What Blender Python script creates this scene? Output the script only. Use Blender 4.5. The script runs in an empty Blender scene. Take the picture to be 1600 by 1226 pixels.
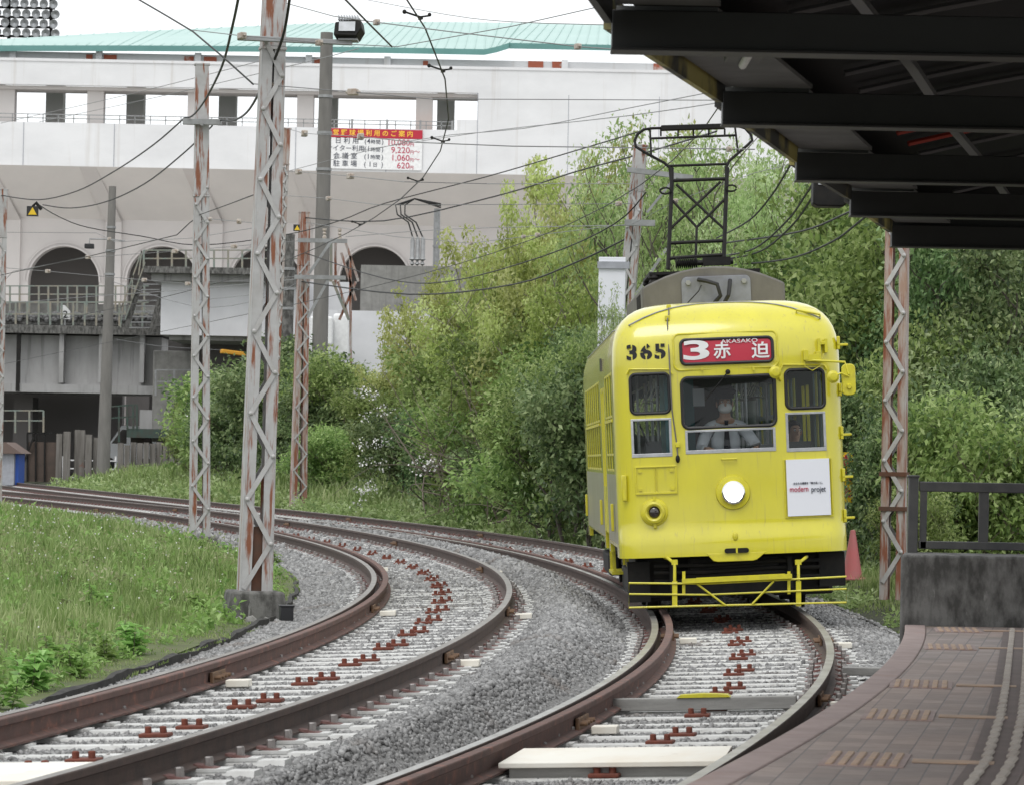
import bpy, bmesh, math, random
import numpy as np
from mathutils import Vector, Matrix, Euler
R = math.radians
rng = np.random.default_rng(7)
random.seed(7)
sc = bpy.context.scene
COL = sc.collection

# ------------------------------------------------------------------ camera, sky, sun, exposure
F, HC, Y0, ROLL = 5200.0, 1.5, 718.0, R(1.1)      # focal length in photo pixels, eye height, horizon row, roll
cam_d = bpy.data.cameras.new('camera'); cam = bpy.data.objects.new('camera', cam_d); COL.objects.link(cam)
cam_d.sensor_width = 36.0; cam_d.lens = 36.0 * F / 1600.0
cam_d.clip_start = 0.1; cam_d.clip_end = 6000
cam.matrix_world = Matrix.Translation((0, 0, HC)) @ Matrix.Rotation(R(90) + math.atan((Y0 - 613) / F), 4, 'X') @ Matrix.Rotation(ROLL, 4, 'Z')
cam_d.dof.use_dof = True; cam_d.dof.focus_distance = 33.5; cam_d.dof.aperture_fstop = 13
sc.camera = cam

SUN_EL, SUN_AZ = R(58), R(200)
w = bpy.data.worlds.new('World'); sc.world = w; w.use_nodes = True
nt = w.node_tree; nt.nodes.clear()
out = nt.nodes.new('ShaderNodeOutputWorld'); bg = nt.nodes.new('ShaderNodeBackground')
sky = nt.nodes.new('ShaderNodeTexSky'); sky.sky_type = 'NISHITA'; sky.sun_disc = False
sky.sun_elevation = SUN_EL; sky.sun_rotation = SUN_AZ; sky.air_density = 1.0; sky.dust_density = 4.0
hs = nt.nodes.new('ShaderNodeHueSaturation'); hs.inputs['Saturation'].default_value = 0.10
mixw = nt.nodes.new('ShaderNodeMix'); mixw.data_type = 'RGBA'; mixw.inputs[0].default_value = 0.80
mixw.inputs[7].default_value = (9.6, 9.9, 10.1, 1)        # the even white cloud layer
nt.links.new(sky.outputs[0], hs.inputs['Color']); nt.links.new(hs.outputs[0], mixw.inputs[6])
nt.links.new(mixw.outputs[2], bg.inputs['Color']); bg.inputs['Strength'].default_value = 0.10
nt.links.new(bg.outputs[0], out.inputs['Surface'])
sd = bpy.data.lights.new('sun', 'SUN'); sun = bpy.data.objects.new('sun', sd); COL.objects.link(sun)
sd.energy = 0.7; sd.angle = R(25); sd.color = (1.0, 0.97, 0.93)
sv = Vector((math.sin(SUN_AZ) * math.cos(SUN_EL), math.cos(SUN_AZ) * math.cos(SUN_EL), math.sin(SUN_EL)))
sun.rotation_euler = sv.to_track_quat('Z', 'Y').to_euler(); sun.location = sv * 50
sc.view_settings.view_transform = 'Standard'; sc.view_settings.look = 'None'
sc.view_settings.exposure = 0.53; sc.view_settings.gamma = 1.0
sc.cycles.max_bounces = 6; sc.cycles.transparent_max_bounces = 12
sc.cycles.diffuse_bounces = 3; sc.cycles.glossy_bounces = 3; sc.cycles.transmission_bounces = 4

def P(px, py, D):
    """photo pixel at distance D -> point in the place (metres)"""
    c, s = math.cos(ROLL), math.sin(ROLL)
    dx, dy = px - 800, py - 613
    u = 800 + dx * c + dy * s; v = 613 - dx * s + dy * c
    return Vector(((u - 800) * D / F, D, HC - (v - Y0) * D / F))

# ------------------------------------------------------------------ materials
def mat(name, col, rough=0.6, col2=None, nscale=6.0, lo=0.35, hi=0.65, stretch=(1, 1, 1), bump=0.0, bscale=40.0,
        metal=0.0, coat=0.0, spec=0.5, col3=None, n3=2.0, lo3=0.55, hi3=0.7, stretch3=(1, 1, 1), attr=None, emit=0.0):
    m = bpy.data.materials.new(name); m.use_nodes = True
    t = m.node_tree; N = t.nodes; Lk = t.links
    b = N['Principled BSDF']
    b.inputs['Roughness'].default_value = rough; b.inputs['Metallic'].default_value = metal
    b.inputs['Coat Weight'].default_value = coat; b.inputs['Coat Roughness'].default_value = 0.12
    b.inputs['Specular IOR Level'].default_value = spec
    b.inputs['Base Color'].default_value = (*col, 1)
    tc = N.new('ShaderNodeTexCoord')
    def noise(scale, st, detail=6):
        mp = N.new('ShaderNodeMapping'); mp.inputs['Scale'].default_value = st
        Lk.new(tc.outputs['Object'], mp.inputs['Vector'])
        n = N.new('ShaderNodeTexNoise'); n.inputs['Scale'].default_value = scale; n.inputs['Detail'].default_value = detail
        n.inputs['Roughness'].default_value = 0.62
        Lk.new(mp.outputs[0], n.inputs['Vector']); return n.outputs['Fac']
    def ramp(src, a, b_):
        r = N.new('ShaderNodeMapRange'); r.inputs[1].default_value = a; r.inputs[2].default_value = b_
        r.clamp = True; Lk.new(src, r.inputs[0]); return r.outputs[0]
    cur = None
    def mix(fac, c):
        nonlocal cur
        x = N.new('ShaderNodeMix'); x.data_type = 'RGBA'
        Lk.new(fac, x.inputs[0])
        if cur is None: x.inputs[6].default_value = (*col, 1)
        else: Lk.new(cur, x.inputs[6])
        x.inputs[7].default_value = (*c, 1); cur = x.outputs[2]
    if attr:
        a = N.new('ShaderNodeAttribute'); a.attribute_name = attr; mix(a.outputs['Fac'], col2)
    elif col2: mix(ramp(noise(nscale, stretch), lo, hi), col2)
    if col3: mix(ramp(noise(n3, stretch3), lo3, hi3), col3)
    if cur: Lk.new(cur, b.inputs['Base Color'])
    if emit:
        b.inputs['Emission Color'].default_value = (*col, 1); b.inputs['Emission Strength'].default_value = emit
    if bump:
        bp = N.new('ShaderNodeBump'); bp.inputs['Strength'].default_value = bump; bp.inputs['Distance'].default_value = 0.02
        Lk.new(noise(bscale, (1, 1, 1)), bp.inputs['Height']); Lk.new(bp.outputs[0], b.inputs['Normal'])
    return m

def leaf_mat(name, a, b, c, trans=0.35, rough=0.5):
    m = bpy.data.materials.new(name); m.use_nodes = True
    t = m.node_tree; N = t.nodes; Lk = t.links
    bs = N['Principled BSDF']; bs.inputs['Roughness'].default_value = rough; bs.inputs['Specular IOR Level'].default_value = 0.35
    at = N.new('ShaderNodeAttribute'); at.attribute_name = 'tint'
    cr = N.new('ShaderNodeValToRGB'); e = cr.color_ramp.elements
    e[0].position = 0.0; e[0].color = (*a, 1); e[1].position = 1.0; e[1].color = (*c, 1)
    k = e.new(0.5); k.color = (*b, 1)
    oi = N.new('ShaderNodeObjectInfo'); hsv = N.new('ShaderNodeHueSaturation')
    mr = N.new('ShaderNodeMapRange'); mr.inputs[3].default_value = 0.82; mr.inputs[4].default_value = 1.2
    Lk.new(oi.outputs['Random'], mr.inputs[0]); Lk.new(mr.outputs[0], hsv.inputs['Value'])
    mr2 = N.new('ShaderNodeMapRange'); mr2.inputs[3].default_value = 0.485; mr2.inputs[4].default_value = 0.515
    Lk.new(oi.outputs['Random'], mr2.inputs[0]); Lk.new(mr2.outputs[0], hsv.inputs['Hue'])
    Lk.new(at.outputs['Fac'], cr.inputs[0]); Lk.new(cr.outputs[0], hsv.inputs['Color']); Lk.new(hsv.outputs[0], bs.inputs['Base Color'])
    tr = N.new('ShaderNodeBsdfTranslucent'); mx = N.new('ShaderNodeMixShader'); mx.inputs[0].default_value = trans
    Lk.new(hsv.outputs[0], tr.inputs['Color']); Lk.new(bs.outputs[0], mx.inputs[1]); Lk.new(tr.outputs[0], mx.inputs[2])
    Lk.new(mx.outputs[0], N['Material Output'].inputs['Surface'])
    return m

def glass_mat(name, tint, refl=0.5):
    m = bpy.data.materials.new(name); m.use_nodes = True
    t = m.node_tree; N = t.nodes; Lk = t.links; N.remove(N['Principled BSDF'])
    tr = N.new('ShaderNodeBsdfTransparent'); tr.inputs[0].default_value = (*tint, 1)
    gl = N.new('ShaderNodeBsdfGlossy'); gl.inputs['Roughness'].default_value = 0.03
    fr = N.new('ShaderNodeFresnel'); fr.inputs[0].default_value = 1.5
    mu = N.new('ShaderNodeMath'); mu.operation = 'MULTIPLY'; mu.inputs[1].default_value = refl
    Lk.new(fr.outputs[0], mu.inputs[0])
    mx = N.new('ShaderNodeMixShader'); Lk.new(mu.outputs[0], mx.inputs[0]); Lk.new(tr.outputs[0], mx.inputs[1]); Lk.new(gl.outputs[0], mx.inputs[2])
    Lk.new(mx.outputs[0], N['Material Output'].inputs['Surface'])
    return m

RUST = (0.22, 0.075, 0.035)
M = {}
M['yellow'] = mat('yellow paint', (0.63, 0.57, 0.018), 0.34, (0.55, 0.495, 0.025), 3, 0.35, 0.75, (1, 1, .5), coat=1.0, bump=0.02, bscale=9,
                  col3=(0.40, 0.34, 0.07), n3=2.2, lo3=0.58, hi3=0.80, stretch3=(16, 16, .7))
M['yellow_trim'] = mat('yellow trim paint', (0.60, 0.54, 0.025), 0.4, (0.46, 0.40, 0.04), 12, 0.45, 0.8, coat=0.2)
M['black_iron'] = mat('black iron', (0.007, 0.007, 0.007), 0.6, (0.016, 0.014, 0.012), 9, spec=.25)
M['under'] = mat('dirty underframe', (0.008, 0.008, 0.008), 0.8, (0.018, 0.016, 0.014), 7)
M['rubber'] = mat('rubber', (0.012, 0.012, 0.013), 0.5)
M['alu'] = mat('aluminium', (0.52, 0.53, 0.55), 0.35, (0.4, 0.41, 0.42), 10, metal=0.6)
M['box_grey'] = mat('roof box grey', (0.105, 0.098, 0.088), 0.7, (0.16, 0.15, 0.135), 4, 0.3, 0.75, (1, 1, .5), bump=.1, bscale=20)
M['panel_grey'] = mat('panel pale grey', (0.36, 0.37, 0.41), 0.6, (0.28, 0.29, 0.32), 6)
M['box_panel'] = mat('box panel grey', (0.23, 0.24, 0.28), 0.6, (0.17, 0.175, 0.2), 6)
M['glass'] = glass_mat('window glass', (0.90, 0.93, 0.93), 0.7)
M['white_board'] = mat('white board', (0.74, 0.75, 0.80), 0.5)
M['red_sign'] = mat('red sign', (0.42, 0.012, 0.035), 0.35)
M['white'] = mat('white paint', (0.8, 0.8, 0.8), 0.5, (0.68, 0.68, 0.68), 5)
M['black'] = mat('black lettering', (0.01, 0.01, 0.011), 0.5)
M['text_red'] = mat('red lettering', (0.45, 0.02, 0.07), 0.5)
M['text_navy'] = mat('navy lettering', (0.03, 0.035, 0.06), 0.5)
M['text_gold'] = mat('gold lettering', (0.85, 0.5, 0.05), 0.5)
M['interior'] = mat('interior green grey', (0.16, 0.22, 0.2), 0.6)
M['interior_dark'] = mat('interior dark', (0.045, 0.05, 0.05), 0.6)
M['teal'] = mat('teal partition', (0.03, 0.13, 0.14), 0.5)
M['seat'] = mat('seat cloth', (0.12, 0.025, 0.03), 0.9)
M['strap'] = mat('strap ring', (0.7, 0.68, 0.6), 0.4)
M['lamp_on'] = mat('lit lamp', (1.0, 0.98, 0.92), 0.3, emit=7.0)
M['lens_dark'] = mat('dark lens', (0.02, 0.012, 0.012), 0.12, coat=1)
M['chrome'] = mat('chrome', (0.7, 0.7, 0.7), 0.15, metal=1)
M['rail_side'] = mat('rail side', (0.062, 0.045, 0.040), 0.8, (0.10, 0.066, 0.054), 7, bump=.15, bscale=60)
M['rail_top'] = mat('rail top', (0.25, 0.235, 0.215), 0.5, (0.17, 0.155, 0.14), 3, metal=0.2)
M['rail_shine'] = mat('rail running band', (0.42, 0.41, 0.395), 0.36, (0.24, 0.225, 0.21), 2.5, metal=0.45)
M['guard'] = mat('guard rail rust', (0.145, 0.080, 0.066), 0.85, (0.10, 0.064, 0.055), 6, bump=.2, bscale=60, col3=(0.25, 0.11, 0.078), n3=9)
M['sleeper'] = mat('sleeper pale paint', (0.63, 0.63, 0.615), 0.7, (0.45, 0.44, 0.42), 8, 0.42, 0.8, col3=(0.27, 0.26, 0.245), n3=16, lo3=0.60, hi3=0.78, bump=.1)
M['clip'] = mat('rail clip', (0.12, 0.05, 0.045), 0.7, (0.2, 0.11, 0.10), 20)
M['bolt'] = mat('bolt grey', (0.33, 0.31, 0.30), 0.5, (0.22, 0.2, 0.19), 20, metal=.4)
M['redrust'] = mat('red rusted plate', (0.19, 0.052, 0.03), 0.9, (0.12, 0.042, 0.03), 14, bump=.2)
M['joint'] = mat('fishplate', (0.20, 0.115, 0.06), 0.75, (0.12, 0.07, 0.045), 14)
M['stone'] = mat('ballast stone', (0.15, 0.149, 0.149), 0.9, (0.42, 0.416, 0.412), attr='tint', col3=(0.20, 0.17, 0.15), n3=.9, lo3=.58, hi3=.75)
M['bed'] = mat('ballast bed', (0.12, 0.118, 0.115), 0.9, (0.30, 0.295, 0.29), 22, 0.3, 0.7, bump=.9, bscale=24)
M['soil'] = mat('soil under grass', (0.075, 0.095, 0.035), 0.95, (0.11, 0.13, 0.045), 3, col3=(0.10, 0.085, 0.055), n3=5)
M['ground'] = mat('ground', (0.10, 0.10, 0.075), 0.95, (0.06, 0.075, 0.035), 0.5)
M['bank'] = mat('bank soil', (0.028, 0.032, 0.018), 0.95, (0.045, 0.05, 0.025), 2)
M['edging'] = mat('black edging', (0.022, 0.021, 0.02), 0.9, (0.05, 0.047, 0.043), 9, bump=.4, bscale=30)
M['cream'] = mat('cream board', (0.80, 0.775, 0.70), 0.6, (0.72, 0.64, 0.52), 2.2, 0.45, 0.8, col3=(0.5, 0.42, 0.34), n3=5, lo3=.68, hi3=.9)
M['timber'] = mat('grey timber', (0.235, 0.23, 0.22), 0.9, (0.33, 0.325, 0.31), 5, stretch=(.4, 4, 4), bump=.2)
M['pole'] = mat('pole paint with rust', (0.435, 0.43, 0.43), 0.6, (0.36, 0.35, 0.345), 5, 0.4, 0.7,
                col3=RUST, n3=5.5, lo3=0.525, hi3=0.62, stretch3=(2.6, 2.6, .28), bump=.08)
M['pole_rusty'] = mat('pole mostly rust', (0.42, 0.40, 0.39), 0.7, (0.33, 0.22, 0.17), 4, 0.4, 0.65, (2, 2, .4),
                      col3=(0.24, 0.085, 0.045), n3=4.5, lo3=0.47, hi3=0.58, stretch3=(2.6, 2.6, .28), bump=.1)
M['lace'] = mat('lacing paint', (0.46, 0.455, 0.455), 0.55, (0.37, 0.36, 0.35), 7, col3=RUST, n3=9, lo3=.66, hi3=.75)
M['pole_in'] = mat('rusty inner web', (0.13, 0.055, 0.032), 0.85, (0.085, 0.05, 0.036), 5)
M['paving'] = mat('pale bounce sheet', (0.66, 0.64, 0.61), 0.9)  # pale tone of the added ground sheet that reflects light onto the stadium soffit
M['concrete'] = mat('concrete', (0.27, 0.265, 0.25), 0.9, (0.20, 0.195, 0.185), 3, bump=.15, bscale=30, col3=(0.16, 0.155, 0.145), n3=2, stretch3=(3, 3, .25), lo3=.55, hi3=.75)
M['conc_pole'] = mat('concrete pole', (0.20, 0.19, 0.178), 0.9, (0.15, 0.143, 0.134), 2, stretch=(2, 2, .4), bump=.1)
M['conc_dark'] = mat('dark stained concrete', (0.17, 0.166, 0.158), 0.9, (0.06, 0.058, 0.054), 5, 0.40, 0.60, (1.6, 1.6, .7), col3=(0.30, 0.295, 0.28), n3=6, lo3=0.62, hi3=0.72, stretch3=(2.2, 2.2, .5), bump=.35, bscale=35)
M['conc_girder'] = mat('girder concrete', (0.40, 0.395, 0.395), 0.9, (0.30, 0.295, 0.29), 0.9, stretch=(1, 1, .4), col3=(.12, .118, .115), n3=1.4, stretch3=(2.2, 2.2, .12), lo3=.55, hi3=.75)
M['conc_white'] = mat('white concrete', (0.66, 0.66, 0.68), 0.8, (0.58, 0.58, 0.6), 0.6, col3=(0.42, 0.42, 0.42), n3=.8, stretch3=(1.6, 1.6, .12), lo3=.6, hi3=.8)
M['stadium'] = mat('stadium white', (0.71, 0.71, 0.72), 0.8, (0.61, 0.61, 0.62), 0.15, 0.4, 0.7, (1, 1, 2), col3=(0.50, 0.47, 0.44), n3=0.6, stretch3=(2.2, 2.2, .10), lo3=0.57, hi3=0.80)
M['beige'] = mat('stadium beige', (0.60, 0.565, 0.55), 0.85, (0.54, 0.51, 0.50), 0.2, col3=(0.55, 0.47, 0.44), n3=.1)
M['soffit'] = mat('stadium soffit', (0.67, 0.635, 0.615), 0.85, (0.61, 0.58, 0.565), 0.25)
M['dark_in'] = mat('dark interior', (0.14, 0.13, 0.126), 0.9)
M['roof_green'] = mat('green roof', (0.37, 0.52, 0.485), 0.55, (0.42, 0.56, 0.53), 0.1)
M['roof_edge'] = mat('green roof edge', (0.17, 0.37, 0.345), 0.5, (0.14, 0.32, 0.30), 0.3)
M['rust_patch'] = mat('rusty panel', (0.36, 0.10, 0.055), 0.8, (0.62, 0.58, 0.54), 0.7, 0.48, 0.62)
M['steel_grey'] = mat('steel grey', (0.33, 0.335, 0.34), 0.5, (0.25, 0.25, 0.25), 5, metal=.3)
M['green_rail'] = mat('pale green railing', (0.19, 0.225, 0.20), 0.7, (0.27, 0.24, 0.19), 1.2, 0.42, 0.6)
M['green_dark'] = mat('dark green steel', (0.035, 0.075, 0.06), 0.6, (0.05, 0.05, 0.04), 3)
M['old_wood'] = mat('old upright timber', (0.22, 0.205, 0.19), 0.95, (0.13, 0.12, 0.105), 3, stretch=(3, 3, .3), col3=(0.20, 0.07, 0.045), n3=1.2, lo3=.62, hi3=.7)
M['canopy'] = mat('canopy black paint', (0.011, 0.011, 0.011), 0.5, (0.016, 0.016, 0.016), 4)
M['canopy_roof'] = mat('canopy roof sheet', (0.005, 0.005, 0.006), 0.7, spec=.2)
M['canopy_rib'] = mat('canopy rib', (0.10, 0.10, 0.104), 0.55)
M['canopy_red'] = mat('canopy red rib', (0.42, 0.05, 0.03), 0.6)
M['canopy_soffit'] = mat('canopy soffit', (0.15, 0.15, 0.145), 0.7, (0.09, 0.09, 0.087), 3)
M['canopy_yellow'] = mat('canopy yellow edge', (0.42, 0.37, 0.12), 0.6, (0.04, 0.04, 0.036), 1.1, .42, .52)
M['railing'] = mat('dark railing', (0.05, 0.05, 0.052), 0.5, (0.08, 0.078, 0.075), 6)
M['kerb'] = mat('pink kerb stone', (0.37, 0.285, 0.265), 0.8, (0.30, 0.23, 0.215), 5, col3=(0.30, 0.20, 0.17), n3=1.1, bump=.1)
M['tactile'] = mat('worn tactile tile', (0.48, 0.33, 0.235), 0.8, (0.38, 0.28, 0.21), 6)
M['tactile_pale'] = mat('pale tactile bar', (0.46, 0.41, 0.36), 0.8, (0.36, 0.31, 0.27), 4)
M['guide_base'] = mat('guide path tile', (0.17, 0.13, 0.12), 0.8, (0.13, 0.10, 0.09), 5)
M['cone'] = mat('faded red cone', (0.52, 0.145, 0.15), 0.7, (0.44, 0.17, 0.17), 4)
M['wire'] = mat('wire', (0.03, 0.03, 0.03), 0.6)
M['wire_grey'] = mat('galvanised wire', (0.20, 0.20, 0.205), 0.5)
M['cable'] = mat('black cable', (0.012, 0.012, 0.012), 0.6)
M['insul'] = mat('insulator', (0.50, 0.46, 0.41), 0.35, (0.32, 0.25, 0.2), 14)
M['sign_yellow'] = mat('sign yellow', (0.75, 0.5, 0.02), 0.5)
M['sign_black'] = mat('sign black', (0.015, 0.015, 0.017), 0.5)
M['orange_tube'] = mat('orange cable cover', (0.62, 0.30, 0.02), 0.5)
M['blue'] = mat('blue paint', (0.04, 0.12, 0.5), 0.5)
M['hut_roof'] = mat('brown roof', (0.14, 0.10, 0.085), 0.8)
M['gate_brown'] = mat('dark brown sheet', (0.075, 0.058, 0.048), 0.85, (0.11, 0.08, 0.065), 2)
M['van'] = mat('van white', (0.75, 0.76, 0.78), 0.3, coat=.4)
M['bark'] = mat('bark', (0.075, 0.06, 0.05), 0.9, (0.12, 0.105, 0.09), 9)
M['bark_pale'] = mat('pale bark', (0.20, 0.175, 0.15), 0.9, (0.28, 0.25, 0.22), 9)
M['twig'] = mat('dry twig', (0.12, 0.095, 0.075), 0.9, (0.18, 0.15, 0.12), 9)
M['skin'] = mat('skin', (0.45, 0.27, 0.19), 0.5)
M['shirt'] = mat('pale grey shirt', (0.66, 0.68, 0.72), 0.85)
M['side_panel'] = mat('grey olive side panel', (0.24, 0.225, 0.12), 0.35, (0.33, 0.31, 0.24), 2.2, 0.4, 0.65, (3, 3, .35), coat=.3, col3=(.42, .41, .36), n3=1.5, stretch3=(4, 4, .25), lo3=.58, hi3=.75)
M['tie'] = mat('dark tie', (0.02, 0.02, 0.03), 0.8)
M['dark_cloth'] = mat('dark cloth', (0.03, 0.03, 0.035), 0.9)
M['hair'] = mat('dark hair', (0.012, 0.010, 0.009), 0.5)
M['mask'] = mat('white mask', (0.78, 0.78, 0.78), 0.9)
M['orange'] = mat('orange fruit', (0.75, 0.32, 0.02), 0.5)
M['petal'] = mat('white petal', (0.75, 0.74, 0.72), 0.7)
M['leaf_fresh'] = leaf_mat('fresh yellow green leaf', (0.18, 0.235, 0.06), (0.43, 0.49, 0.15), (0.66, 0.70, 0.34), .5)
M['leaf_feather'] = leaf_mat('light green leaf', (0.17, 0.27, 0.09), (0.37, 0.50, 0.19), (0.56, 0.67, 0.37), .5)
M['leaf_dark'] = leaf_mat('dark evergreen leaf', (0.045, 0.085, 0.034), (0.165, 0.25, 0.095), (0.43, 0.53, 0.26), .38, .36)
M['leaf_mid'] = leaf_mat('mid green leaf', (0.09, 0.155, 0.05), (0.28, 0.39, 0.115), (0.52, 0.62, 0.28), .47)
M['leaf_olive'] = leaf_mat('olive leaf', (0.07, 0.11, 0.03), (0.215, 0.295, 0.08), (0.44, 0.51, 0.21), .42)
M['grass'] = leaf_mat('grass blade', (0.10, 0.15, 0.042), (0.215, 0.305, 0.092), (0.43, 0.48, 0.24), .42)
M['stalk'] = leaf_mat('seed stalk', (0.13, 0.15, 0.06), (0.25, 0.27, 0.12), (0.45, 0.44, 0.28), .4)
M['weed'] = leaf_mat('weed leaf', (0.13, 0.24, 0.06), (0.27, 0.44, 0.12), (0.42, 0.58, 0.23), .45)

def paver_mat():
    m = bpy.data.materials.new('brick pavers'); m.use_nodes = True
    t = m.node_tree; N = t.nodes; Lk = t.links; b = N['Principled BSDF']; b.inputs['Roughness'].default_value = 0.62
    tc = N.new('ShaderNodeTexCoord'); mp = N.new('ShaderNodeMapping'); mp.inputs['Rotation'].default_value = (0, 0, R(10))
    Lk.new(tc.outputs['Object'], mp.inputs[0])
    br = N.new('ShaderNodeTexBrick'); br.inputs['Scale'].default_value = 1.0; br.inputs['Mortar Size'].default_value = 0.004
    br.inputs['Brick Width'].default_value = 0.105; br.inputs['Row Height'].default_value = 0.21; br.offset = 0.0
    br.inputs['Mortar Smooth'].default_value = 0.3; br.inputs['Bias'].default_value = -0.1
    br.inputs['Color1'].default_value = (0.27, 0.20, 0.17, 1); br.inputs['Color2'].default_value = (0.38, 0.28, 0.238, 1)
    br.inputs['Mortar'].default_value = (0.17, 0.14, 0.13, 1)
    Lk.new(mp.outputs[0], br.inputs['Vector'])
    n = N.new('ShaderNodeTexNoise'); n.inputs['Scale'].default_value = 0.55; n.inputs['Detail'].default_value = 5; Lk.new(tc.outputs['Object'], n.inputs['Vector'])
    mr = N.new('ShaderNodeMapRange'); mr.inputs[1].default_value = .38; mr.inputs[2].default_value = .62; Lk.new(n.outputs['Fac'], mr.inputs[0])
    mx = N.new('ShaderNodeMix'); mx.data_type = 'RGBA'; mx.blend_type = 'MULTIPLY'; Lk.new(mr.outputs[0], mx.inputs[0])
    Lk.new(br.outputs['Color'], mx.inputs[6]); mx.inputs[7].default_value = (0.80, 0.88, 0.95, 1)
    n2 = N.new('ShaderNodeTexNoise'); n2.inputs['Scale'].default_value = 14; n2.inputs['Detail'].default_value = 6; Lk.new(tc.outputs['Object'], n2.inputs['Vector'])
    mr2 = N.new('ShaderNodeMapRange'); mr2.inputs[3].default_value = .75; mr2.inputs[4].default_value = 1.25; Lk.new(n2.outputs['Fac'], mr2.inputs[0])
    mx2 = N.new('ShaderNodeMix'); mx2.data_type = 'RGBA'; mx2.blend_type = 'MULTIPLY'; mx2.inputs[0].default_value = 1
    Lk.new(mx.outputs[2], mx2.inputs[6]); Lk.new(mr2.outputs[0], mx2.inputs[7]); 
    n3 = N.new('ShaderNodeTexNoise'); n3.inputs['Scale'].default_value = 1.3; n3.inputs['Detail'].default_value = 8; Lk.new(tc.outputs['Object'], n3.inputs['Vector'])
    mr3 = N.new('ShaderNodeMapRange'); mr3.inputs[1].default_value = .56; mr3.inputs[2].default_value = .72; mr3.inputs[4].default_value = .7; Lk.new(n3.outputs['Fac'], mr3.inputs[0])
    mx3 = N.new('ShaderNodeMix'); mx3.data_type = 'RGBA'; Lk.new(mr3.outputs[0], mx3.inputs[0]); Lk.new(mx2.outputs[2], mx3.inputs[6]); mx3.inputs[7].default_value = (0.085, 0.08, 0.05, 1)
    Lk.new(mx3.outputs[2], b.inputs['Base Color'])
    bp = N.new('ShaderNodeBump'); bp.inputs['Strength'].default_value = .5; bp.inputs['Distance'].default_value = .006
    inv = N.new('ShaderNodeMath'); inv.operation = 'SUBTRACT'; inv.inputs[0].default_value = 1; Lk.new(br.outputs['Fac'], inv.inputs[1])
    Lk.new(inv.outputs[0], bp.inputs['Height']); Lk.new(bp.outputs[0], b.inputs['Normal'])
    return m
M['paver'] = paver_mat()

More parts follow.
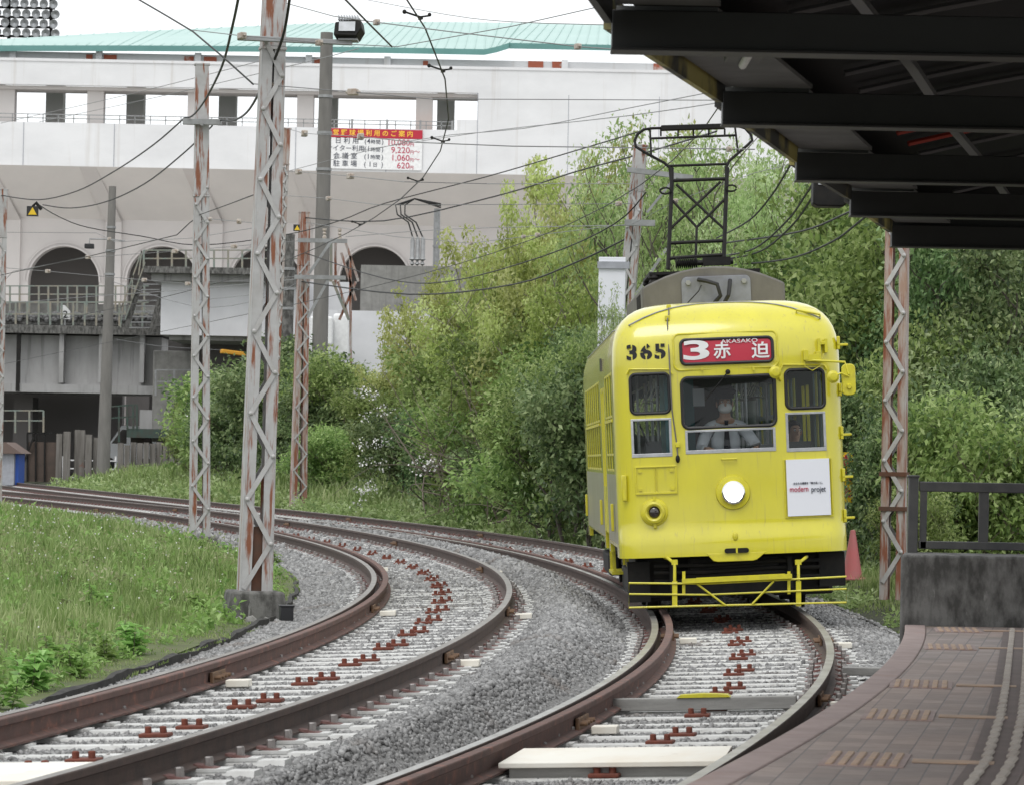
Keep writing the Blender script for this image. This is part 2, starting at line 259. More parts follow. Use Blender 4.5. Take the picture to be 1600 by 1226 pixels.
# ------------------------------------------------------------------ mesh helpers
class MB:
    def __init__(s): s.v = []; s.f = []; s.m = []
    def add(s, V, Fc, mi=0):
        o = len(s.v); s.v += [tuple(map(float, p)) for p in V]
        s.f += [tuple(i + o for i in f) for f in Fc]; s.m += [mi] * len(Fc); return s
    def box(s, c, size, mi=0, rot=None):
        hx, hy, hz = [a / 2 for a in size]; c = Vector(c)
        V = [Vector((x, y, z)) for z in (-hz, hz) for y in (-hy, hy) for x in (-hx, hx)]
        if rot is not None: V = [rot @ p for p in V]
        return s.add([c + p for p in V], [(0, 2, 3, 1), (4, 5, 7, 6), (0, 1, 5, 4), (2, 6, 7, 3), (0, 4, 6, 2), (1, 3, 7, 5)], mi)
    def bar(s, a, b, wx, wy, mi=0, up=(0, 0, 1)):
        a, b = Vector(a), Vector(b); d = (b - a); L = d.length; d.normalize(); u = Vector(up)
        x = d.cross(u)
        if x.length < 1e-4: x = d.cross(Vector((0, 1, 0)))
        x.normalize(); y = x.cross(d)
        rot = Matrix((x, y, d)).transposed()
        return s.box((a + b) / 2, (wx, wy, L), mi, rot)
    def tube(s, pts, r, n=6, closed=False, mi=0, r2=None):
        pts = [Vector(p) for p in pts]; k = len(pts); rings = []; up = None
        for i, p in enumerate(pts):
            if closed: t = pts[(i + 1) % k] - pts[i - 1]
            else: t = pts[min(i + 1, k - 1)] - pts[max(i - 1, 0)]
            if t.length < 1e-9: t = Vector((0, 0, 1))
            t.normalize()
            if up is None:
                up = Vector((0, 0, 1)) if abs(t.z) < .9 else Vector((0, 1, 0))
            x = t.cross(up)
            if x.length < 1e-5: x = t.cross(Vector((1, 0.3, 0)))
            x.normalize(); up = x.cross(t); up.normalize()
            rr = r if r2 is None else r + (r2 - r) * i / max(1, k - 1)
            rings.append([p + (x * math.cos(q) + up * math.sin(q)) * rr for q in [2 * math.pi * j / n for j in range(n)]])
        V = [q for rg in rings for q in rg]; Fc = []
        for i in range(k if closed else k - 1):
            for j in range(n):
                a = i * n + j; b = i * n + (j + 1) % n; c = ((i + 1) % k) * n + (j + 1) % n; d = ((i + 1) % k) * n + j
                Fc.append((a, b, c, d))
        if not closed:
            Fc.append(tuple(range(n - 1, -1, -1))); Fc.append(tuple((k - 1) * n + j for j in range(n)))
        return s.add(V, Fc, mi)
    def lathe(s, prof, c=(0, 0, 0), axis='Z', n=20, mi=0, rot=None):
        c = Vector(c); V = []; Fc = []; k = len(prof)
        for j in range(n):
            a = 2 * math.pi * j / n
            for (r, h) in prof:
                x, y = r * math.cos(a), r * math.sin(a)
                p = Vector((x, y, h)) if axis == 'Z' else (Vector((x, -h, y)) if axis == 'Y' else Vector((h, x, y)))
                V.append(c + (rot @ p if rot is not None else p))
        for j in range(n):
            for i in range(k - 1):
                a = j * k + i; b = ((j + 1) % n) * k + i
                Fc.append((a, b, b + 1, a + 1))
        return s.add(V, Fc, mi)
    def prism(s, poly, axis, a, b, mi=0):
        """poly in the two other axes, extruded from a to b along axis"""
        def mk(p, h):
            if axis == 'X': return (h, p[0], p[1])
            if axis == 'Y': return (p[0], h, p[1])
            return (p[0], p[1], h)
        n = len(poly); V = [mk(p, a) for p in poly] + [mk(p, b) for p in poly]
        Fc = [tuple(range(n - 1, -1, -1)), tuple(range(n, 2 * n))] + [(i, (i + 1) % n, n + (i + 1) % n, n + i) for i in range(n)]
        return s.add(V, Fc, mi)
    def ball(s, c, r, nu=12, nv=8, mi=0, sc_=(1, 1, 1), rot=None):
        prof = [(r * math.sin(math.pi * i / nv), -r * math.cos(math.pi * i / nv)) for i in range(nv + 1)]
        o = len(s.v); s.lathe([(max(a, 1e-4), b) for a, b in prof], (0, 0, 0), 'Z', nu, mi)
        c = Vector(c)
        for i in range(o, len(s.v)):
            p = Vector((s.v[i][0] * sc_[0], s.v[i][1] * sc_[1], s.v[i][2] * sc_[2]))
            if rot is not None: p = rot @ p
            s.v[i] = tuple(c + p)
        return s
    def build(s, name, mats, parent=None, smooth=True, bevel=0, angle=35, fix=True):
        me = bpy.data.meshes.new(name); me.from_pydata(s.v, [], s.f)
        if not isinstance(mats, (list, tuple)): mats = [mats]
        for m in mats: me.materials.append(M[m] if isinstance(m, str) else m)
        me.polygons.foreach_set('material_index', s.m)
        if fix:
            bm = bmesh.new(); bm.from_mesh(me); bmesh.ops.recalc_face_normals(bm, faces=bm.faces[:]); bm.to_mesh(me); bm.free()
        if smooth:
            me.polygons.foreach_set('use_smooth', [True] * len(me.polygons)); me.set_sharp_from_angle(angle=R(angle))
        o = bpy.data.objects.new(name, me); COL.objects.link(o)
        if parent: o.parent = parent
        if bevel:
            b = o.modifiers.new('bevel', 'BEVEL'); b.width = bevel; b.segments = 2; b.limit_method = 'ANGLE'; b.angle_limit = R(40)
        return o

def np_obj(name, V, Fq, mats, parent=None, tint=None, smooth=False):
    """big meshes: V (n,3), Fq (m,k) all faces with k corners"""
    me = bpy.data.meshes.new(name); V = np.asarray(V, np.float32); Fq = np.asarray(Fq, np.int32); k = Fq.shape[1]
    me.vertices.add(len(V)); me.vertices.foreach_set('co', V.ravel())
    me.loops.add(Fq.size); me.loops.foreach_set('vertex_index', Fq.ravel())
    me.polygons.add(len(Fq)); me.polygons.foreach_set('loop_start', np.arange(0, Fq.size, k, dtype=np.int32))
    me.polygons.foreach_set('loop_total', np.full(len(Fq), k, np.int32))
    if smooth: me.polygons.foreach_set('use_smooth', np.ones(len(Fq), bool))
    me.update(calc_edges=True); me.validate()
    if tint is not None:
        a = me.attributes.new('tint', 'FLOAT', 'FACE'); a.data.foreach_set('value', np.asarray(tint, np.float32))
    for m in (mats if isinstance(mats, (list, tuple)) else [mats]): me.materials.append(M[m])
    o = bpy.data.objects.new(name, me); COL.objects.link(o)
    if parent: o.parent = parent
    return o

def tag(o, label=None, cat=None, group=None, kind=None):
    if label: o['label'] = label
    if cat: o['category'] = cat
    if group: o['group'] = group
    if kind: o['kind'] = kind
    return o
def thing(name, label, cat, loc=(0, 0, 0), rot=(0, 0, 0), group=None):
    o = bpy.data.objects.new(name, None); COL.objects.link(o); o.location = loc; o.rotation_euler = rot
    o.empty_display_size = .2
    return tag(o, label, cat, group)
def dup(root, loc=None, rot=None, scale=None, label=None, group=None):
    r = root.copy(); COL.objects.link(r)
    if loc is not None: r.location = loc
    if rot is not None: r.rotation_euler = rot
    if scale is not None: r.scale = scale
    if label: r['label'] = label
    if group: r['group'] = group
    for ch in list(root.children):
        c = ch.copy(); COL.objects.link(c); c.parent = r
        for g in ch.children:
            d = g.copy(); COL.objects.link(d); d.parent = c
    return r
def text(body, size, m, parent, loc, name='lettering', rot=(R(90), 0, 0), extrude=.002, align='CENTER', sx=1.0, bold=0.0, shear=0.0):
    cu = bpy.data.curves.new(name, 'FONT'); cu.body = body; cu.size = size; cu.align_x = align; cu.align_y = 'CENTER'
    cu.extrude = extrude; cu.offset = bold; cu.resolution_u = 4; cu.shear = shear
    t = bpy.data.objects.new(name, cu); COL.objects.link(t)
    bpy.context.view_layer.update()
    me = bpy.data.meshes.new_from_object(t.evaluated_get(bpy.context.evaluated_depsgraph_get()))
    bpy.data.objects.remove(t); bpy.data.curves.remove(cu)
    me.materials.clear(); me.materials.append(M[m]); me.name = name
    o = bpy.data.objects.new(name, me); COL.objects.link(o); o.location = loc; o.rotation_euler = rot; o.scale = (sx, 1, 1)
    if parent: o.parent = parent
    return o
def rrect(x0, z0, x1, z1, r, n=6):
    pts = []
    for cx, cz, a0 in ((x1 - r, z1 - r, 0), (x0 + r, z1 - r, 90), (x0 + r, z0 + r, 180), (x1 - r, z0 + r, 270)):
        for i in range(n + 1):
            a = R(a0 + 90 * i / n); pts.append((cx + r * math.cos(a), cz + r * math.sin(a)))
    return pts
def pbox(mb, x0, y0, x1, y1, D, depth, mi=0, grow=0):
    """upright box whose front face spans the given photo rectangle at distance D"""
    c = P((x0 + x1) / 2, (y0 + y1) / 2, D); sx = abs(x1 - x0) * D / F + grow; sz = abs(y1 - y0) * D / F + grow
    return mb.box((c.x, D + depth / 2, c.z), (sx, depth, sz), mi)
def apply_mods(o):
    bpy.context.view_layer.update()
    me = bpy.data.meshes.new_from_object(o.evaluated_get(bpy.context.evaluated_depsgraph_get()))
    o.modifiers.clear(); o.data = me
    return o
def boolean(o, cutter):
    m = o.modifiers.new('cut', 'BOOLEAN'); m.operation = 'DIFFERENCE'; m.solver = 'EXACT'; m.object = cutter
    apply_mods(o); bpy.data.objects.remove(cutter)

# ------------------------------------------------------------------ track geometry (plan curves in metres)
KN = [0, 15, 30, 45, 65, 90, 190]
def curve(q, step=0.25, L=190):
    t = np.arange(0, L + step, step); k = np.interp(t, KN, q[3:])
    hd = q[2] + np.concatenate([[0], np.cumsum((k[1:] + k[:-1]) / 2 * step)])
    X = q[0] + np.concatenate([[0], np.cumsum((np.sin(hd)[1:] + np.sin(hd)[:-1]) / 2 * step)])
    Y = q[1] + np.concatenate([[0], np.cumsum((np.cos(hd)[1:] + np.cos(hd)[:-1]) / 2 * step)])
    return dict(t=t, X=X, Y=Y, h=hd)
TR = curve([-0.85407, 11.37347, 0.24504, -0.00783, -0.01173, -0.00671, -0.00656, -0.00259, 0.00005, 0.00001])
TL = curve([-3.07937, 11.99149, 0.22, -0.01213, -0.00826, -0.00907, -0.00484, -0.00386, -0.00106, 0])
TR['z'], TL['z'] = 0.0, 0.11
CANT = 0.07
def tp(T, t, off=0.0, z=0.0):
    X, Y, h = (np.interp(t, T['t'], T[k]) for k in 'XYh')
    return Vector((X + off * math.cos(h), Y - off * math.sin(h), T['z'] + off * CANT / 1.505 + z)), float(h)
def TX(T, Y): return np.interp(Y, T['Y'], T['X'])
def TH(T, Y): return np.interp(Y, T['Y'], T['h'])
def sm(a, b, x):
    t = np.clip((x - a) / (b - a), 0, 1); return t * t * (3 - 2 * t)
def bed_h(X, Y):
    dR = (X - TX(TR, Y)) * np.cos(TH(TR, Y)); dL = (X - TX(TL, Y)) * np.cos(TH(TL, Y))
    zR = TR['z'] + dR * CANT / 1.505 - .182; zL = TL['z'] + dL * CANT / 1.505 - .182
    a, b = np.maximum(dL, 0), np.maximum(-dR, 0); S = sm(.36, .64, a / (a + b + 1e-6)); S = np.where(dR > 0, 1, np.where(dL < 0, 0, S))
    h = zL * (1 - S) + zR * S
    near = np.minimum(np.abs(dL), np.abs(dR)); btw = (dL > 0) & (dR < 0)
    h = h + np.where(btw, .155 * sm(.98, 1.4, near) * (1 - .75 * np.clip((Y - 45) / 30, 0, 1)), -.06 * sm(1.1, 1.6, near))
    return h, dR, dL

def strip(name, ys, xa, xb, nx, hf, m, pw=1.0):
    u = np.linspace(0, 1, nx) ** pw
    Xs = xa[:, None] + (xb - xa)[:, None] * u[None]; Ys = np.repeat(ys[:, None], nx, 1); Z = hf(Xs, Ys)
    V = np.c_[Xs.ravel(), Ys.ravel(), Z.ravel()]; i = np.arange(len(ys) - 1)[:, None] * nx + np.arange(nx - 1)[None]
    i = i.ravel(); return np_obj(name, V, np.c_[i, i + 1, i + nx + 1, i + nx], m, smooth=True)
YS = np.concatenate([np.arange(11.5, 50, .25), np.arange(50, 190, 1.0)])
LEDGE, REDGE = 1.72, 1.62
def lx(Y): return TX(TL, Y) - LEDGE / np.cos(TH(TL, Y))
def rx(Y): return TX(TR, Y) + REDGE / np.cos(TH(TR, Y))
def verge_l(X, Y):
    d = lx(Y) - X
    return -.17 + .20 * sm(0, 2.5, d) + .04 * np.sin(X * 1.3 + Y * .4) + .05 * np.sin(X * .5 - Y * .31) * sm(0, 2, d)
def verge_r(X, Y):
    d = X - rx(Y)
    far = sm(40, 60, Y)
    return -.23 + .16 * sm(0, 1.2, d) + far * .5 * sm(1.0, 4.5, d) + far * 3.4 * sm(6, 16, d) + .05 * np.sin(X * .9 + Y * .37) * sm(0, 1, d)
tag(strip('ballast_bed', YS, lx(YS), rx(YS), 36, lambda X, Y: bed_h(X, Y)[0], 'bed'), kind='structure')
tag(strip('grass_verge', YS, lx(YS), lx(YS) - 45, 40, verge_l, 'soil', 2.0), kind='structure')
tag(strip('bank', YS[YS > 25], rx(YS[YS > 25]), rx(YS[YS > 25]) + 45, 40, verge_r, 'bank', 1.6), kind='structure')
gx = np.array([-3000, -800, -200, -60, 0, 60, 200, 800, 3000.]); gy = np.array([-300, 0, 60, 120, 190, 400, 1000, 4000.])
GX, GY = np.meshgrid(gx, gy); ii = (np.arange(len(gy) - 1)[:, None] * len(gx) + np.arange(len(gx) - 1)[None]).ravel()
tag(np_obj('ground', np.c_[GX.ravel(), GY.ravel(), np.full(GX.size, -.55)], np.c_[ii, ii + 1, ii + len(gx) + 1, ii + len(gx)], 'ground'), kind='structure')

# ------------------------------------------------------------------ tracks
def rail_prof():   # (lateral, z) clockwise, z = 0 at the running surface
    return [(-.030, 0), (.030, 0), (.0335, -.006), (.0325, -.036), (.009, -.048), (.008, -.122), (.0635, -.141), (.0635, -.153), (-.0635, -.153),
            (-.0635, -.141), (-.008, -.122), (-.009, -.048), (-.0325, -.036), (-.0335, -.006)]
def sweep(name, T, off, t0, t1, m, parent, top=(0,), zoff=0.0, label=None):
    ts = np.concatenate([np.arange(t0, min(t1, 60), .5), np.arange(max(60, t0), t1, 2.0), [t1]]) if t1 > 60 else np.append(np.arange(t0, t1, .5), t1)
    pr = rail_prof(); k = len(pr); mb = MB(); V = []
    for t in ts:
        for (a, z) in pr: V.append(tp(T, t, off + a, z + zoff)[0])
    for i in range(len(ts) - 1):
        for j in range(k):
            mb.f.append((i * k + j, i * k + (j + 1) % k, (i + 1) * k + (j + 1) % k, (i + 1) * k + j)); mb.m.append(1 if j in top else 0)
    mb.v = [tuple(p) for p in V]
    mb.f += [tuple(range(k)), tuple((len(ts) - 1) * k + j for j in range(k))]; mb.m += [0, 0]
    o = mb.build(name, m, parent, angle=30)
    if label: o['label'] = label
    return o
PITCH = 0.545
def sleeper_mesh():
    mb = MB(); L = 1.12; sag = 0
    poly = [(-.115, -.10), (-.068, 0), (.068, 0), (.115, -.10)]
    mb.prism(poly, 'X', -L, L)
    for s in (-1, 1): mb.box((s * .75, 0, .004), (.46, .15, .016))
    return mb
def fast_mesh():
    mb = MB()
    for s in (-.7525, .7525):
        for q in (-1, 1):
            x = s + q * .115
            mb.box((x, 0, .018), (.115, .085, .014), 0, Matrix.Rotation(q * .18, 3, 'Y'))
            mb.lathe([(.001, .066), (.020, .066), (.023, .061), (.023, .022)], (x + q * .012, 0, 0), 'Z', 6, 1)
    return mb
def one_fast():
    mb = MB(); mb.box((0, 0, .018), (.115, .085, .014), 0, Matrix.Rotation(.18, 3, 'Y')); mb.lathe([(.001, .066), (.020, .066), (.023, .061), (.023, .012)], (.012, 0, 0), 'Z', 6, 1); return mb
ZS = -.163
def build_track(T, label, guard):
    tr = thing('railway_track', label, 'tram track')
    for off in (-.7525, .7525):
        sweep('rail', T, off, 0, 189, ['rail_side', 'rail_shine' if T is TR else 'rail_top'], tr)
    sweep('guard_rail', T, -.7525 + .135, guard[0], guard[1], ['guard', 'guard'], tr, zoff=.012, label='rust red guard rail beside the inner rail')
    sl = sleeper_mesh().build('sleeper', 'sleeper', tr, bevel=.008); fm = one_fast().build('rail_fastening', ['clip', 'bolt'], sl, smooth=False)
    sl.modifiers.clear()
    first = True; far = MB(); farf = MB(); sm_, ff = sleeper_mesh(), fast_mesh(); n = 0; i = 0
    tt = 0.4
    while tt < 188:
        p, h = tp(T, tt, 0, ZS); jit = random.uniform(-.02, .02)
        rot = Euler((0, -CANT / 1.505, -h + random.uniform(-.008, .008)))
        if i < 100:
            o = sl if i == 0 else sl.copy()
            if i: COL.objects.link(o)
            for s in (-.7525, .7525):
                for q in (-1, 1):
                    f = fm if (i == 0 and s < 0 and q < 0) else fm.copy()
                    if f is not fm: COL.objects.link(f); f.parent = o
                    f.location = (s + q * .115, 0, 0); f.rotation_euler = (0, 0, 0 if q > 0 else math.pi)
            o.location = p + Vector((jit, 0, random.uniform(-.006, .004))); o.rotation_euler = rot
        else:
            Rm = rot.to_matrix()
            far.add([p + Rm @ Vector(v) for v in sm_.v], sm_.f); farf.add([p + Rm @ Vector(v) for v in ff.v], ff.f, 0)
        i += 1; tt += PITCH
    fo = far.build('sleeper', 'sleeper', tr, smooth=False); fo['kind'] = 'stuff'; fo['label'] = 'far sleepers of the track'
    f2 = farf.build('rail_fastening', 'clip', fo, smooth=False); f2['kind'] = 'stuff'
    # red rusted centre plates on every fourth pair of sleepers
    pm = MB()
    pm.box((0, 0, .010), (.165, .13, .022), 0)
    for q in (-.042, .042): pm.lathe([(.001, .058), (.019, .058), (.021, .052), (.021, .02)], (q, 0, 0), 'Z', 6, 0)
    pl = pm.build('centre_plate', 'redrust', tr, bevel=.006, smooth=False); pl['label'] = 'rust red bolted plate across the sleepers'
    k = 0; tt = 0.4 + PITCH * 3
    while tt < 70:
        for q in range(2):
            p, h = tp(T, tt + q * PITCH, .0 + q * .07, ZS); o = pl if k == 0 else pl.copy()
            if k: COL.objects.link(o)
            o.location = p; o.rotation_euler = (0, -CANT / 1.505, -h); k += 1
        tt += PITCH * 4
    # rail joints: fishplates and a pale insulating block
    jm = MB()
    for q in (-1, 1): jm.box((q * .028, 0, -.085), (.022, .46, .075), 0)
    for q in (-.17, -.06, .06, .17): jm.lathe([(.001, .055), (.016, .055), (.016, 0)], (0.03, q, -.085), 'X', 6, 0); jm.lathe([(.001, -.055), (.016, -.055), (.016, 0)], (-.03, q, -.085), 'X', 6, 0)
    jt = jm.build('rail_joint', 'joint', tr, bevel=.004, smooth=False); bb = MB().box((.17, .0, -.135), (.16, .13, .05)).build('insulating_block', 'cream', jt, bevel=.006)
    k = 0
    for off, tlist in ((-.7525, (9.4, 20, 33, 47, 60, 75)), (.7525, (11.2, 18.6, 30.5, 43, 57, 72))):
        for t in tlist:
            p, h = tp(T, t + (1.3 if T is TL else 0), off + (.135 if off < 0 and guard[0] < t < guard[1] else 0), 0)
            if k == 0: o = jt
            else:
                o = jt.copy(); COL.objects.link(o); c = bb.copy(); COL.objects.link(c); c.parent = o
            o.location = p; o.rotation_euler = (0, -CANT / 1.505, -h); k += 1
    return tr
build_track(TR, 'tram track the yellow tram stands on, beside the platform', (0, 62))
build_track(TL, 'curved tram track on the left beside the grass, without a tram', (0, 58))

# ballast stones
def ico():
    g = (1 + 5 ** .5) / 2
    V = np.array([(-1, g, 0), (1, g, 0), (-1, -g, 0), (1, -g, 0), (0, -1, g), (0, 1, g), (0, -1, -g), (0, 1, -g), (g, 0, -1), (g, 0, 1), (-g, 0, -1), (-g, 0, 1)], float)
    V /= np.linalg.norm(V[0])
    Fc = np.array([(0, 11, 5), (0, 5, 1), (0, 1, 7), (0, 7, 10), (0, 10, 11), (1, 5, 9), (5, 11, 4), (11, 10, 2), (10, 7, 6), (7, 1, 8), (3, 9, 4), (3, 4, 2), (3, 2, 6), (3, 6, 8), (3, 8, 9), (4, 9, 5), (2, 4, 11), (6, 2, 10), (8, 6, 7), (9, 8, 1)])
    return V, Fc
def stones():
    V0 = np.array([(x, y, z) for z in (-.6, .6) for y in (-.62, .62) for x in (-.68, .68)]); F0 = np.array([(0, 2, 3, 1), (4, 5, 7, 6), (0, 1, 5, 4), (2, 6, 7, 3), (0, 4, 6, 2), (1, 3, 7, 5)])
    Vs = []; Fs = []; Ts = []; off = 0
    for (ya, yb, dens, rad) in ((13.5, 20, 1900, .0160), (20, 27, 1500, .0175), (27, 40, 800, .0225), (40, 58, 300, .033), (58, 85, 90, .05)):
        width = 8.5; n = int((yb - ya) * width * dens)
        Y = rng.uniform(ya, yb, n); u = rng.uniform(0, 1, n); a, b = lx(Y) - .05, rx(Y) + .05; X = a + (b - a) * u
        n = int(((yb - ya) * (b - a).mean()) * dens); Y, X = Y[:n], X[:n]
        h, dR, dL = bed_h(X, Y)
        keep = np.ones(n, bool)
        for d in (dR, dL):
            for s in (-.7525, .7525): keep &= np.abs(d - s) > .11
            keep &= np.abs(d + .7525 - .135) > .08
        # between the sleepers ballast lies lower than their tops, thinner over them
        inn = (np.abs(dR) < 1.02) | (np.abs(dL) < 1.02)
        for T, d in ((TR, dR), (TL, dL)):
            tq = np.interp(Y + d * np.sin(TH(T, Y)), T['Y'], T['t']); ph = np.abs(((tq - .4) / PITCH + .5) % 1 - .5) * PITCH
            keep &= ~((np.abs(d) < 1.13) & (ph < .095) & (rng.uniform(0, 1, n) < (.86 if T is TR else .72)))
        px = X / Y * F
        keep &= (px > -1000) & (px < 1000)
        X, Y, h, inn = X[keep], Y[keep], h[keep], inn[keep]; n = len(X)
        r = rad * rng.uniform(.6, 1.35, n) * np.where(inn, .85, 1)
        S = r[:, None] * rng.uniform(.6, 1.25, (n, 3))
        V = V0[None] * S[:, None] * rng.uniform(.70, 1.30, (n, 8, 1)) + rng.normal(0, .12, (n, 8, 3)) * r[:, None, None]
        q = rng.normal(size=(n, 4)); q /= np.linalg.norm(q, axis=1)[:, None]; a, b, c, d = q.T
        Rm = np.stack([np.stack([1 - 2 * (c * c + d * d), 2 * (b * c - a * d), 2 * (b * d + a * c)], -1), np.stack([2 * (b * c + a * d), 1 - 2 * (b * b + d * d), 2 * (c * d - a * b)], -1),
                       np.stack([2 * (b * d - a * c), 2 * (c * d + a * b), 1 - 2 * (b * b + c * c)], -1)], 1)
        V = np.einsum('nij,nkj->nki', Rm, V)
        V += np.stack([X, Y, h + r * rng.uniform(-.15, .55, n) + np.where(inn, rng.uniform(-.012, .002, n), 0)], -1)[:, None]
        Vs.append(V.reshape(-1, 3)); Fs.append((F0[None] + (np.arange(n) * 8)[:, None, None]).reshape(-1, 4) + off); off += n * 8
        Ts.append(np.repeat(np.clip(rng.beta(1.5, 1.9, n), 0, 1), 6))
    return np_obj('ballast', np.concatenate(Vs), np.concatenate(Fs), 'stone', tint=np.concatenate(Ts))
tag(stones(), 'grey crushed stone ballast around both tracks', 'ballast', kind='stuff')

# boards, timbers and edging along the tracks
def on_track(name, label, cat, T, Y, dx=0, z=0, mk=None, group=None):
    t = float(np.interp(Y, T['Y'], T['t'])); p, h = tp(T, t, dx, z)
    return mk(), p, (0, -CANT / 1.505, -h)
def put(mb, name, mats, label, cat, p, rot, bevel=.006, group=None):
    o = mb.build(name, mats, bevel=bevel); o.location = p; o.rotation_euler = rot
    return tag(o, label, cat, group)
for T, Y, lab in ((TR, 17.8, 'cream crossing board between the rails near the platform edge'), (TL, 15.0, 'cream crossing board at the bottom left corner between rails')):
    t = float(np.interp(Y, T['Y'], T['t'])); p, h = tp(T, t, .03, -.11)
    mb = MB(); V = []
    for x, y, z in ((-.60, -.22, .0), (.60, -.22, .0), (.60, .20, .045), (-.54, .20, .045)): V += [(x, y, z), (x, y, z + .028)]
    mb.add(V, [(0, 2, 4, 6), (1, 7, 5, 3), (0, 1, 3, 2), (2, 3, 5, 4), (4, 5, 7, 6), (6, 7, 1, 0)])
    b = MB().box((0, -.12, -.03), (1.1, .1, .06)).box((0, .12, .0), (1.1, .1, .07))
    root = thing('crossing_board', lab, 'crossing board', p, (0, -CANT / 1.505, -h), 'cream boards between the rails')
    mb.build('board', 'cream', root, bevel=.004); b.build('bearer', 'timber', root)
t = float(np.interp(22.4, TR['Y'], TR['t'])); p, h = tp(TR, t, 0, -.07)
tb = thing('cross_timber', 'grey timber across the track with a yellow capped block', 'timber', p, (0, -CANT / 1.505, -h))
MB().box((0, 0, -.04), (1.24, .10, .085)).build('beam', 'timber', tb, bevel=.006)
MB().prism([(-.18, .004), (.18, .004), (.16, .022), (0, .030), (-.16, .022)], 'Y', -.062, .05).build('cap', 'yellow_trim', tb)
t = float(np.interp(25.4, TR['Y'], TR['t'])); p, h = tp(TR, t, 1.08, -.10)
put(MB().box((0, 0, 0), (.46, .16, .06)), 'plank', 'timber', 'short grey plank between outer rail and platform edge', 'plank', p, (0, 0, -h))
def edge_strip(name, ys, xs, zs, label):
    mb = MB(); V = []
    for x, y, z in zip(xs, ys, zs): V += [(x - .03, y, z - .2), (x + .03, y, z - .2), (x + .025 + random.uniform(-.012, .012), y, z + random.uniform(-.012, .008)), (x - .025, y, z + random.uniform(-.012, .012))]
    n = len(xs)
    for i in range(n - 1):
        for j in range(4): mb.f.append((i * 4 + j, i * 4 + (j + 1) % 4, i * 4 + 4 + (j + 1) % 4, i * 4 + 4 + j)); mb.m.append(0)
    mb.f += [(0, 1, 2, 3), tuple(4 * (n - 1) + j for j in (3, 2, 1, 0))]; mb.m += [0, 0]; mb.v = V
    return tag(mb.build(name, 'edging', angle=60), label, 'edging')
ys = np.arange(20.5, 46, .25); edge_strip('edging_strip', ys, lx(ys) + .02 + .02 * np.sin(ys * 1.9), -.135 - .09 * (1 - sm(20.5, 24, ys)) + .012 * np.sin(ys * 3.1), 'black edging strip between left grass and the ballast')
ys = np.arange(26, 48, .5); edge_strip('edging_strip', ys, rx(ys), np.full(len(ys), -.14), 'black edging strip between the right ballast and the grass by the cone')
q = P(448, 940, 33); bx = MB().box((0, 0, .06), (.13, .13, .14)).box((0, 0, .135), (.15, .15, .015)); put(bx, 'marker_box', 'sign_black', 'small black box on edging beside the near lattice pole', 'box', (q.x, q.y, -.12), (0, 0, .2))
# ------------------------------------------------------------------ platform
ZP = .34
def pe(Y, off=0.0): return TX(TR, Y) + (1.31 + off) / np.cos(TH(TR, Y))
ysp = np.append(np.arange(6, 24.5, .5), 24.5)
def pey(Y):      # before the curve data starts the edge runs straight on
    y0, y1 = 11.6, 12.6
    return np.where(Y < y0, pe(y0) + (Y - y0) * (pe(y1) - pe(y0)), pe(np.maximum(Y, y0)))
def ribbon(name, ys, oa, ob, z0, z1, m, bevel=0):
    mb = MB(); V = []
    for y in ys:
        a, b = float(pey(y) + oa), float(pey(y) + ob); V += [(a, y, z0), (b, y, z0), (b, y, z1), (a, y, z1)]
    mb.v = V; n = len(ys)
    for i in range(n - 1):
        for j in range(4): mb.f.append((i * 4 + j, i * 4 + (j + 1) % 4, i * 4 + 4 + (j + 1) % 4, i * 4 + 4 + j)); mb.m.append(0)
    mb.f += [(0, 1, 2, 3), tuple(4 * (n - 1) + j for j in (3, 2, 1, 0))]; mb.m += [0, 0]
    o = mb.build(name, m, bevel=bevel, smooth=False); return o
tag(ribbon('platform', ysp, .154, 9, -.5, ZP, 'paver'), kind='structure')
kb = thing('platform_kerb', 'pink kerb stones along the curved platform edge', 'kerb', (0, 0, 0))
yy = 8.0
while yy < 24.4:
    y2 = min(yy + .9, 24.5); o = ribbon('kerb_stone', np.linspace(yy + .004, y2 - .004, 5), 0.0, .15, ZP - .16, ZP + .006, 'kerb', .008); o.parent = kb; yy = y2
o = ribbon('face', ysp, .03, .15, -.5, ZP - .165, 'conc_dark'); o.parent = kb
# boarding marks: six raised bars and a long bar
def edge_frame(Y, off):
    a = float(pey(Y)); h = math.atan2(float(pey(Y + .3)) - float(pey(Y - .3)), .6)
    return Vector((a + off, Y, ZP)), h
bm_root = None
def bmark():
    r = thing('boarding_mark', 'x', 'tactile paving', (0, 0, 0), (0, 0, 0), 'boarding marks on the platform')
    mb = MB()
    for k in range(6):
        for q in (-.15, .15): mb.box((-.125 + k * .05, q, .005), (.028, .275, .010))
    mb.build('tactile_bar', 'tactile', r, bevel=.004)
    MB().box((0, 0, .002), (.33, .62, .004)).build('base_tile', 'kerb', r)
    MB().box((.345, 0.0, .004), (.32, .12, .008)).build('long_bar', 'tactile', r, bevel=.003)
    return r
labs = {23.9: 'boarding mark of pale bars nearest the concrete end wall', 21.6: 'second boarding mark from the concrete end wall', 17.85: 'middle orange boarding mark on the platform',
        15.6: 'second nearest boarding mark on the platform', 13.2: 'nearest boarding mark of six orange bars, at the picture bottom'}
for Y, lb in labs.items():
    pxs = {23.9: 1503, 21.6: 1491, 17.85: 1447, 15.6: 1413, 13.2: 1362}[Y]
    x = (pxs - 800) * Y / F; _, h = edge_frame(Y, 0)
    if bm_root is None: bm_root = bmark(); o = bm_root
    else: o = dup(bm_root)
    o.location = (x, Y, ZP); o.rotation_euler = (0, 0, -h * .75); o['label'] = lb
gp = thing('guide_path', 'double line of pale tactile bars along the platform', 'tactile paving')
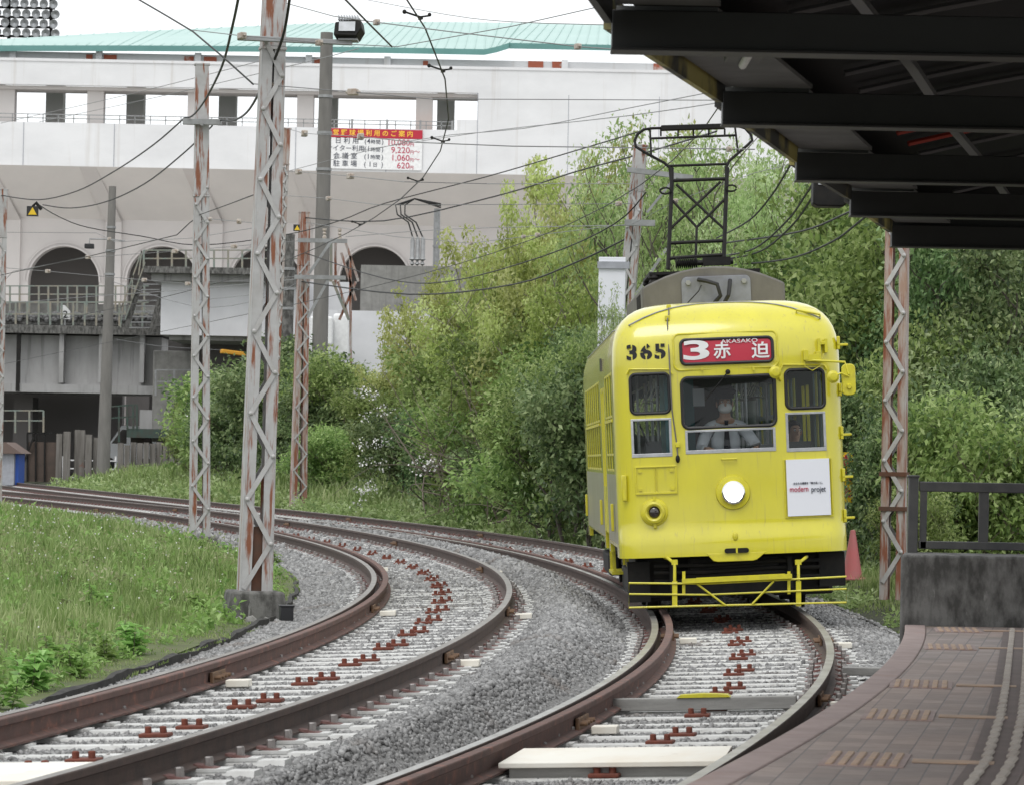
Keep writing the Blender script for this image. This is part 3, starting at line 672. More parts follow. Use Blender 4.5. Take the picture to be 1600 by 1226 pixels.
mb = MB(); k = 0
for Y in np.arange(9, 24.2, .30):
    p, h = edge_frame(Y, 0); x = float(np.interp(Y, [9, 13.2, 15.6, 17.85, 22, 24.5], [1.1, 1.95, 2.36, 2.72, 3.37, 3.76]))
    for q in (-.045, .055):
        mb.box((x + q, Y, ZP + .008), (.036, .245, .016), 0, Matrix.Rotation(-h, 3, 'Z'))
mb.build('tactile_bar', 'tactile_pale', gp, bevel=.005, smooth=False)
mb = MB(); ys = np.arange(9, 24.5, .5); V = []
for Y in ys:
    x = float(np.interp(Y, [9, 13.2, 15.6, 17.85, 22, 24.5], [1.1, 1.95, 2.36, 2.72, 3.37, 3.76])); V += [(x - .11, Y, ZP + .004), (x + .12, Y, ZP + .004)]
mb.v = V; mb.f = [(2 * i, 2 * i + 1, 2 * i + 3, 2 * i + 2) for i in range(len(ys) - 1)]; mb.m = [0] * len(mb.f)
mb.build('base_tile', 'guide_base', gp, smooth=False)

# end wall and railing
q0 = P(1405, 977, 24.55); ww = thing('end_wall', 'dark stained concrete block wall at the platform end', 'wall', (q0.x, 24.55, 0))
MB().prism([(0, 0), (6, 0), (6, .76), (.115, .76)], 'Z', -.22, .86).build('block', 'conc_dark', ww, bevel=.02)
rg = thing('railing', 'dark grey metal railing on top of the concrete wall', 'railing', (q0.x, 25.15, .86))
s = 5200 / 25.1
MB().box((.155, 0, .28), (.075, .075, .58)).box((.155, 0, .575), (.09, .09, .02)).build('post', 'railing', rg, bevel=.006)
MB().box((.235, 0, .28), (.05, .05, .50)).build('post', 'railing', rg, bevel=.005)
for x in (.69, 1.3, 1.9, 2.6): MB().box((x, 0, .27), (.075, .03, .40)).build('post', 'railing', rg, bevel=.004)
MB().box((2.0, 0, .50), (3.6, .06, .075)).build('top_rail', 'railing', rg, bevel=.008)
MB().box((2.0, 0, .06), (3.6, .05, .06)).build('bottom_rail', 'railing', rg, bevel=.006)

# traffic cone
q = P(1331, 905, 44)
cn = thing('traffic_cone', 'faded red traffic cone on grass beside the tram', 'traffic cone', (q.x, q.y, q.z))
MB().lathe([(.0, .66), (.032, .655), (.037, .62), (.135, .03), (.14, 0), (0, 0)], n=24).build('body', 'cone', cn)
MB().prism(rrect(-.19, -.19, .19, .19, .05), 'Z', 0, .03).build('base', 'cone', cn, bevel=.006)

# ------------------------------------------------------------------ canopy
ZC = HC + 1.6
cp = thing('platform_canopy', 'black steel canopy roof over the platform', 'canopy', (0, 0, 0))
BE = []
for px, py in ((945, 80), (1120, 196), (1237, 283), (1323, 338), (1388, 386)):
    y0x = Y0 + .0192 * (px - 800); D = 1.6 * F / (y0x - py); BE.append(((px - 800) * D / F, D))
BE = [(BE[0][0] - .32, BE[0][1] - 2.75), *BE]
XR = 7.0
for (x, D) in BE:
    mb = MB(); mb.box(((x + XR) / 2, D, ZC + .08), (XR - x, .10, .16)); mb.box(((x + XR) / 2, D, ZC + .006), (XR - x + .004, .16, .014))
    for i in range(5): mb.lathe([(.001, -.058), (.008, -.058), (.008, -.05)], (x + .25 + i * .55, D, ZC + .10), 'Y', 6)
    mb.build('beam', 'canopy', cp, bevel=.004, smooth=False)
def canopy_edge(D): 
    xs, ds = zip(*BE); return float(np.interp(D, ds, xs)) + (0 if D <= BE[-1][1] else 0)
# roof sheet: arched bays between beams
def zroof(x, xe): return ZC + .20 + .52 * math.sin(math.pi * min(1, max(0, (x - xe) / 6.0)))
mb = MB(); ds = np.linspace(BE[0][1] - 2.5, BE[-1][1] + .25, 12); nx = 16; V = []
for D in ds:
    xe = canopy_edge(D) - .02
    if D < BE[0][1]: xe = BE[0][0] - .02 + (D - BE[0][1]) * .12
    for i in range(nx): x = xe + (XR - xe) * i / (nx - 1); V.append((x, D, zroof(x, xe) + .05))
mb.v = V + [(a, b, c + .03) for a, b, c in V]; K = len(V)
for r_ in range(len(ds) - 1):
    for i in range(nx - 1):
        a = r_ * nx + i; mb.f += [(a, a + 1, a + nx + 1, a + nx), (K + a, K + a + nx, K + a + nx + 1, K + a + 1)]
for i in range(nx - 1): mb.f += [(i, i + 1, K + i + 1, K + i), ((len(ds) - 1) * nx + i, K + (len(ds) - 1) * nx + i, K + (len(ds) - 1) * nx + i + 1, (len(ds) - 1) * nx + i + 1)]
for r_ in range(len(ds) - 1):
    a = r_ * nx; mb.f += [(a, K + a, K + a + nx, a + nx), (a + nx - 1, a + 2 * nx - 1, K + a + 2 * nx - 1, K + a + nx - 1)]
mb.m = [0] * len(mb.f); mb.build('roof_sheet', 'canopy_roof', cp, angle=60)
xe_, De_ = BE[-1]; gx_ = np.linspace(xe_, XR, 14); ep = MB()
V = [(x, De_ + .06, ZC + .155) for x in gx_] + [(x, De_ + .06, zroof(x, xe_ - .02) + .06) for x in gx_]; V2 = [(a, b + .02, c) for a, b, c in V]; n_ = 14
ep.add(V + V2, [(i, i + 1, n_ + i + 1, n_ + i) for i in range(n_ - 1)] + [(2 * n_ + i, 3 * n_ + i, 3 * n_ + i + 1, 2 * n_ + i + 1) for i in range(n_ - 1)] + [(0, n_, 3 * n_, 2 * n_), (n_ - 1, 3 * n_ - 1, 4 * n_ - 1, 2 * n_ - 1)])
ep.build('end_panel', 'canopy', cp, smooth=False)
for i in range(len(BE) - 1):
    (xa, Da), (xb, Db) = BE[i], BE[i + 1]
    # soffit strip and yellow fascia along the edge
    so = MB(); V = [(xa + .02, Da + .09, ZC + .175), (xa + .42, Da + .09, ZC + .175), (xb + .42, Db - .09, ZC + .175), (xb + .02, Db - .09, ZC + .175)]
    so.add(V + [(a, b, c + .02) for a, b, c in V], [(0, 3, 2, 1), (4, 5, 6, 7), (0, 1, 5, 4), (1, 2, 6, 5), (2, 3, 7, 6), (3, 0, 4, 7)])
    so.build('soffit', 'canopy_soffit', cp)
    f = MB(); V = [(xa - .03, Da + .09, ZC + .10), (xa + .0, Da + .09, ZC + .10), (xb + .0, Db - .09, ZC + .10), (xb - .03, Db - .09, ZC + .10)]
    f.add(V + [(a, b, c + .13) for a, b, c in V], [(0, 3, 2, 1), (4, 5, 6, 7), (0, 1, 5, 4), (1, 2, 6, 5), (2, 3, 7, 6), (3, 0, 4, 7)])
    f.build('fascia', 'canopy_yellow' if i else 'canopy', cp)
    for k in range(3):
        D = Da + (Db - Da) * (k + 1) / 4; xe = canopy_edge(D); rb = MB()
        pts = [(xe + .5 + j * .3, D + .25 * math.sin(j * .2), zroof(xe + .5 + j * .3, xe) + .015) for j in range(14)]
        rb.tube(pts, .018, 6); o = rb.build('arched_rib', 'canopy_red' if (i == 3 and k < 2) else 'canopy_rib', cp)
        if i == 3 and k < 2: o['label'] = 'red painted arched rib'
    for k in range(3):
        x0 = .9 + k * .95; rb = MB(); rb.bar((xa + x0, Da, ZC + .30 + .05 * k), (xb + x0, Db, ZC + .30 + .05 * k), .05, .03); rb.build('purlin', 'canopy_rib', cp)
(xa, Da), (xb, Db) = BE[1], BE[2]
lf = thing('ceiling_light', 'unlit white strip light under the canopy soffit', 'lamp', ((xa + xb) / 2 + .30, (Da + Db) / 2 - .35, ZC + .15))
MB().box((0, 0, 0), (.16, .62, .045)).build('housing', 'canopy_soffit', lf, bevel=.008)
MB().tube([(0, -.28, -.035), (0, .28, -.035)], .018, 10).build('tube', 'white', lf)
q = P(1296, 303, 22.6)
sp = thing('loudspeaker', 'black box loudspeaker hanging below the canopy beams', 'loudspeaker', (q.x, q.y, q.z))
MB().prism([(-.115, .09), (.115, .09), (.115, -.075), (.08, -.09), (-.085, -.09), (-.115, -.075)], 'Y', -.09, .09).build('cabinet', 'black_iron', sp, bevel=.01)
MB().box((-.055, -.095, .065), (.055, .008, .022)).build('badge', 'alu', sp)
MB().box((0, 0, .16), (.03, .03, .16)).build('bracket', 'black_iron', sp)

# ------------------------------------------------------------------ lattice poles
def lattice(label, px_b, py_b, D, wb, wt, zt, *, lm='lace', lean=0.0, yaw=R(14), zl0=.12, zl1=None, m='pole', n0=1.25, depth=None, base=True, zb=None):
    b = P(px_b, py_b, D)
    if zb is not None: b.z = zb
    H = zt - b.z; zl1 = zl1 or H - 1.0
    root = thing('lattice_pole', label, 'pole', b, (0, lean, yaw), 'rusty lattice poles')
    dp = depth or .62
    W = lambda z: wb + (wt - wb) * z / H
    for s in (-1, 1):
        mb = MB()
        def pt(z, x, y): return (s * (W(z) / 2 - x), y * W(z) * dp, z)
        fl = .34; th = .012
        # channel: web on the side, flanges on front and back
        for (y0, y1, x0, x1) in ((-.5, .5, 0, th), (-.5, -.5 + .05, th, wb * fl), (.5 - .05, .5, th, wb * fl)):
            V = [pt(z, x, y) for z in (0, H) for (x, y) in ((x0, y0), (x1, y0), (x1, y1), (x0, y1))]
            mb.add(V, [(0, 3, 2, 1), (4, 5, 6, 7), (0, 1, 5, 4), (1, 2, 6, 5), (2, 3, 7, 6), (3, 0, 4, 7)])
        mb.build('channel', m, root, bevel=.004, smooth=False)
    for face in (-1, 1):
        lace = MB(); z = zl0; side = -1; rv = MB()
        while z < zl1:
            w0 = W(z); z2 = z + w0 * n0; w1 = W(z2); yf = face * (w0 * dp / 2 + .012 + (.006 if side > 0 else 0))
            a = (side * (w0 / 2 - .035), yf, z); b2 = (-side * (w1 / 2 - .035), face * (w1 * dp / 2 + .012 + (.006 if side > 0 else 0)), z2)
            lace.bar(a, b2, .012, .052 if wb > .3 else .045, up=(0, 1, 0)) if False else lace.bar(a, b2, .05, .009, up=(0, 1, 0))
            rv.ball((b2[0], b2[1] + face * .012, b2[2]), .024, 8, 5)
            z = z2; side = -side
        lace.add(rv.v, rv.f); lace.build('lacing', lm, root, smooth=False)
    mb = MB()
    for zq in (zl1 + .1,): mb.box((0, 0, zq), (W(zq) + .02, W(zq) * dp + .03, .03))
    for s in (-1, 1):
        V = [(x, s * W(z) * dp * .5 + s * (.002 + q), z) for z in (zl1 + .12, H) for x, q in ((-W(z) * .49, 0), (W(z) * .49, 0), (W(z) * .49, .008), (-W(z) * .49, .008))]
        mb.add(V, [(0, 3, 2, 1), (4, 5, 6, 7), (0, 1, 5, 4), (1, 2, 6, 5), (2, 3, 7, 6), (3, 0, 4, 7)])
    mb.box((0, 0, H), (wt + .04, wt * dp + .04, .03)); mb.build('top_plate', m, root, bevel=.003, smooth=False)
    if base:
        ft = MB(); ft.prism([(-wb * .95, -.4), (wb * .95, -.4), (wb * .8, .03), (-wb * .8, .03)], 'Y', -wb * .75, wb * .7); ft.build('footing', 'conc_dark', root, bevel=.03)
    return root, b, H
# near pole
l1, b1, H1 = lattice('tall near lattice pole on the left grass, with a floodlight on its arm', 398, 926, 34.5, .345, .205, 8.4, lean=R(.75), zl0=.05, zl1=5.55, n0=1.36)
MB().box((0.01, 0, .34), (.14, .13, .70)).build('core', 'pole_in', l1)
def arm(parent_label, cx, z, D, x0, x1, y, m='steel_grey'):
    return MB()
# floodlight with its bracket
pa, pb = P(370, 58, 34.3), P(550, 66, 34.3)
ar = MB().bar(pa, pb, .07, .05).build('crossarm', 'steel_grey', smooth=False, bevel=.004)
tag(ar, 'long grey crossarm through the top of the near lattice pole', 'crossarm')
pf = P(545, 44, 34.3); fl = thing('floodlight', 'grey floodlight on the crossarm end above the thick concrete pole', 'floodlight', pf, (R(-10), 0, R(-8)))
mb = MB(); mb.prism([(-.13, .04), (.13, .08), (.15, -.02), (.10, -.11), (-.14, -.10)], 'Y', -.11, .11); mb.build('housing', 'black_iron', fl, bevel=.01)
MB().box((0, -.118, -.01), (.17, .012, .10)).build('lens', 'alu', fl)
mb = MB()
for i in range(8): mb.box((-.1 + i * .028, 0, .095), (.01, .2, .05))
mb.build('cooling_fins', 'alu', fl)
MB().box((0, 0, -.125), (.2, .10, .02)).box((.01, 0, -.10), (.03, .03, .08)).build('bracket', 'steel_grey', fl)

l2, b2_, H2 = lattice('slim lattice pole behind the near one, small crossarm on top', 312, 840, 57, .36, .225, b1.z + 8.1, lean=R(-.9), zl0=.1, n0=1.12, zl1=5.75, yaw=R(10))
x2 = P(315, 190, 56.8); xa2 = MB().box((0, 0, 0), (.66, .10, .10)).box((0, -.06, -.04), (.05, .02, .06)); xo = xa2.build('crossarm', 'steel_grey', smooth=False, bevel=.004); xo.location = x2
tag(xo, 'short grey crossarm across the top of the slim lattice pole', 'crossarm')
l3, b3, H3 = lattice('far lattice pole in front of the ivy hedge with two crossarms', 466, 791, 98, .47, .30, P(476, 332, 98).z, lean=R(.1), zl0=.1, n0=1.05, zl1=7.0, m='pole_rusty', yaw=R(18), base=False)
xp = thing('crossarm', 'grey bracket arms with braces on the far lattice pole', 'crossarm', P(476, 433, 97.6))
MB().box((.45, 0, 0), (1.5, .12, .12)).build('lower_arm', 'steel_grey', xp); MB().box((.5, 0, 1.08), (1.45, .12, .12)).build('upper_arm', 'steel_grey', xp)
mb = MB(); mb.bar((.1, 0, -1.2), (.7, 0, -.05), .06, .08); mb.bar((.12, -.05, .1), (.75, -.05, 1.05), .06, .08); mb.build('brace', 'steel_grey', xp)
mb = MB()
for x in (.55, 1.0): mb.lathe([(.0, .3), (.06, .3), (.06, .24), (.03, .2), (.06, .15), (.03, .1), (.06, .06), (.06, 0)], (x, 0, 1.14), n=10)
mb.build('insulator', 'insul', xp)
l4, b4, H4 = lattice('lattice pole on the right between traffic cone and platform wall', 1394, 936, 38.5, .285, .24, 8.0, lean=R(-.2), zl0=.2, n0=1.25, m='pole_rusty', yaw=R(-16), zl1=6.4, base=False)
mb = MB()
for z in (1.45, 1.05): mb.box((0, 0, z), (.32, .22, .05))
mb.build('collar', 'pole_in', l4)
q5 = P(978, 560, 66); l5, b5, H5 = lattice('leaning rusty lattice pole behind the tram pantograph', 972, 560, 66, .40, .26, P(1003, 226, 66).z, lean=R(4.0), zl0=2, n0=1.2, m='pole', yaw=R(-10), base=False, zb=.2)
l5.location.x -= (q5.z - .2) * math.tan(R(4.0))
x5 = thing('crossarm', 'grey bracket arms on the leaning pole behind the pantograph', 'crossarm', P(1000, 265, 65.6))
MB().bar((-.25, 0, .0), (1.05, 0, -.14), .12, .1).build('upper_arm', 'steel_grey', x5); MB().box((.02, 0, -1.05), (.60, .12, .12)).build('lower_arm', 'steel_grey', x5)
mb = MB(); mb.bar((.15, -.1, -.85), (.72, -.1, -.12), .05, .05); mb.bar((-.05, -.1, -2.5), (.55, -.1, -1.55), .09, .06); mb.build('brace', 'steel_grey', x5)
l6, b6, H6 = lattice('lattice pole cut off by the left picture edge', -7, 785, 89, .34, .28, P(-4, 296, 89).z, zl0=.1, n0=1.1, zl1=7.0, yaw=R(12), base=False)
l7, b7, H7 = lattice('rusty pole mostly hidden behind the near lattice pole', 424, 600, 84, .20, .16, P(446, 200, 84).z, zl0=1, n0=1.2, m='pole_rusty', lean=R(1.6), base=False, zb=0)
# white cabinet beside the leaning pole
qc = P(956, 480, 62); cb = thing('signal_cabinet', 'tall pale grey flat cabinet standing behind the tram', 'cabinet', (qc.x, 62, 0), (0, 0, R(-8)))
MB().box((.0, .12, .9), (.09, .09, 1.9)).build('post', 'steel_grey', cb)
MB().box((0, 0, (P(956, 402, 62).z + 1.7) / 2), (.50, .16, P(956, 402, 62).z - 1.7)).build('panel', 'white_board', cb, bevel=.01)
zt = P(956, 408, 62).z; mb = MB(); mb.box((0.03, -.1, zt - .08), (.60, .05, .13)); mb.box((0.0, -.09, zt - 1.05), (.52, .03, .03)); mb.build('clamp_band', 'panel_grey', cb)

# concrete poles
def cpole(label, px, py, D, px2, py2, r0, r1, m='conc_pole', zb=None):
    a, b = P(px, py, D), P(px2, py2, D)
    if zb is not None: a.z = zb
    root = thing('concrete_pole', label, 'pole', a, (0, 0, 0), 'concrete poles')
    d = b - a
    MB().tube([Vector((0, 0, 0)), d * .25, d * .5, d * .75, d], r0, 18, r2=r1).build('shaft', m, root)
    mb = MB(); n = 3
    for k in range(n):
        f = .70 + .08 * k; c = d * f; mb.lathe([(r0 + (r1 - r0) * f + .012, -.05), (r0 + (r1 - r0) * f + .03, -.05), (r0 + (r1 - r0) * f + .03, .05), (r0 + (r1 - r0) * f + .012, .05)], c, n=16)
    mb.build('band', 'steel_grey', root)
    return root
cpole('concrete pole at the left in front of the railway bridge', 161, 750, 150, 175, 291, .31, .165)
cpole('thick tall concrete pole behind the price banner line, under the floodlight', 499, 560, 118, 510, 50, .31, .22, zb=.3)
cpole('short dark concrete pole between near and far lattice poles', 446, 600, 124, 452, 366, .27, .20, 'conc_dark', zb=.5)
tp_ = cpole('pale utility pole with cable ends in front of the stadium arch', 680, 470, 176, 683, 326, .22, .17, 'steel_grey', zb=.5)
tf = tp_; TQ = P(652, 392, 175.5) - tp_.location
for i in range(3):
    mb = MB(); mb.lathe([(.0, .75), (.05, .75), (.12, .55), (.12, -.35), (.18, -.45), (.05, -.55), (.14, -.7), (.0, -.8)], (-.26 + i * .27, 0, 0), n=10); mb.build('termination', 'steel_grey', tf).location = TQ
for i in range(3): MB().tube([(-.26 + i * .27, 0, .7), (-.5 + i * .2, 0, 1.5), (-1.1 + i * .2, 0, 1.9), (-1.2 + i * .25, 0, 2.4), (-.2, 0, 2.75), (1.2, 0, 2.3 + .1 * i)], .04, 6).build('cable', 'cable', tf).location = TQ

# ------------------------------------------------------------------ stadium
DS = 250.0
def zs(py, px=300, D=DS): return P(px, py, D).z
def xs(px, D=DS): return (px - 800) * D / F
st = thing('baseball_stadium', 'white concrete baseball stadium with green roof and arches', 'stadium', (xs(393.5), DS, 0))
ox = xs(400)
def sbox(mb, px0, px1, z0, z1, y0, y1, mi=0):
    x0, x1 = xs(px0) - ox, xs(px1) - ox; return mb.box(((x0 + x1) / 2, (y0 + y1) / 2, (z0 + z1) / 2), (x1 - x0, y1 - y0, z1 - z0), mi)
zt0, zt1, zo0, zl0_, zsf, zar = zs(96), zs(136), zs(195), zs(263), zs(337), zs(450)
PXA, PXB = -330, 1560
mb = MB(); sbox(mb, PXA, PXB, zt1, zt0, 0, .6); sbox(mb, PXA, PXB, zt0 - .15, zt0 + .06, -.08, .7)
mb.build('upper_parapet', 'stadium', st)
mb = MB(); sbox(mb, PXA, 712, zl0_, zo0, 0, .5); sbox(mb, 745, PXB, zl0_, zt1 - .003, -.02, .9); sbox(mb, 712.1, 744.9, zl0_, zo0 + .8, .0, .5)
mb.build('lower_parapet', 'stadium', st)
for px in np.arange(-250, 1300, 142):
    mb = MB(); sbox(mb, px, px + 1.0, zl0_ + .02, (zo0 if px < 700 else zt1) - .03, -.03, .0); mb.build('panel_joint', 'panel_grey', st)
# deck slab, ceiling slab
mb = MB(); sbox(mb, PXA, 745, zo0 - 1.4, zo0 - 1.1, .55, 14); mb.build('deck', 'beige', st)
mb = MB(); sbox(mb, PXA, 745, zt1 - .28, zt1 - .02, .65, 3.2); mb.build('ceiling_beam', 'beige', st)
for px in (-155, 3, 143, 301, 473, 660):
    mb = MB(); sbox(mb, px - 13, px + 13, zo0 - 1.1, zt1, 1.0, 2.2); mb.build('column', 'beige', st)
for px in (-105, 54, 185, 335, 500, 700 - 10):
    mb = MB(); sbox(mb, px - 14, px + 14, zo0 - 1.1, zt1 + 1.9, 9.5, 11); mb.build('column', 'soffit', st)
mb = MB()
for zz in (zo0 + .62, zo0 + .33): sbox(mb, PXA, 706, zz - .03, zz + .03, .1, .16)
for px in np.arange(-320, 706, 24): sbox(mb, px - .7, px + .7, zo0, zo0 + .62, .1, .15)
for px in (496, 548, 603, 655, 705): sbox(mb, px - 1.6, px + 1.6, zo0, zo0 + .7, .02, .16)
mb.build('handrail', 'steel_grey', st)
# sloped soffit
mb = MB(); x0, x1 = xs(PXA) - ox, xs(PXB) - ox
V = [(x0, .0, zl0_ - .003), (x1, .0, zl0_ - .003), (x1, 6.0, zsf), (x0, 6.0, zsf)]
mb.add(V + [(a, b + .3, c + .3) for a, b, c in V], [(0, 1, 2, 3), (4, 7, 6, 5), (0, 4, 5, 1), (2, 6, 7, 3), (0, 3, 7, 4), (1, 5, 6, 2)])
mb.build('soffit', 'soffit', st)
# wall with arches
def arch_poly(cx, r, zb, zc, n=20): return [(cx - r, zb), (cx + r, zb)] + [(cx + r * math.cos(R(180 * i / n)), zc + r * math.sin(R(180 * i / n))) for i in range(n + 1)]
D2 = DS + 6
wl = MB(); sbox(wl, PXA, PXB, -.5, zsf + .25, 6.0, 7.2); wall = wl.build('arch_wall', 'beige', st, smooth=False)
cut = MB(); arches = [-60, 102, 256, 418, 588]
for px in arches:
    cx = (px - 800) * D2 / F - ox; cut.prism(arch_poly(cx, 2.72, 3.0, zs(385, px, D2) - 2.72), 'Y', 5, 9)
cu = cut.build('cut', 'beige', smooth=False); cu.location = st.location
bpy.context.view_layer.update(); boolean(wall, cu)
for px in arches:
    cx = (px - 800) * D2 / F - ox; zc = zs(385, px, D2) - 2.72; mb = MB()
    for ra, rb, ya in ((2.72, 2.84, 5.86), (2.98, 3.10, 5.93)):
        n = 24; V = []
        for i in range(n + 1):
            a = R(180 * i / n)
            for r_, y in ((ra, ya), (rb, ya), (rb, 6.02), (ra, 6.02)): V.append((cx + r_ * math.cos(a), y, zc + r_ * math.sin(a)))
        mb.add(V, [(i * 4 + j, i * 4 + (j + 1) % 4, i * 4 + 4 + (j + 1) % 4, i * 4 + 4 + j) for i in range(n) for j in range(4)] + [(0, 1, 2, 3), (4 * n + 3, 4 * n + 2, 4 * n + 1, 4 * n)])
    mb.build('arch_moulding', 'beige', st, angle=50)
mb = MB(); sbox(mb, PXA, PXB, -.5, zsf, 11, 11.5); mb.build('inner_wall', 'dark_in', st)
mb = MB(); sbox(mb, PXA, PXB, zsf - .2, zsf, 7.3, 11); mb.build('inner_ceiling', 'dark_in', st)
# bracket fins between the arches
for a, b in zip(arches[:-1], arches[1:]):
    c = ((a + b) / 2 - 800) * D2 / F - ox; mb = MB(); hw = .62
    V = [(c - hw, 5.7, -.3), (c + hw, 5.7, -.3), (c + hw * 1.0, 5.7, zsf - .2), (c - hw * 1.0, 5.7, zsf - .2), (c + hw * 1.0 - 1.4, -.0, zl0_ - .01), (c - hw * 1.0 - 1.4, -.0, zl0_ - .01)]
    Vb = [(x, y + (.31 if i < 4 else .3), z) for i, (x, y, z) in enumerate(V)]
    mb.add(V + Vb, [(0, 1, 2, 3), (3, 2, 4, 5), (6, 9, 8, 7), (9, 11, 10, 8), (0, 3, 9, 6), (1, 7, 8, 2), (3, 5, 11, 9), (2, 8, 10, 4), (0, 6, 7, 1), (4, 10, 11, 5)])
    mb.build('bracket_rib', 'beige', st, smooth=False)
# top storey wall and roof
mb = MB(); sbox(mb, PXA, PXB, zt0 - .5, zs(79), 2.2, 2.6); mb.build('top_wall', 'stadium', st)
for px in (9, 145, 301, 476, 600, 880):
    mb = MB(); sbox(mb, px - 5, px + 5, zt0, zs(77), 1.75, 2.19); mb.build('pilaster', 'stadium', st)
for a, b, c in ((124, 134, 0), (152, 172, 0), (279, 294, 0), (310, 330, 0), (484, 500, 0), (656, 664, 0), (822, 846, 1), (860, 884, 1), (1020, 1068, 1)):
    mb = MB(); sbox(mb, a, b, zt0 + .08, zs(82) if not c else zs(79), 2.12 - .01 * c, 2.19); mb.build('rusty_panel', 'rust_patch', st)
def roof(pe_, pr, De, Dr, name):
    mb = MB(); n = len(pe_); E_ = []; Rg = []
    for (a, b), (c, d) in zip(pe_, pr):
        e, r_ = P(a, b, De), P(c, d, Dr); E_.append(e - st.location); Rg.append(r_ - st.location)
    V = [tuple(p) for p in E_] + [tuple(p) for p in Rg] + [(p.x, p.y + .15, p.z - .42) for p in E_] + [(p.x, p.y + .4, p.z - .45) for p in Rg]
    Fc = []; mi = []
    for i in range(n - 1):
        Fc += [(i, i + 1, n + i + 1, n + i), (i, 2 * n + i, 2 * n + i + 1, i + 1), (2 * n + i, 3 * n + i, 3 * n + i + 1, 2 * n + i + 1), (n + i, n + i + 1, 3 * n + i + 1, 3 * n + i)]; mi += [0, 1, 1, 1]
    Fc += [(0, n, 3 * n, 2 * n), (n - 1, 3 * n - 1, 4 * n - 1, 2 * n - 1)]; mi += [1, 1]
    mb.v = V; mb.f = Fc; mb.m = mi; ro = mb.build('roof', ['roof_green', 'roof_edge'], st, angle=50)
    rb = MB()
    for i in range(n - 1):
        k = max(2, int((E_[i + 1] - E_[i]).length / .75))
        for j in range(k):
            f = j / k; rb.bar(E_[i].lerp(E_[i + 1], f) + Vector((0, 0, .03)), Rg[i].lerp(Rg[i + 1], f) + Vector((0, 0, .03)), .06, .05)
    rb.build('roof_seam', 'roof_green', ro, smooth=False)
roof([(-330, 76), (0, 70), (200, 70), (400, 71), (600, 73), (757, 76), (776, 72), (795, 66)], [(-330, 68), (0, 60), (250, 46), (480, 36), (640, 33), (760, 34), (800, 34.5), (830, 35)], 251.0, 276, 'roof')
roof([(796, 66), (950, 69), (1250, 75), (1560, 82)], [(831, 35), (950, 38), (1250, 46), (1560, 56)], 251.5, 276.2, 'roof')
# pale ground sheet before the stadium, added to bounce light onto its soffit
tag(MB().box((xs(400), 213, -.45), (150, 72, .2)).build('bounce_sheet', 'paving', smooth=False), kind='structure')
# banner
bn = thing('price_banner', 'white banner with red heading and prices on the stadium parapet', 'banner', (xs(571), DS - .12, 0))
def bx_(px0, py0, px1, py1):
    a, b = P(px0, py0, DS - .12), P(px1, py1, DS - .12); return a, b
z_ = lambda py: zs(py, 577)
mb = MB().box((0, 0, (z_(216) + z_(264.5)) / 2), (xs(655) - xs(497), .05, z_(216) - z_(264.5))); mb.build('white_sheet', 'white', bn)
mb = MB().box((0, -.005, (z_(201.5) + z_(215.5)) / 2), (xs(655) - xs(497), .06, z_(201.5) - z_(215.5))); mb.build('red_heading', 'red_sign', bn)
def bt(body, px, py, hpx, m, al='CENTER', sx=1.0, bold=.001): return text(body, hpx * DS / F * 1.12, m, bn, ((px - 577) * DS / F, -.045, z_(py + (px - 577) * .0 )), rot=(R(90), 0, 0), align=al, sx=sx, bold=bold)
bt('県 営 野 球 場 利 用 の ご 案 内', 572, 208.5, 9.0, 'text_gold', sx=1.0, bold=.008)
for body, px, py, h_, m_, al in (('日 利 用', 538, 221, 9.5, 'text_navy', 'CENTER'), ('(', 567, 221, 9.5, 'text_navy', 'CENTER'), ('4', 572, 221, 10, 'text_navy', 'CENTER'), ('時間', 583, 222, 7, 'text_navy', 'CENTER'), (')', 594, 221, 9.5, 'text_navy', 'CENTER'), ('10,080', 637, 222, 12, 'text_red', 'RIGHT'), ('円', 640, 225, 6, 'text_red', 'CENTER'),
      ('ナイター利用', 536, 233, 9, 'text_navy', 'CENTER'), ('(', 567, 233, 9.5, 'text_navy', 'CENTER'), ('1', 572, 233, 10, 'text_navy', 'CENTER'), ('時間', 583, 234, 7, 'text_navy', 'CENTER'), (')', 594, 233, 9.5, 'text_navy', 'CENTER'), ('9,220', 637, 234, 12, 'text_red', 'RIGHT'), ('円', 640, 237, 6, 'text_red', 'CENTER'), ('〜', 648, 236, 8, 'text_red', 'CENTER'),
      ('会 議 室', 536, 245, 9.5, 'text_navy', 'CENTER'), ('(', 567, 245, 9.5, 'text_navy', 'CENTER'), ('1', 572, 245, 10, 'text_navy', 'CENTER'), ('時間', 583, 246, 7, 'text_navy', 'CENTER'), (')', 594, 245, 9.5, 'text_navy', 'CENTER'), ('1,060', 637, 246, 12, 'text_red', 'RIGHT'), ('円', 640, 249, 6, 'text_red', 'CENTER'), ('〜', 648, 248, 8, 'text_red', 'CENTER'),
      ('駐 車 場', 536, 257, 9.5, 'text_navy', 'CENTER'), ('(', 567, 257, 9.5, 'text_navy', 'CENTER'), ('1', 575, 257, 10, 'text_navy', 'CENTER'), ('日', 583, 258, 7, 'text_navy', 'CENTER'), (')', 594, 257, 9.5, 'text_navy', 'CENTER'), ('620', 637, 258, 12, 'text_red', 'RIGHT'), ('円', 640, 261, 6, 'text_red', 'CENTER')):
    bt(body, px, py, h_, m_, al)
bn.rotation_euler = (0, R(0.25), 0)

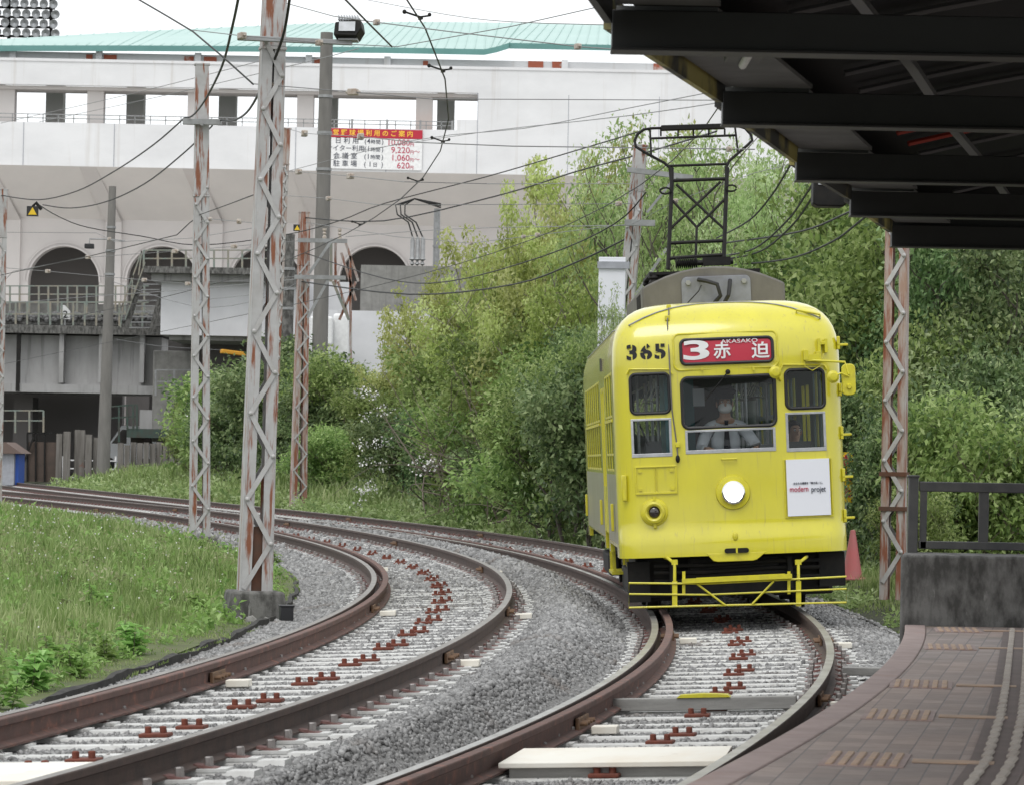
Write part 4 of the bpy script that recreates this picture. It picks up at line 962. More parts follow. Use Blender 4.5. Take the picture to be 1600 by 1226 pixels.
# floodlight tower of the stadium
ft = thing('floodlight_tower', 'dark stadium floodlight tower with rows of round lamps', 'floodlight tower', P(30, 200, 310))
DT = 310; q0 = ft.location.copy()
mb = MB()
for px in (-45, -10, 12, 78): a, b = P(px, 66, DT), P(px, -60, DT); mb.bar(a - q0, b - q0, .35 if px < 60 else .2, .3)
for py in (-38, -22, -6, 9, 24, 39, 54): a, b = P(-50, py, DT), P(84, py + 3, DT); mb.bar(a - q0, b - q0, .2, .35, up=(0, 1, 0))
mb.bar(P(0, 66, DT) - q0, Vector((P(0, 66, DT).x - q0.x, 0, -q0.z - 1)), .9, .9)
mb.bar(P(-40, 60, DT) - q0, Vector((P(-40, 66, DT).x - q0.x, 0, -q0.z - 1)), .9, .9)
mb.build('frame', 'black_iron', ft, smooth=False)
lm = None
for r_, py in enumerate((-30, -14, 1, 17, 32, 47)):
    for k in range(9):
        px = -42 + k * 15.2 + (r_ % 2) * 3; p = P(px, py + (px + 40) * .03, DT - .5) - q0
        if lm is None:
            lm = MB().lathe([(.0, .0), (.22, .06), (.36, .2), (.42, .42), (.38, .42), (.0, .30)], (0, 0, 0), 'Y', 14).build('lamp', 'alu', ft); o = lm
        else: o = lm.copy(); COL.objects.link(o)
        o.location = p; o.rotation_euler = (R(12), 0, R(28))

# ------------------------------------------------------------------ railway viaduct and things round it
DV = 166
vd = thing('railway_viaduct', 'stained grey concrete railway viaduct at the far left', 'viaduct', P(120, 600, DV)); vo = vd.location.copy(); vo.z = 0; vd.location.z = 0
def vpart(name, m, rects, parent=vd, bevel=0):
    mb = MB()
    for r_ in rects: pbox(mb, *r_)
    mb.v = [(a - vo.x, b - vo.y, c) for a, b, c in mb.v]
    return mb.build(name, m, parent, smooth=False, bevel=bevel)
vpart('girder', 'conc_girder', [(-300, 522, 252, 602, DV, 5)])
vpart('deck_slab', 'conc_dark', [(-300, 506, 262, 519, DV - 1.0, 7)])
vpart('bottom_flange', 'conc_girder', [(-300, 598, 250, 611, DV - .7, 6)])
vpart('stiffener', 'conc_girder', [(x, 520, x + 7, 598, DV - .7, .69) for x in (-120, -40, 92, 154, 218)])
vpart('expansion_gap', 'black_iron', [(25, 521, 31, 611, DV - .75, .2)])
vpart('track_bed', 'conc_dark', [(-300, 488, 250, 505, DV + 2, 3)])
vpart('parapet', 'concrete', [(-300, 472, 250, 489, DV + 6, .4)])
b2d = []
for k in range(420):
    px = random.uniform(-100, 246); b2d.append((px, random.uniform(489, 500)))
mb = MB()
for px, py in b2d: mb.ball(P(px, py, DV + 1.9) - Vector((vo.x, vo.y, 0)), random.uniform(.06, .13), 6, 4)
o = mb.build('trackside_ballast', 'stone', vd, smooth=False); o['kind'] = 'stuff'
vpart('pier', 'concrete', [(238, 548, 300, 690, DV - 2, 5)], bevel=.05)
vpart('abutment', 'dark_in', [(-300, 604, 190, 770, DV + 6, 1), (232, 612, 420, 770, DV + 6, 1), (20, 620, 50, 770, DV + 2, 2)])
vpart('bearing_block', 'conc_girder', [(218, 640, 240, 674, DV - 1, 2)])
# second bridge, white beam
wb_ = thing('road_bridge', 'white concrete bridge beam above the viaduct end', 'bridge', (vo.x, vo.y, 0))
vpart('beam', 'conc_white', [(251, 441, 470, 525, DV - 8, 3)], wb_)
vpart('beam_soffit', 'conc_girder', [(264, 519, 470, 533, DV - 7.4, 6)], wb_)
vpart('deck_edge', 'conc_dark', [(224, 418, 470, 428, DV - 9.2, 7)], wb_)
vpart('cantilever', 'conc_girder', [(236, 428.5, 470, 440.5, DV - 8.6, 6)], wb_)
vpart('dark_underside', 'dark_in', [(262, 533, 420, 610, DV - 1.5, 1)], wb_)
def railing(name, label, x0, x1, ytop, ybot, D, step, m, rows=2, group=None):
    r_ = thing(name, label, 'railing', P((x0 + x1) / 2, ybot, D), group=group); q0 = r_.location.copy()
    for px in np.arange(x0, x1 + 1, step):
        mb = MB().bar(P(px, ybot, D) - q0, P(px, ytop, D) - q0, .09, .09); mb.build('post', m, r_, smooth=False)
    mb = MB()
    for k in range(rows):
        py = ytop + (ybot - ytop) * k / rows * .9; mb.bar(P(x0, py, D) - q0, P(x1, py, D) - q0, .06, .06)
    mb.build('rail', m, r_, smooth=False); return r_
railing('deck_railing', 'pale green railing on the viaduct walkway', -30, 232, 472, 514, DV - .8, 18, 'green_rail', 2)
railing('deck_railing', 'rusty railing behind the viaduct track', -30, 232, 447, 490, DV + 5.6, 15, 'green_rail', 3)
railing('bridge_railing', 'green railing on top of the white bridge', 224, 470, 391, 420, DV - 9.0, 22, 'green_rail', 2)
railing('pier_railing', 'grey railing round the concrete bridge pier', 243, 330, 578, 618, DV - 4.2, 29, 'steel_grey', 2)
railing('lower_railing', 'dark green railing under the viaduct at the left edge', -20, 68, 641, 676, DV - 3, 22, 'green_rail', 2)
# stairs
sr = thing('steel_stairs', 'steep steel stairs between viaduct and white bridge', 'stairs', P(215, 514, DV - 3)); q0 = sr.location.copy()
for dx in (0, 42):
    mb = MB().bar(P(196 + dx, 514, DV - 3) - q0, P(222 + dx * .55 + (14 if dx else 0), 432, DV - 3) - q0, .10, .28); mb.build('stringer', 'conc_dark', sr, smooth=False)
mb = MB()
for k in range(9):
    f = k / 9; mb.bar(P(198 + 24 * f, 512 - 76 * f, DV - 2.9) - q0, P(238 + 20 * f, 512 - 76 * f, DV - 2.9) - q0, .3, .05)
mb.build('tread', 'steel_grey', sr, smooth=False)
mb = MB()
for (xa_, ya_, xb_, yb_) in ((190, 480, 221, 392), (195, 500, 226, 410), (188, 512, 192, 474), (205, 470, 207, 430), (216, 430, 221, 392)): mb.bar(P(xa_, ya_, DV - 3.2) - q0, P(xb_, yb_, DV - 3.2) - q0, .06, .06)
mb.build('handrail', 'green_rail', sr, smooth=False)
pl = thing('kilometre_post', 'white pointed post plate with a black 2', 'sign', P(101, 490, DV - .4))
MB().prism([(-.22, -.28), (.26, -.28), (.26, .12), (-.02, .42), (-.22, .42)], 'Y', -.02, .02).build('plate', 'white', pl); text('2', .5, 'black', pl, (.03, -.03, -.06), bold=.006)
MB().box((0, .06, -.5), (.08, .08, .7)).build('stem', 'steel_grey', pl)
gs = thing('steel_platform', 'dark green steel gangway under the bridge pier', 'platform', P(245, 690, DV - 5)); q0 = gs.location.copy()
mb = MB(); pbox(mb, 198, 670, 330, 684, DV - 5, 3); mb.v = [tuple(Vector(v) - q0) for v in mb.v]; mb.build('edge_beam', 'green_dark', gs, smooth=False)
mb = MB()
for px in (199, 208, 214): mb.bar(P(px, 670, DV - 5) - q0, P(px, 632, DV - 5) - q0, .09, .09)
for py in (632, 650): mb.bar(P(170, py + 3, DV - 5) - q0, P(214, py, DV - 5) - q0, .07, .07)
mb.bar(P(186, 690, DV - 5) - q0, P(186, 636, DV - 5) - q0, .09, .09); mb.build('railing', 'green_dark', gs, smooth=False)
# white van under the bridge
vq = P(200, 735, DV + 3.2); vn = thing('van', 'white van parked under the viaduct', 'van', vq, (0, 0, R(8)))
mb = MB(); mb.prism([(-1.7, .35), (1.5, .35), (1.5, 2.3), (-.35, 2.3), (-1.0, 1.3), (-1.7, 1.1)], 'Y', 0, 1.8); mb.build('body', 'van', vn, bevel=.06)
mb = MB(); mb.prism([(-.86, 1.38), (-.1, 1.38), (-.1, 2.1), (-.34, 2.1)], 'Y', -.012, .02); mb.prism([(.1, 1.38), (1.2, 1.38), (1.2, 2.1), (.1, 2.1)], 'Y', -.012, .02); mb.build('side_window', 'lens_dark', vn)
for x in (-1.0, .9): MB().lathe([(.0, .1), (.2, .1), (.34, .08), (.34, -.08), (.0, -.1)], (x, .02, .34), 'Y', 18).build('wheel', 'rubber', vn)
# timber fence of old uprights
tfc = thing('timber_fence', 'fence of old grey and rusty upright timbers by the left concrete pole', 'fence', P(120, 752, 158)); q0 = tfc.location.copy()
for px, wpx, yt in ((92, 9, 676), (104, 11, 672), (120, 8, 671), (128, 8, 671), (138, 10, 680), (150, 9, 684), (188, 9, 690), (198, 8, 693), (208, 8, 690), (218, 9, 692), (228, 8, 690), (238, 9, 693), (248, 9, 691), (258, 8, 694), (268, 9, 692), (278, 9, 695), (288, 9, 693)):
    mb = MB(); pbox(mb, px - wpx / 2, yt + random.uniform(-2, 2), px + wpx / 2, 758, 157 + random.uniform(-.3, .3), .18); mb.v = [tuple(Vector(v) - q0) for v in mb.v]; mb.build('upright', 'old_wood', tfc, smooth=False)
wf = thing('wire_fence', 'white low rail fence behind the old timbers', 'fence', P(140, 752, 160)); q0 = wf.location.copy()
mb = MB()
for py in (718, 731, 745): mb.bar(P(98, py, 160) - q0, P(182, py + 1.5, 160) - q0, .08, .06)
mb.build('rail', 'white', wf, smooth=False)
mb = MB()
for px in (99, 122, 150, 181): mb.bar(P(px, 752, 160.1) - q0, P(px, 712, 160.1) - q0, .09, .09)
mb.build('post', 'white', wf, smooth=False)
gt = thing('yard_gate', 'dark rusty sheet gate at far left beside the hut', 'gate', P(62, 750, 160)); q0 = gt.location.copy()
mb = MB(); pbox(mb, 42, 690, 90, 752, 160, .15); mb.v = [tuple(Vector(v) - q0) for v in mb.v]; mb.build('panel', 'gate_brown', gt, smooth=False)
mb = MB()
for px in (43, 56, 70, 89): mb.bar(P(px, 752, 159.9) - q0, P(px, 676, 159.9) - q0, .08, .08)
mb.bar(P(43, 676, 159.9) - q0, P(80, 676, 159.9) - q0, .08, .08); mb.bar(P(30, 742, 159.8) - q0, P(52, 684, 159.8) - q0, .08, .08); mb.build('gate_frame', 'black_iron', gt, smooth=False)
ht = thing('hut', 'small grey hut with brown roof and blue side', 'hut', P(8, 752, 152)); q0 = ht.location.copy()
mb = MB(); pbox(mb, -40, 708, 22, 757, 152, 2.5); mb.v = [tuple(Vector(v) - q0) for v in mb.v]; mb.build('wall', 'panel_grey', ht, smooth=False)
mb = MB(); pbox(mb, 22.3, 708, 29, 757, 152.4, 1.9); mb.v = [tuple(Vector(v) - q0) for v in mb.v]; mb.build('blue_door', 'blue', ht, smooth=False)
a, b = P(-45, 708, 151.6) - q0, P(34, 708, 151.6) - q0; ap = P(-2, 690, 151.6) - q0
MB().prism([(a.x, a.z), (b.x, b.z), (ap.x + .3, ap.z), (ap.x - .9, ap.z)], 'Y', -.3, 2.8).build('roof', 'hut_roof', ht)
# concrete wall and white wall behind the trees
cw = thing('retaining_wall', 'grey concrete wall behind the yellow green trees', 'wall', P(650, 600, 150)); q0 = cw.location.copy()
mb = MB(); pbox(mb, 563, 417, 900, 492, 150, .5); mb.v = [tuple(Vector(v) - q0) for v in mb.v]; mb.build('panel', 'concrete', cw, smooth=False)
hw_ = thing('site_wall', 'white wall below the grey concrete wall', 'wall', P(600, 700, 149)); q0 = hw_.location.copy()
mb = MB(); pbox(mb, 480, 488, 900, 720, 149, .4); pbox(mb, 440, 440, 545, 498, 160, .4); mb.v = [tuple(Vector(v) - q0) for v in mb.v]; mb.build('panel', 'conc_white', hw_, smooth=False)
mb = MB(); pbox(mb, 484, 494, 519, 540, 146, 1.2); pbox(mb, 520, 490, 545, 560, 147, .8); mb.v = [tuple(Vector(v) - q0) for v in mb.v]; mb.build('box_housing', 'white', hw_, smooth=False, bevel=.1)
tw = thing('steel_trestle', 'rusty green steel frame beside the far lattice pole', 'trestle', P(550, 560, 120)); q0 = tw.location.copy()
mb = MB()
for a, b in (((548, 580), (547, 400)), ((556, 470), (533, 395)), ((530, 500), (556, 440)), ((524, 445), (524, 372)), ((540, 380), (560, 440)), ((545, 500), (528, 440))): mb.bar(P(*a, 120) - q0, P(*b, 120) - q0, .10, .09)
mb.build('frame', 'pole_rusty', tw, smooth=False); mb = MB()
for a, b in (((520, 440), (545, 500)), ((517, 376), (517, 440))): mb.bar(P(*a, 119.8) - q0, P(*b, 119.8) - q0, .14, .10)
mb.build('green_brace', 'green_rail', tw, smooth=False)

# ------------------------------------------------------------------ wires
def wire(name, label, pts, r, m='wire', insul=(), group=None, cat='wire', smoothn=0):
    pts = [Vector(p) for p in pts]
    if smoothn:
        q = []; n = len(pts)
        for i in range(n - 1):
            p0, p1, p2, p3 = pts[max(i - 1, 0)], pts[i], pts[i + 1], pts[min(i + 2, n - 1)]
            for k in range(smoothn):
                t = k / smoothn; q.append(.5 * (2 * p1 + (p2 - p0) * t + (2 * p0 - 5 * p1 + 4 * p2 - p3) * t * t + (3 * p1 - p0 - 3 * p2 + p3) * t ** 3))
        pts = q + [pts[-1]]
    if not insul: return tag(MB().tube(pts, r, 5).build(name, m, fix=False), label, cat, group)
    rt = thing(name, label, cat, pts[0], group=group); q0 = pts[0]
    MB().tube([p - q0 for p in pts], r, 5).build('wire', m, rt, fix=False)
    for (p, sz) in insul:
        d = (pts[-1] - pts[0]).normalized(); a = math.atan2(d.y, d.x)
        mb = MB(); mb.box((0, 0, 0), (sz * 1.25, sz * .8, sz * .8)); mb.box((sz * .8, 0, 0), (sz * .5, sz * .3, sz * .3)); mb.box((-sz * .8, 0, 0), (sz * .5, sz * .3, sz * .3))
        o = mb.build('insulator', 'insul', rt, bevel=sz * .12); o.location = Vector(p) - q0; o.rotation_euler = (0, 0, a)
    return rt
def trolley(T, t0, t1, dz, label, off=0):
    pts = [tp(T, t, off, 0)[0] for t in np.arange(t0, t1, 4.0)]
    for i, p in enumerate(pts): p.z = T['z'] + dz
    return wire('trolley_wire', label, pts, .008, group='trolley wires', cat='trolley wire')
trolley(TL, 6, 150, 5.25, 'black trolley wire curving above the left track')
trolley(TR, 4, 150, 5.42, 'black trolley wire above the tram track')
def span(label, pl, ins, r=.006, m='wire_grey', nm='span_wire'):
    """pl: (px, py, D) points; ins: (px, py, D, size in px)"""
    wire(nm, label, [P(*p) for p in pl], r, m, [(P(a, b, c), s_ * c / F) for a, b, c, s_ in ins], 'span wires carrying the trolley wires')
def onl(pl, px):
    for a, b in zip(pl[:-1], pl[1:]):
        if a[0] <= px <= b[0]:
            f = (px - a[0]) / (b[0] - a[0]); return (px, a[1] + (b[1] - a[1]) * f, a[2] + (b[2] - a[2]) * f)
    return pl[-1]
SP = [('span wire from the near pole top past the floodlight with two insulators', [(447, 4, 34), (520, 24, 30), (590, 34, 28), (700, 48, 27), (905, 72, 25), (960, 76, 24.5)], [(588, 11), (903, 11)]),
      ('span wire along the crossarm of the near pole', [(300, 46, 36), (378, 55, 34.1), (440, 60, 34.1), (500, 66, 34.1), (620, 72, 33), (800, 40, 30), (960, 4, 28)], [(377, 13), (498, 11)]),
      ('span wire below the parapet reaching the second canopy beam', [(392, 130, 34.6), (550, 143, 34), (640, 151, 33.5), (672, 154, 33.5), (1120, 156, 32)], [(420, 11), (551, 13)]),
      ('span wire crossing the red heading of the banner', [(446, 200, 84), (475, 208, 72), (562, 213, 55), (650, 222, 40), (800, 228, 38), (1180, 233, 36)], [(475, 12), (563, 12), (1140, 10)]),
      ('span wire just under the banner', [(440, 268, 80), (465, 268, 75), (547, 275, 60), (632, 284, 45), (760, 287, 45), (990, 287, 64)], [(466, 10), (547, 11)]),
      ('span wire across the soffit with one insulator near the tree', [(440, 305, 80), (513, 310, 70), (592, 320, 54), (700, 320, 58), (990, 318, 64)], [(513, 8), (967, 9)]),
      ('span wire between slim pole and near pole', [(312, 348, 57), (325, 342, 50), (373, 346, 45), (440, 353, 84)], [(328, 7), (373, 9), (438, 8)]),
      ('span wire from the far pole to the leaning pole', [(476, 347, 98), (620, 370, 85), (735, 380, 78), (850, 366, 72), (985, 350, 66)], [(736, 7), (840, 8), (818, 7)]),
      ('low span wire left of the far pole', [(0, 445, 110), (20, 424, 108), (137, 402, 104), (270, 393, 100), (470, 376, 98)], [(137, 7), (273, 8), (365, 8)]),
      ('lowest span wire at the left crossing the concrete pole', [(0, 418, 112), (75, 424, 110), (160, 432, 108), (300, 444, 104), (466, 432, 98)], [(74, 7), (225, 7), (293, 7)]),
      ('thin span wire across the left arch', [(0, 363, 118), (150, 364, 116), (180, 378, 110), (300, 372, 104), (420, 352, 90)], [(170, 6)]),
      ('span wire from the leaning pole to the right behind the pantograph', [(985, 352, 66), (1058, 313, 58), (1180, 270, 50), (1300, 240, 44)], [(966, 8), (1056, 9)])]
for lb, pl, ins in SP:
    span(lb, pl, [(*onl(pl, px), s_) for px, s_ in ins], r=.0048 * max(1, pl[0][2] / 60))
# black feeder cables
fe = [(372, -8, 33), (362, 40, 36), (345, 105, 42), (318, 158, 50), (300, 180, 56), (287, 184, 57)]
wire('feeder_cable', 'thick black cable dropping to the slim pole crossarm', [P(*p) for p in fe], .016, 'cable', smoothn=5, group='black feeder cables', cat='cable')
fe = [(452, -6, 33), (440, 60, 34), (410, 132, 36), (385, 175, 45), (362, 188, 54), (342, 187, 57)]
wire('feeder_cable', 'black cable looping from the near pole to the slim pole', [P(*p) for p in fe], .016, 'cable', smoothn=5, group='black feeder cables', cat='cable')
fe = [(287, 184, 57), (240, 225, 62), (180, 266, 70), (120, 298, 80), (60, 312, 85), (0, 305, 89)]
wire('feeder_cable', 'upper sagging black cable from slim pole to the left edge', [P(*p) for p in fe], .015, 'cable', smoothn=5, group='black feeder cables', cat='cable')
fe = [(331, 196, 57), (285, 240, 62), (225, 287, 70), (165, 315, 78), (110, 325, 83), (66, 320, 86)]
wire('feeder_cable', 'lower sagging black cable from slim pole to the yellow triangle', [P(*p) for p in fe], .015, 'cable', smoothn=5, group='black feeder cables', cat='cable')
fe = [(60, 320, 86), (90, 338, 92), (135, 355, 96), (220, 369, 100), (310, 383, 100), (440, 368, 98), (530, 345, 94), (600, 318, 90), (760, 276, 82), (900, 235, 74), (1000, 205, 66)]
wire('feeder_cable', 'long black cable running from the yellow triangle to the leaning pole', [P(*p) for p in fe], .015, 'cable', smoothn=4, group='black feeder cables', cat='cable')
fe = [(476, 340, 98), (600, 345, 90), (780, 305, 80), (900, 268, 72), (1003, 240, 66), (1120, 205, 55)]
wire('feeder_cable', 'double black cable rising over the trees to the leaning pole', [P(*p) for p in fe], .018, 'cable', smoothn=4, group='black feeder cables', cat='cable')
fe = [(476, 395, 98), (600, 435, 88), (700, 440, 80), (850, 400, 72), (960, 350, 66), (1010, 300, 65)]
wire('feeder_cable', 'bundle of cables sagging in front of the grey wall', [P(*p) for p in fe], .015, 'cable', smoothn=4, group='black feeder cables', cat='cable')
fe = [(470, 440, 98), (640, 460, 86), (800, 445, 76), (900, 410, 70), (985, 370, 66)]
wire('feeder_cable', 'thin cable sagging below the bundle over the trees', [P(*p) for p in fe], .02, 'cable', smoothn=4, group='black feeder cables', cat='cable')
for i, fe in enumerate(([(1130, 400, 60), (1180, 388, 56), (1230, 345, 50), (1262, 300, 44), (1300, 240, 40)], [(1135, 405, 60), (1190, 392, 56), (1240, 350, 50), (1275, 300, 44), (1320, 240, 40)],
                        [(1130, 380, 60), (1250, 362, 52), (1330, 330, 46), (1420, 290, 42)], [(1130, 415, 60), (1230, 405, 54), (1300, 378, 50), (1345, 345, 45), (1400, 300, 42)], [(1120, 372, 62), (1170, 345, 56), (1206, 305, 52), (1240, 250, 46)])):
    wire('feeder_cable', ['left curved cable right of the pantograph', 'second curved cable right of the pantograph', 'flat cable passing under the loudspeaker', 'lowest cable right of the tram roof', 'steep cable right beside the pantograph'][i], [P(*p) for p in fe], .016, 'cable', smoothn=5, group='black feeder cables', cat='cable')
fe = [(205, -8, 38), (260, 24, 37), (300, 48, 36), (345, 86, 35), (395, 131, 34.5)]
wire('guy_wire', 'thin dark wire slanting down to the near pole from the top left', [P(*p) for p in fe], .010, 'wire')
fe = [(535, -6, 24), (575, 35, 26), (612, 72, 28.5)]
wire('pull_wire', 'dark wire slanting from the picture top beside the floodlight', [P(*p) for p in fe], .008, 'wire')
fe = [(312, 336, 57), (296, 348, 57.3), (276, 367, 58), (140, 400, 70), (0, 430, 80)]
wire('pull_wire', 'thin wire from slim pole down to the left', [P(*p) for p in fe], .009, 'wire')
fe = [(310, 336, 57), (360, 318, 50), (402, 302, 35)]
wire('pull_wire', 'thin wire between slim pole and near pole', [P(*p) for p in fe], .008, 'wire')
for i, (fe, lb) in enumerate((([(0, 192, 140), (200, 147, 120), (430, 88, 90)], 'faint wire rising over the left openings'), ([(60, 190, 140), (250, 150, 120), (470, 98, 90), (560, 75, 80)], 'second faint wire rising over the openings'),
        ([(420, 275, 100), (640, 220, 80), (820, 200, 70), (985, 168, 60), (1250, 116, 48)], 'faint wire rising over the banner to the tree'), ([(560, 235, 100), (760, 205, 80), (985, 180, 60), (1250, 140, 48)], 'faint wire right of the banner'),
        ([(560, -4, 60), (700, 22, 50), (800, 33, 44), (960, 38, 38)], 'faint wire across the green roof top'), ([(540, 370, 120), (700, 358, 100), (985, 352, 66)], 'faint horizontal wire behind the trees'),
        ([(0, 475, 130), (160, 462, 125), (300, 452, 115), (466, 436, 98)], 'faint wire above the viaduct railing'), ([(180, 530, 149), (250, 541, 152), (345, 547, 156)], 'wire leading to the orange cable cover'),
        ([(300, 470, 120), (400, 460, 110), (466, 450, 98)], 'faint wire before the white bridge beam'), ([(175, 440, 150), (300, 478, 140), (390, 472, 130), (470, 440, 118)], 'faint sagging wire before the white bridge'))):
    wire('thin_wire', lb, [P(*p) for p in fe], .006 * max(1, fe[0][2] / 70), 'wire_grey', group='faint thin wires', smoothn=3)
oc = MB().bar(P(345, 549, 156), P(386, 554, 157), .2, .2); tag(oc.build('cable_cover', 'orange_tube', bevel=.04), 'orange cable cover tube below the white bridge beam', 'cable cover')
# hangers on the left trolley wire
hg = None
for t, lb in ((17.5, 'top'), (21.5, 'second'), (29, 'third'), (35, 'fourth'), (44, 'lowest')):
    p, h = tp(TL, t, 0, 0); p.z = TL['z'] + 5.28
    if hg is None:
        hg = thing('wire_hanger', 'x', 'wire clamp', p, (0, 0, -h + .4), 'clamps holding the trolley wire')
        mb = MB(); mb.bar((-.30, 0, .07), (-.02, 0, .0), .03, .03); mb.bar((-.02, 0, 0), (.14, 0, .03), .03, .03); mb.build('lever', 'black_iron', hg)
        mb = MB(); mb.ball((-.30, 0, .07), .04, 8, 6); mb.ball((.15, 0, .05), .035, 8, 6); mb.box((-.01, 0, -.02), (.05, .12, .05)); mb.build('clamp', 'black_iron', hg); o = hg
    else: o = dup(hg, p, (0, 0, -h + .4))
    o.scale = (.52, .52, .52); o['label'] = lb + ' dark clamp on the curved trolley wire of the left track'
# triangular warning plate
wp = thing('warning_plate', 'black plate with a yellow triangle hanging at far left', 'sign', P(50, 330, 85))
MB().box((0, 0, 0), (.30, .02, .26)).build('plate', 'sign_black', wp); MB().prism([(-.11, -.09), (.11, -.09), (0, .10)], 'Y', -.02, -.012).build('triangle', 'sign_yellow', wp)
MB().tube([(0, .03, .12), (.08, .03, .22), (.22, .03, .05)], .045, 8).build('clamp', 'black_iron', wp)
wp2 = dup(wp, P(464, 356, 97.9), (0, 0, 0), (.75, .75, .75), 'black plate with yellow triangle beside the far lattice pole'); wp['group'] = wp2['group'] = 'yellow triangle plates'
for o in list(wp2.children):
    if o.name.startswith('clamp'): bpy.data.objects.remove(o)
# small lamp on arm at the left concrete pole
la = thing('bracket_lamp', 'small black lamp on an arm of the left concrete pole', 'lamp', P(139, 383, 149.5))
MB().box((0, 0, -.05), (.42, .3, .22)).build('head', 'sign_black', la, bevel=.03); MB().tube([(-.0, 0, .05), (0, 0, .28), (.9, 0, .28), (1.6, 0, .22)], .03, 6).build('arm', 'steel_grey', la)
# ------------------------------------------------------------------ the tram
TD = 33.1; TS = F / TD; LEAN = R(2.15)
q0 = P(1143, 960, TD)
tram = thing('tram', 'yellow tram numbered 365 with a red destination sign, headlight on', 'tram', (q0.x + .05, TD, 0.0), (0, -R(3.25), R(0.3)))
bpy.context.view_layer.update(); TM = tram.matrix_world.copy(); TMI = TM.inverted()
def tl(px, py):
    dx, dy = px - 1150.8, py - 960
    return (dx * math.cos(LEAN) - dy * math.sin(LEAN)) / TS, -(dx * math.sin(LEAN) + dy * math.cos(LEAN)) / TS
def LP(px, py, yl): return TMI @ P(px, py, TD + yl)
HWB, LEN, BOW = 1.135, 11.0, .10
def prof(z):
    if z <= 2.5:
        f = -.05 * (1 - float(sm(.72, .95, z))); hx = HWB + .004 * math.sin(z)
        return hx, f
    s_ = min(1, (z - 2.5) / .64); n = 2.35; c = (1 - s_ ** n) ** (1 / n); c2 = (1 - s_ ** 2.9) ** (1 / 2.9)
    return .42 + (HWB + .002 - .42) * c2, .62 * (1 - c)
def fy(u, z): hx, f = prof(z); return f - BOW * max(0, 1 - (u / hx) ** 2)
def FS(u, z, d=0.0): return Vector((u, fy(u, z) - d, z))
def slope(u, z): hx, _ = prof(z); return math.atan(2 * BOW * u / hx ** 2)
def ring(z, inset):
    hx, f = prof(z); hx -= inset; r = min(.20, hx * .5); y0 = f + inset; y1 = LEN - f - inset; pts = []
    def bowed(x, y):
        if y < y0 + r + .001: y -= BOW * max(0, 1 - (x / hx) ** 2)
        elif y > y1 - r - .001: y += BOW * max(0, 1 - (x / hx) ** 2)
        return (x, y)
    for i in range(16): pts.append(bowed(-(hx - r) + 2 * (hx - r) * i / 16, y0))
    for i in range(7): a = R(-90 + 90 * i / 7); pts.append(bowed(hx - r + r * math.cos(a), y0 + r + r * math.sin(a)))
    for i in range(6): pts.append((hx, y0 + r + (y1 - y0 - 2 * r) * i / 6))
    for i in range(7): a = R(90 * i / 7); pts.append(bowed(hx - r + r * math.cos(a), y1 - r + r * math.sin(a)))
    for i in range(16): pts.append(bowed((hx - r) - 2 * (hx - r) * i / 16, y1))
    for i in range(7): a = R(90 + 90 * i / 7); pts.append(bowed(-(hx - r) + r * math.cos(a), y1 - r + r * math.sin(a)))
    for i in range(6): pts.append((-hx, y1 - r - (y1 - y0 - 2 * r) * i / 6))
    for i in range(7): a = R(180 + 90 * i / 7); pts.append(bowed(-(hx - r) + r * math.cos(a), y0 + r + r * math.sin(a)))
    return pts
zz = [.605, .72, .76, .80, .84, .88, .92, .96, 1.3, 1.7, 2.1, 2.5] + [2.5 + .64 * math.sin(R(a)) for a in (8, 16, 24, 32, 40, 48, 56, 64, 72, 80, 90)]
mb = MB(); rings = [[(x, y, z) for x, y in ring(z, 0)] for z in zz]; inner = [[(x, y, z if k == 0 else z - .035) for x, y in ring(max(.605, z), .045)] for k, z in enumerate(zz)]
K = len(rings[0])
for rg in rings + inner: mb.v += rg
nR = len(zz)
for base, flip in ((0, False), (nR * K, True)):
    for i in range(nR - 1):
        for j in range(K):
            q = (base + i * K + j, base + i * K + (j + 1) % K, base + (i + 1) * K + (j + 1) % K, base + (i + 1) * K + j)
            mb.f.append(q[::-1] if flip else q); mb.m.append(1 if flip else 0)
    c = tuple(base + (nR - 1) * K + j for j in range(K)); mb.f.append(c[::-1] if flip else c); mb.m.append(1 if flip else 0)
for j in range(K): mb.f.append((j, nR * K + j, nR * K + (j + 1) % K, (j + 1) % K)); mb.m.append(0)
body = mb.build('body', ['yellow', 'interior'], tram, angle=28)
def tr4(x0, y0, x1, y1):
    cu, cz = tl((x0 + x1) / 2, (y0 + y1) / 2); w2, h2 = (x1 - x0) / 2 / TS, (y1 - y0) / 2 / TS
    return cu - w2, cz - h2, cu + w2, cz + h2
WIN = {'cu': (tr4(1065, 588, 1210, 666), .065), 'cl': (tr4(1070, 669, 1211, 706), .008), 'lu': (tr4(985, 584, 1045, 645), .055), 'll': (tr4(986, 653, 1049, 713), .008),
       'ru': (tr4(1227, 577, 1287, 637), .055), 'rl': (tr4(1227, 643, 1290, 704), .008)}
cut = MB()
for k, (b, r_) in WIN.items():
    cut.prism(rrect(*b, max(r_, .004)), 'Y', -.6, .35)
    if k in ('cu', 'lu', 'ru'): cut.prism(rrect(*b, max(r_, .004)), 'Y', LEN - .35, LEN + .6)
SW = [(.62, 1.22), (1.30, 1.90), (1.98, 2.58)] + [(4.55 + i * .78, 4.55 + i * .78 + .68) for i in range(7)]
for a, b in SW:
    for x0, x1 in ((-1.4, -.8), (.8, 1.4)): cut.prism([(a, 1.47), (b, 1.47), (b, 2.47), (a, 2.47)], 'X', x0, x1)
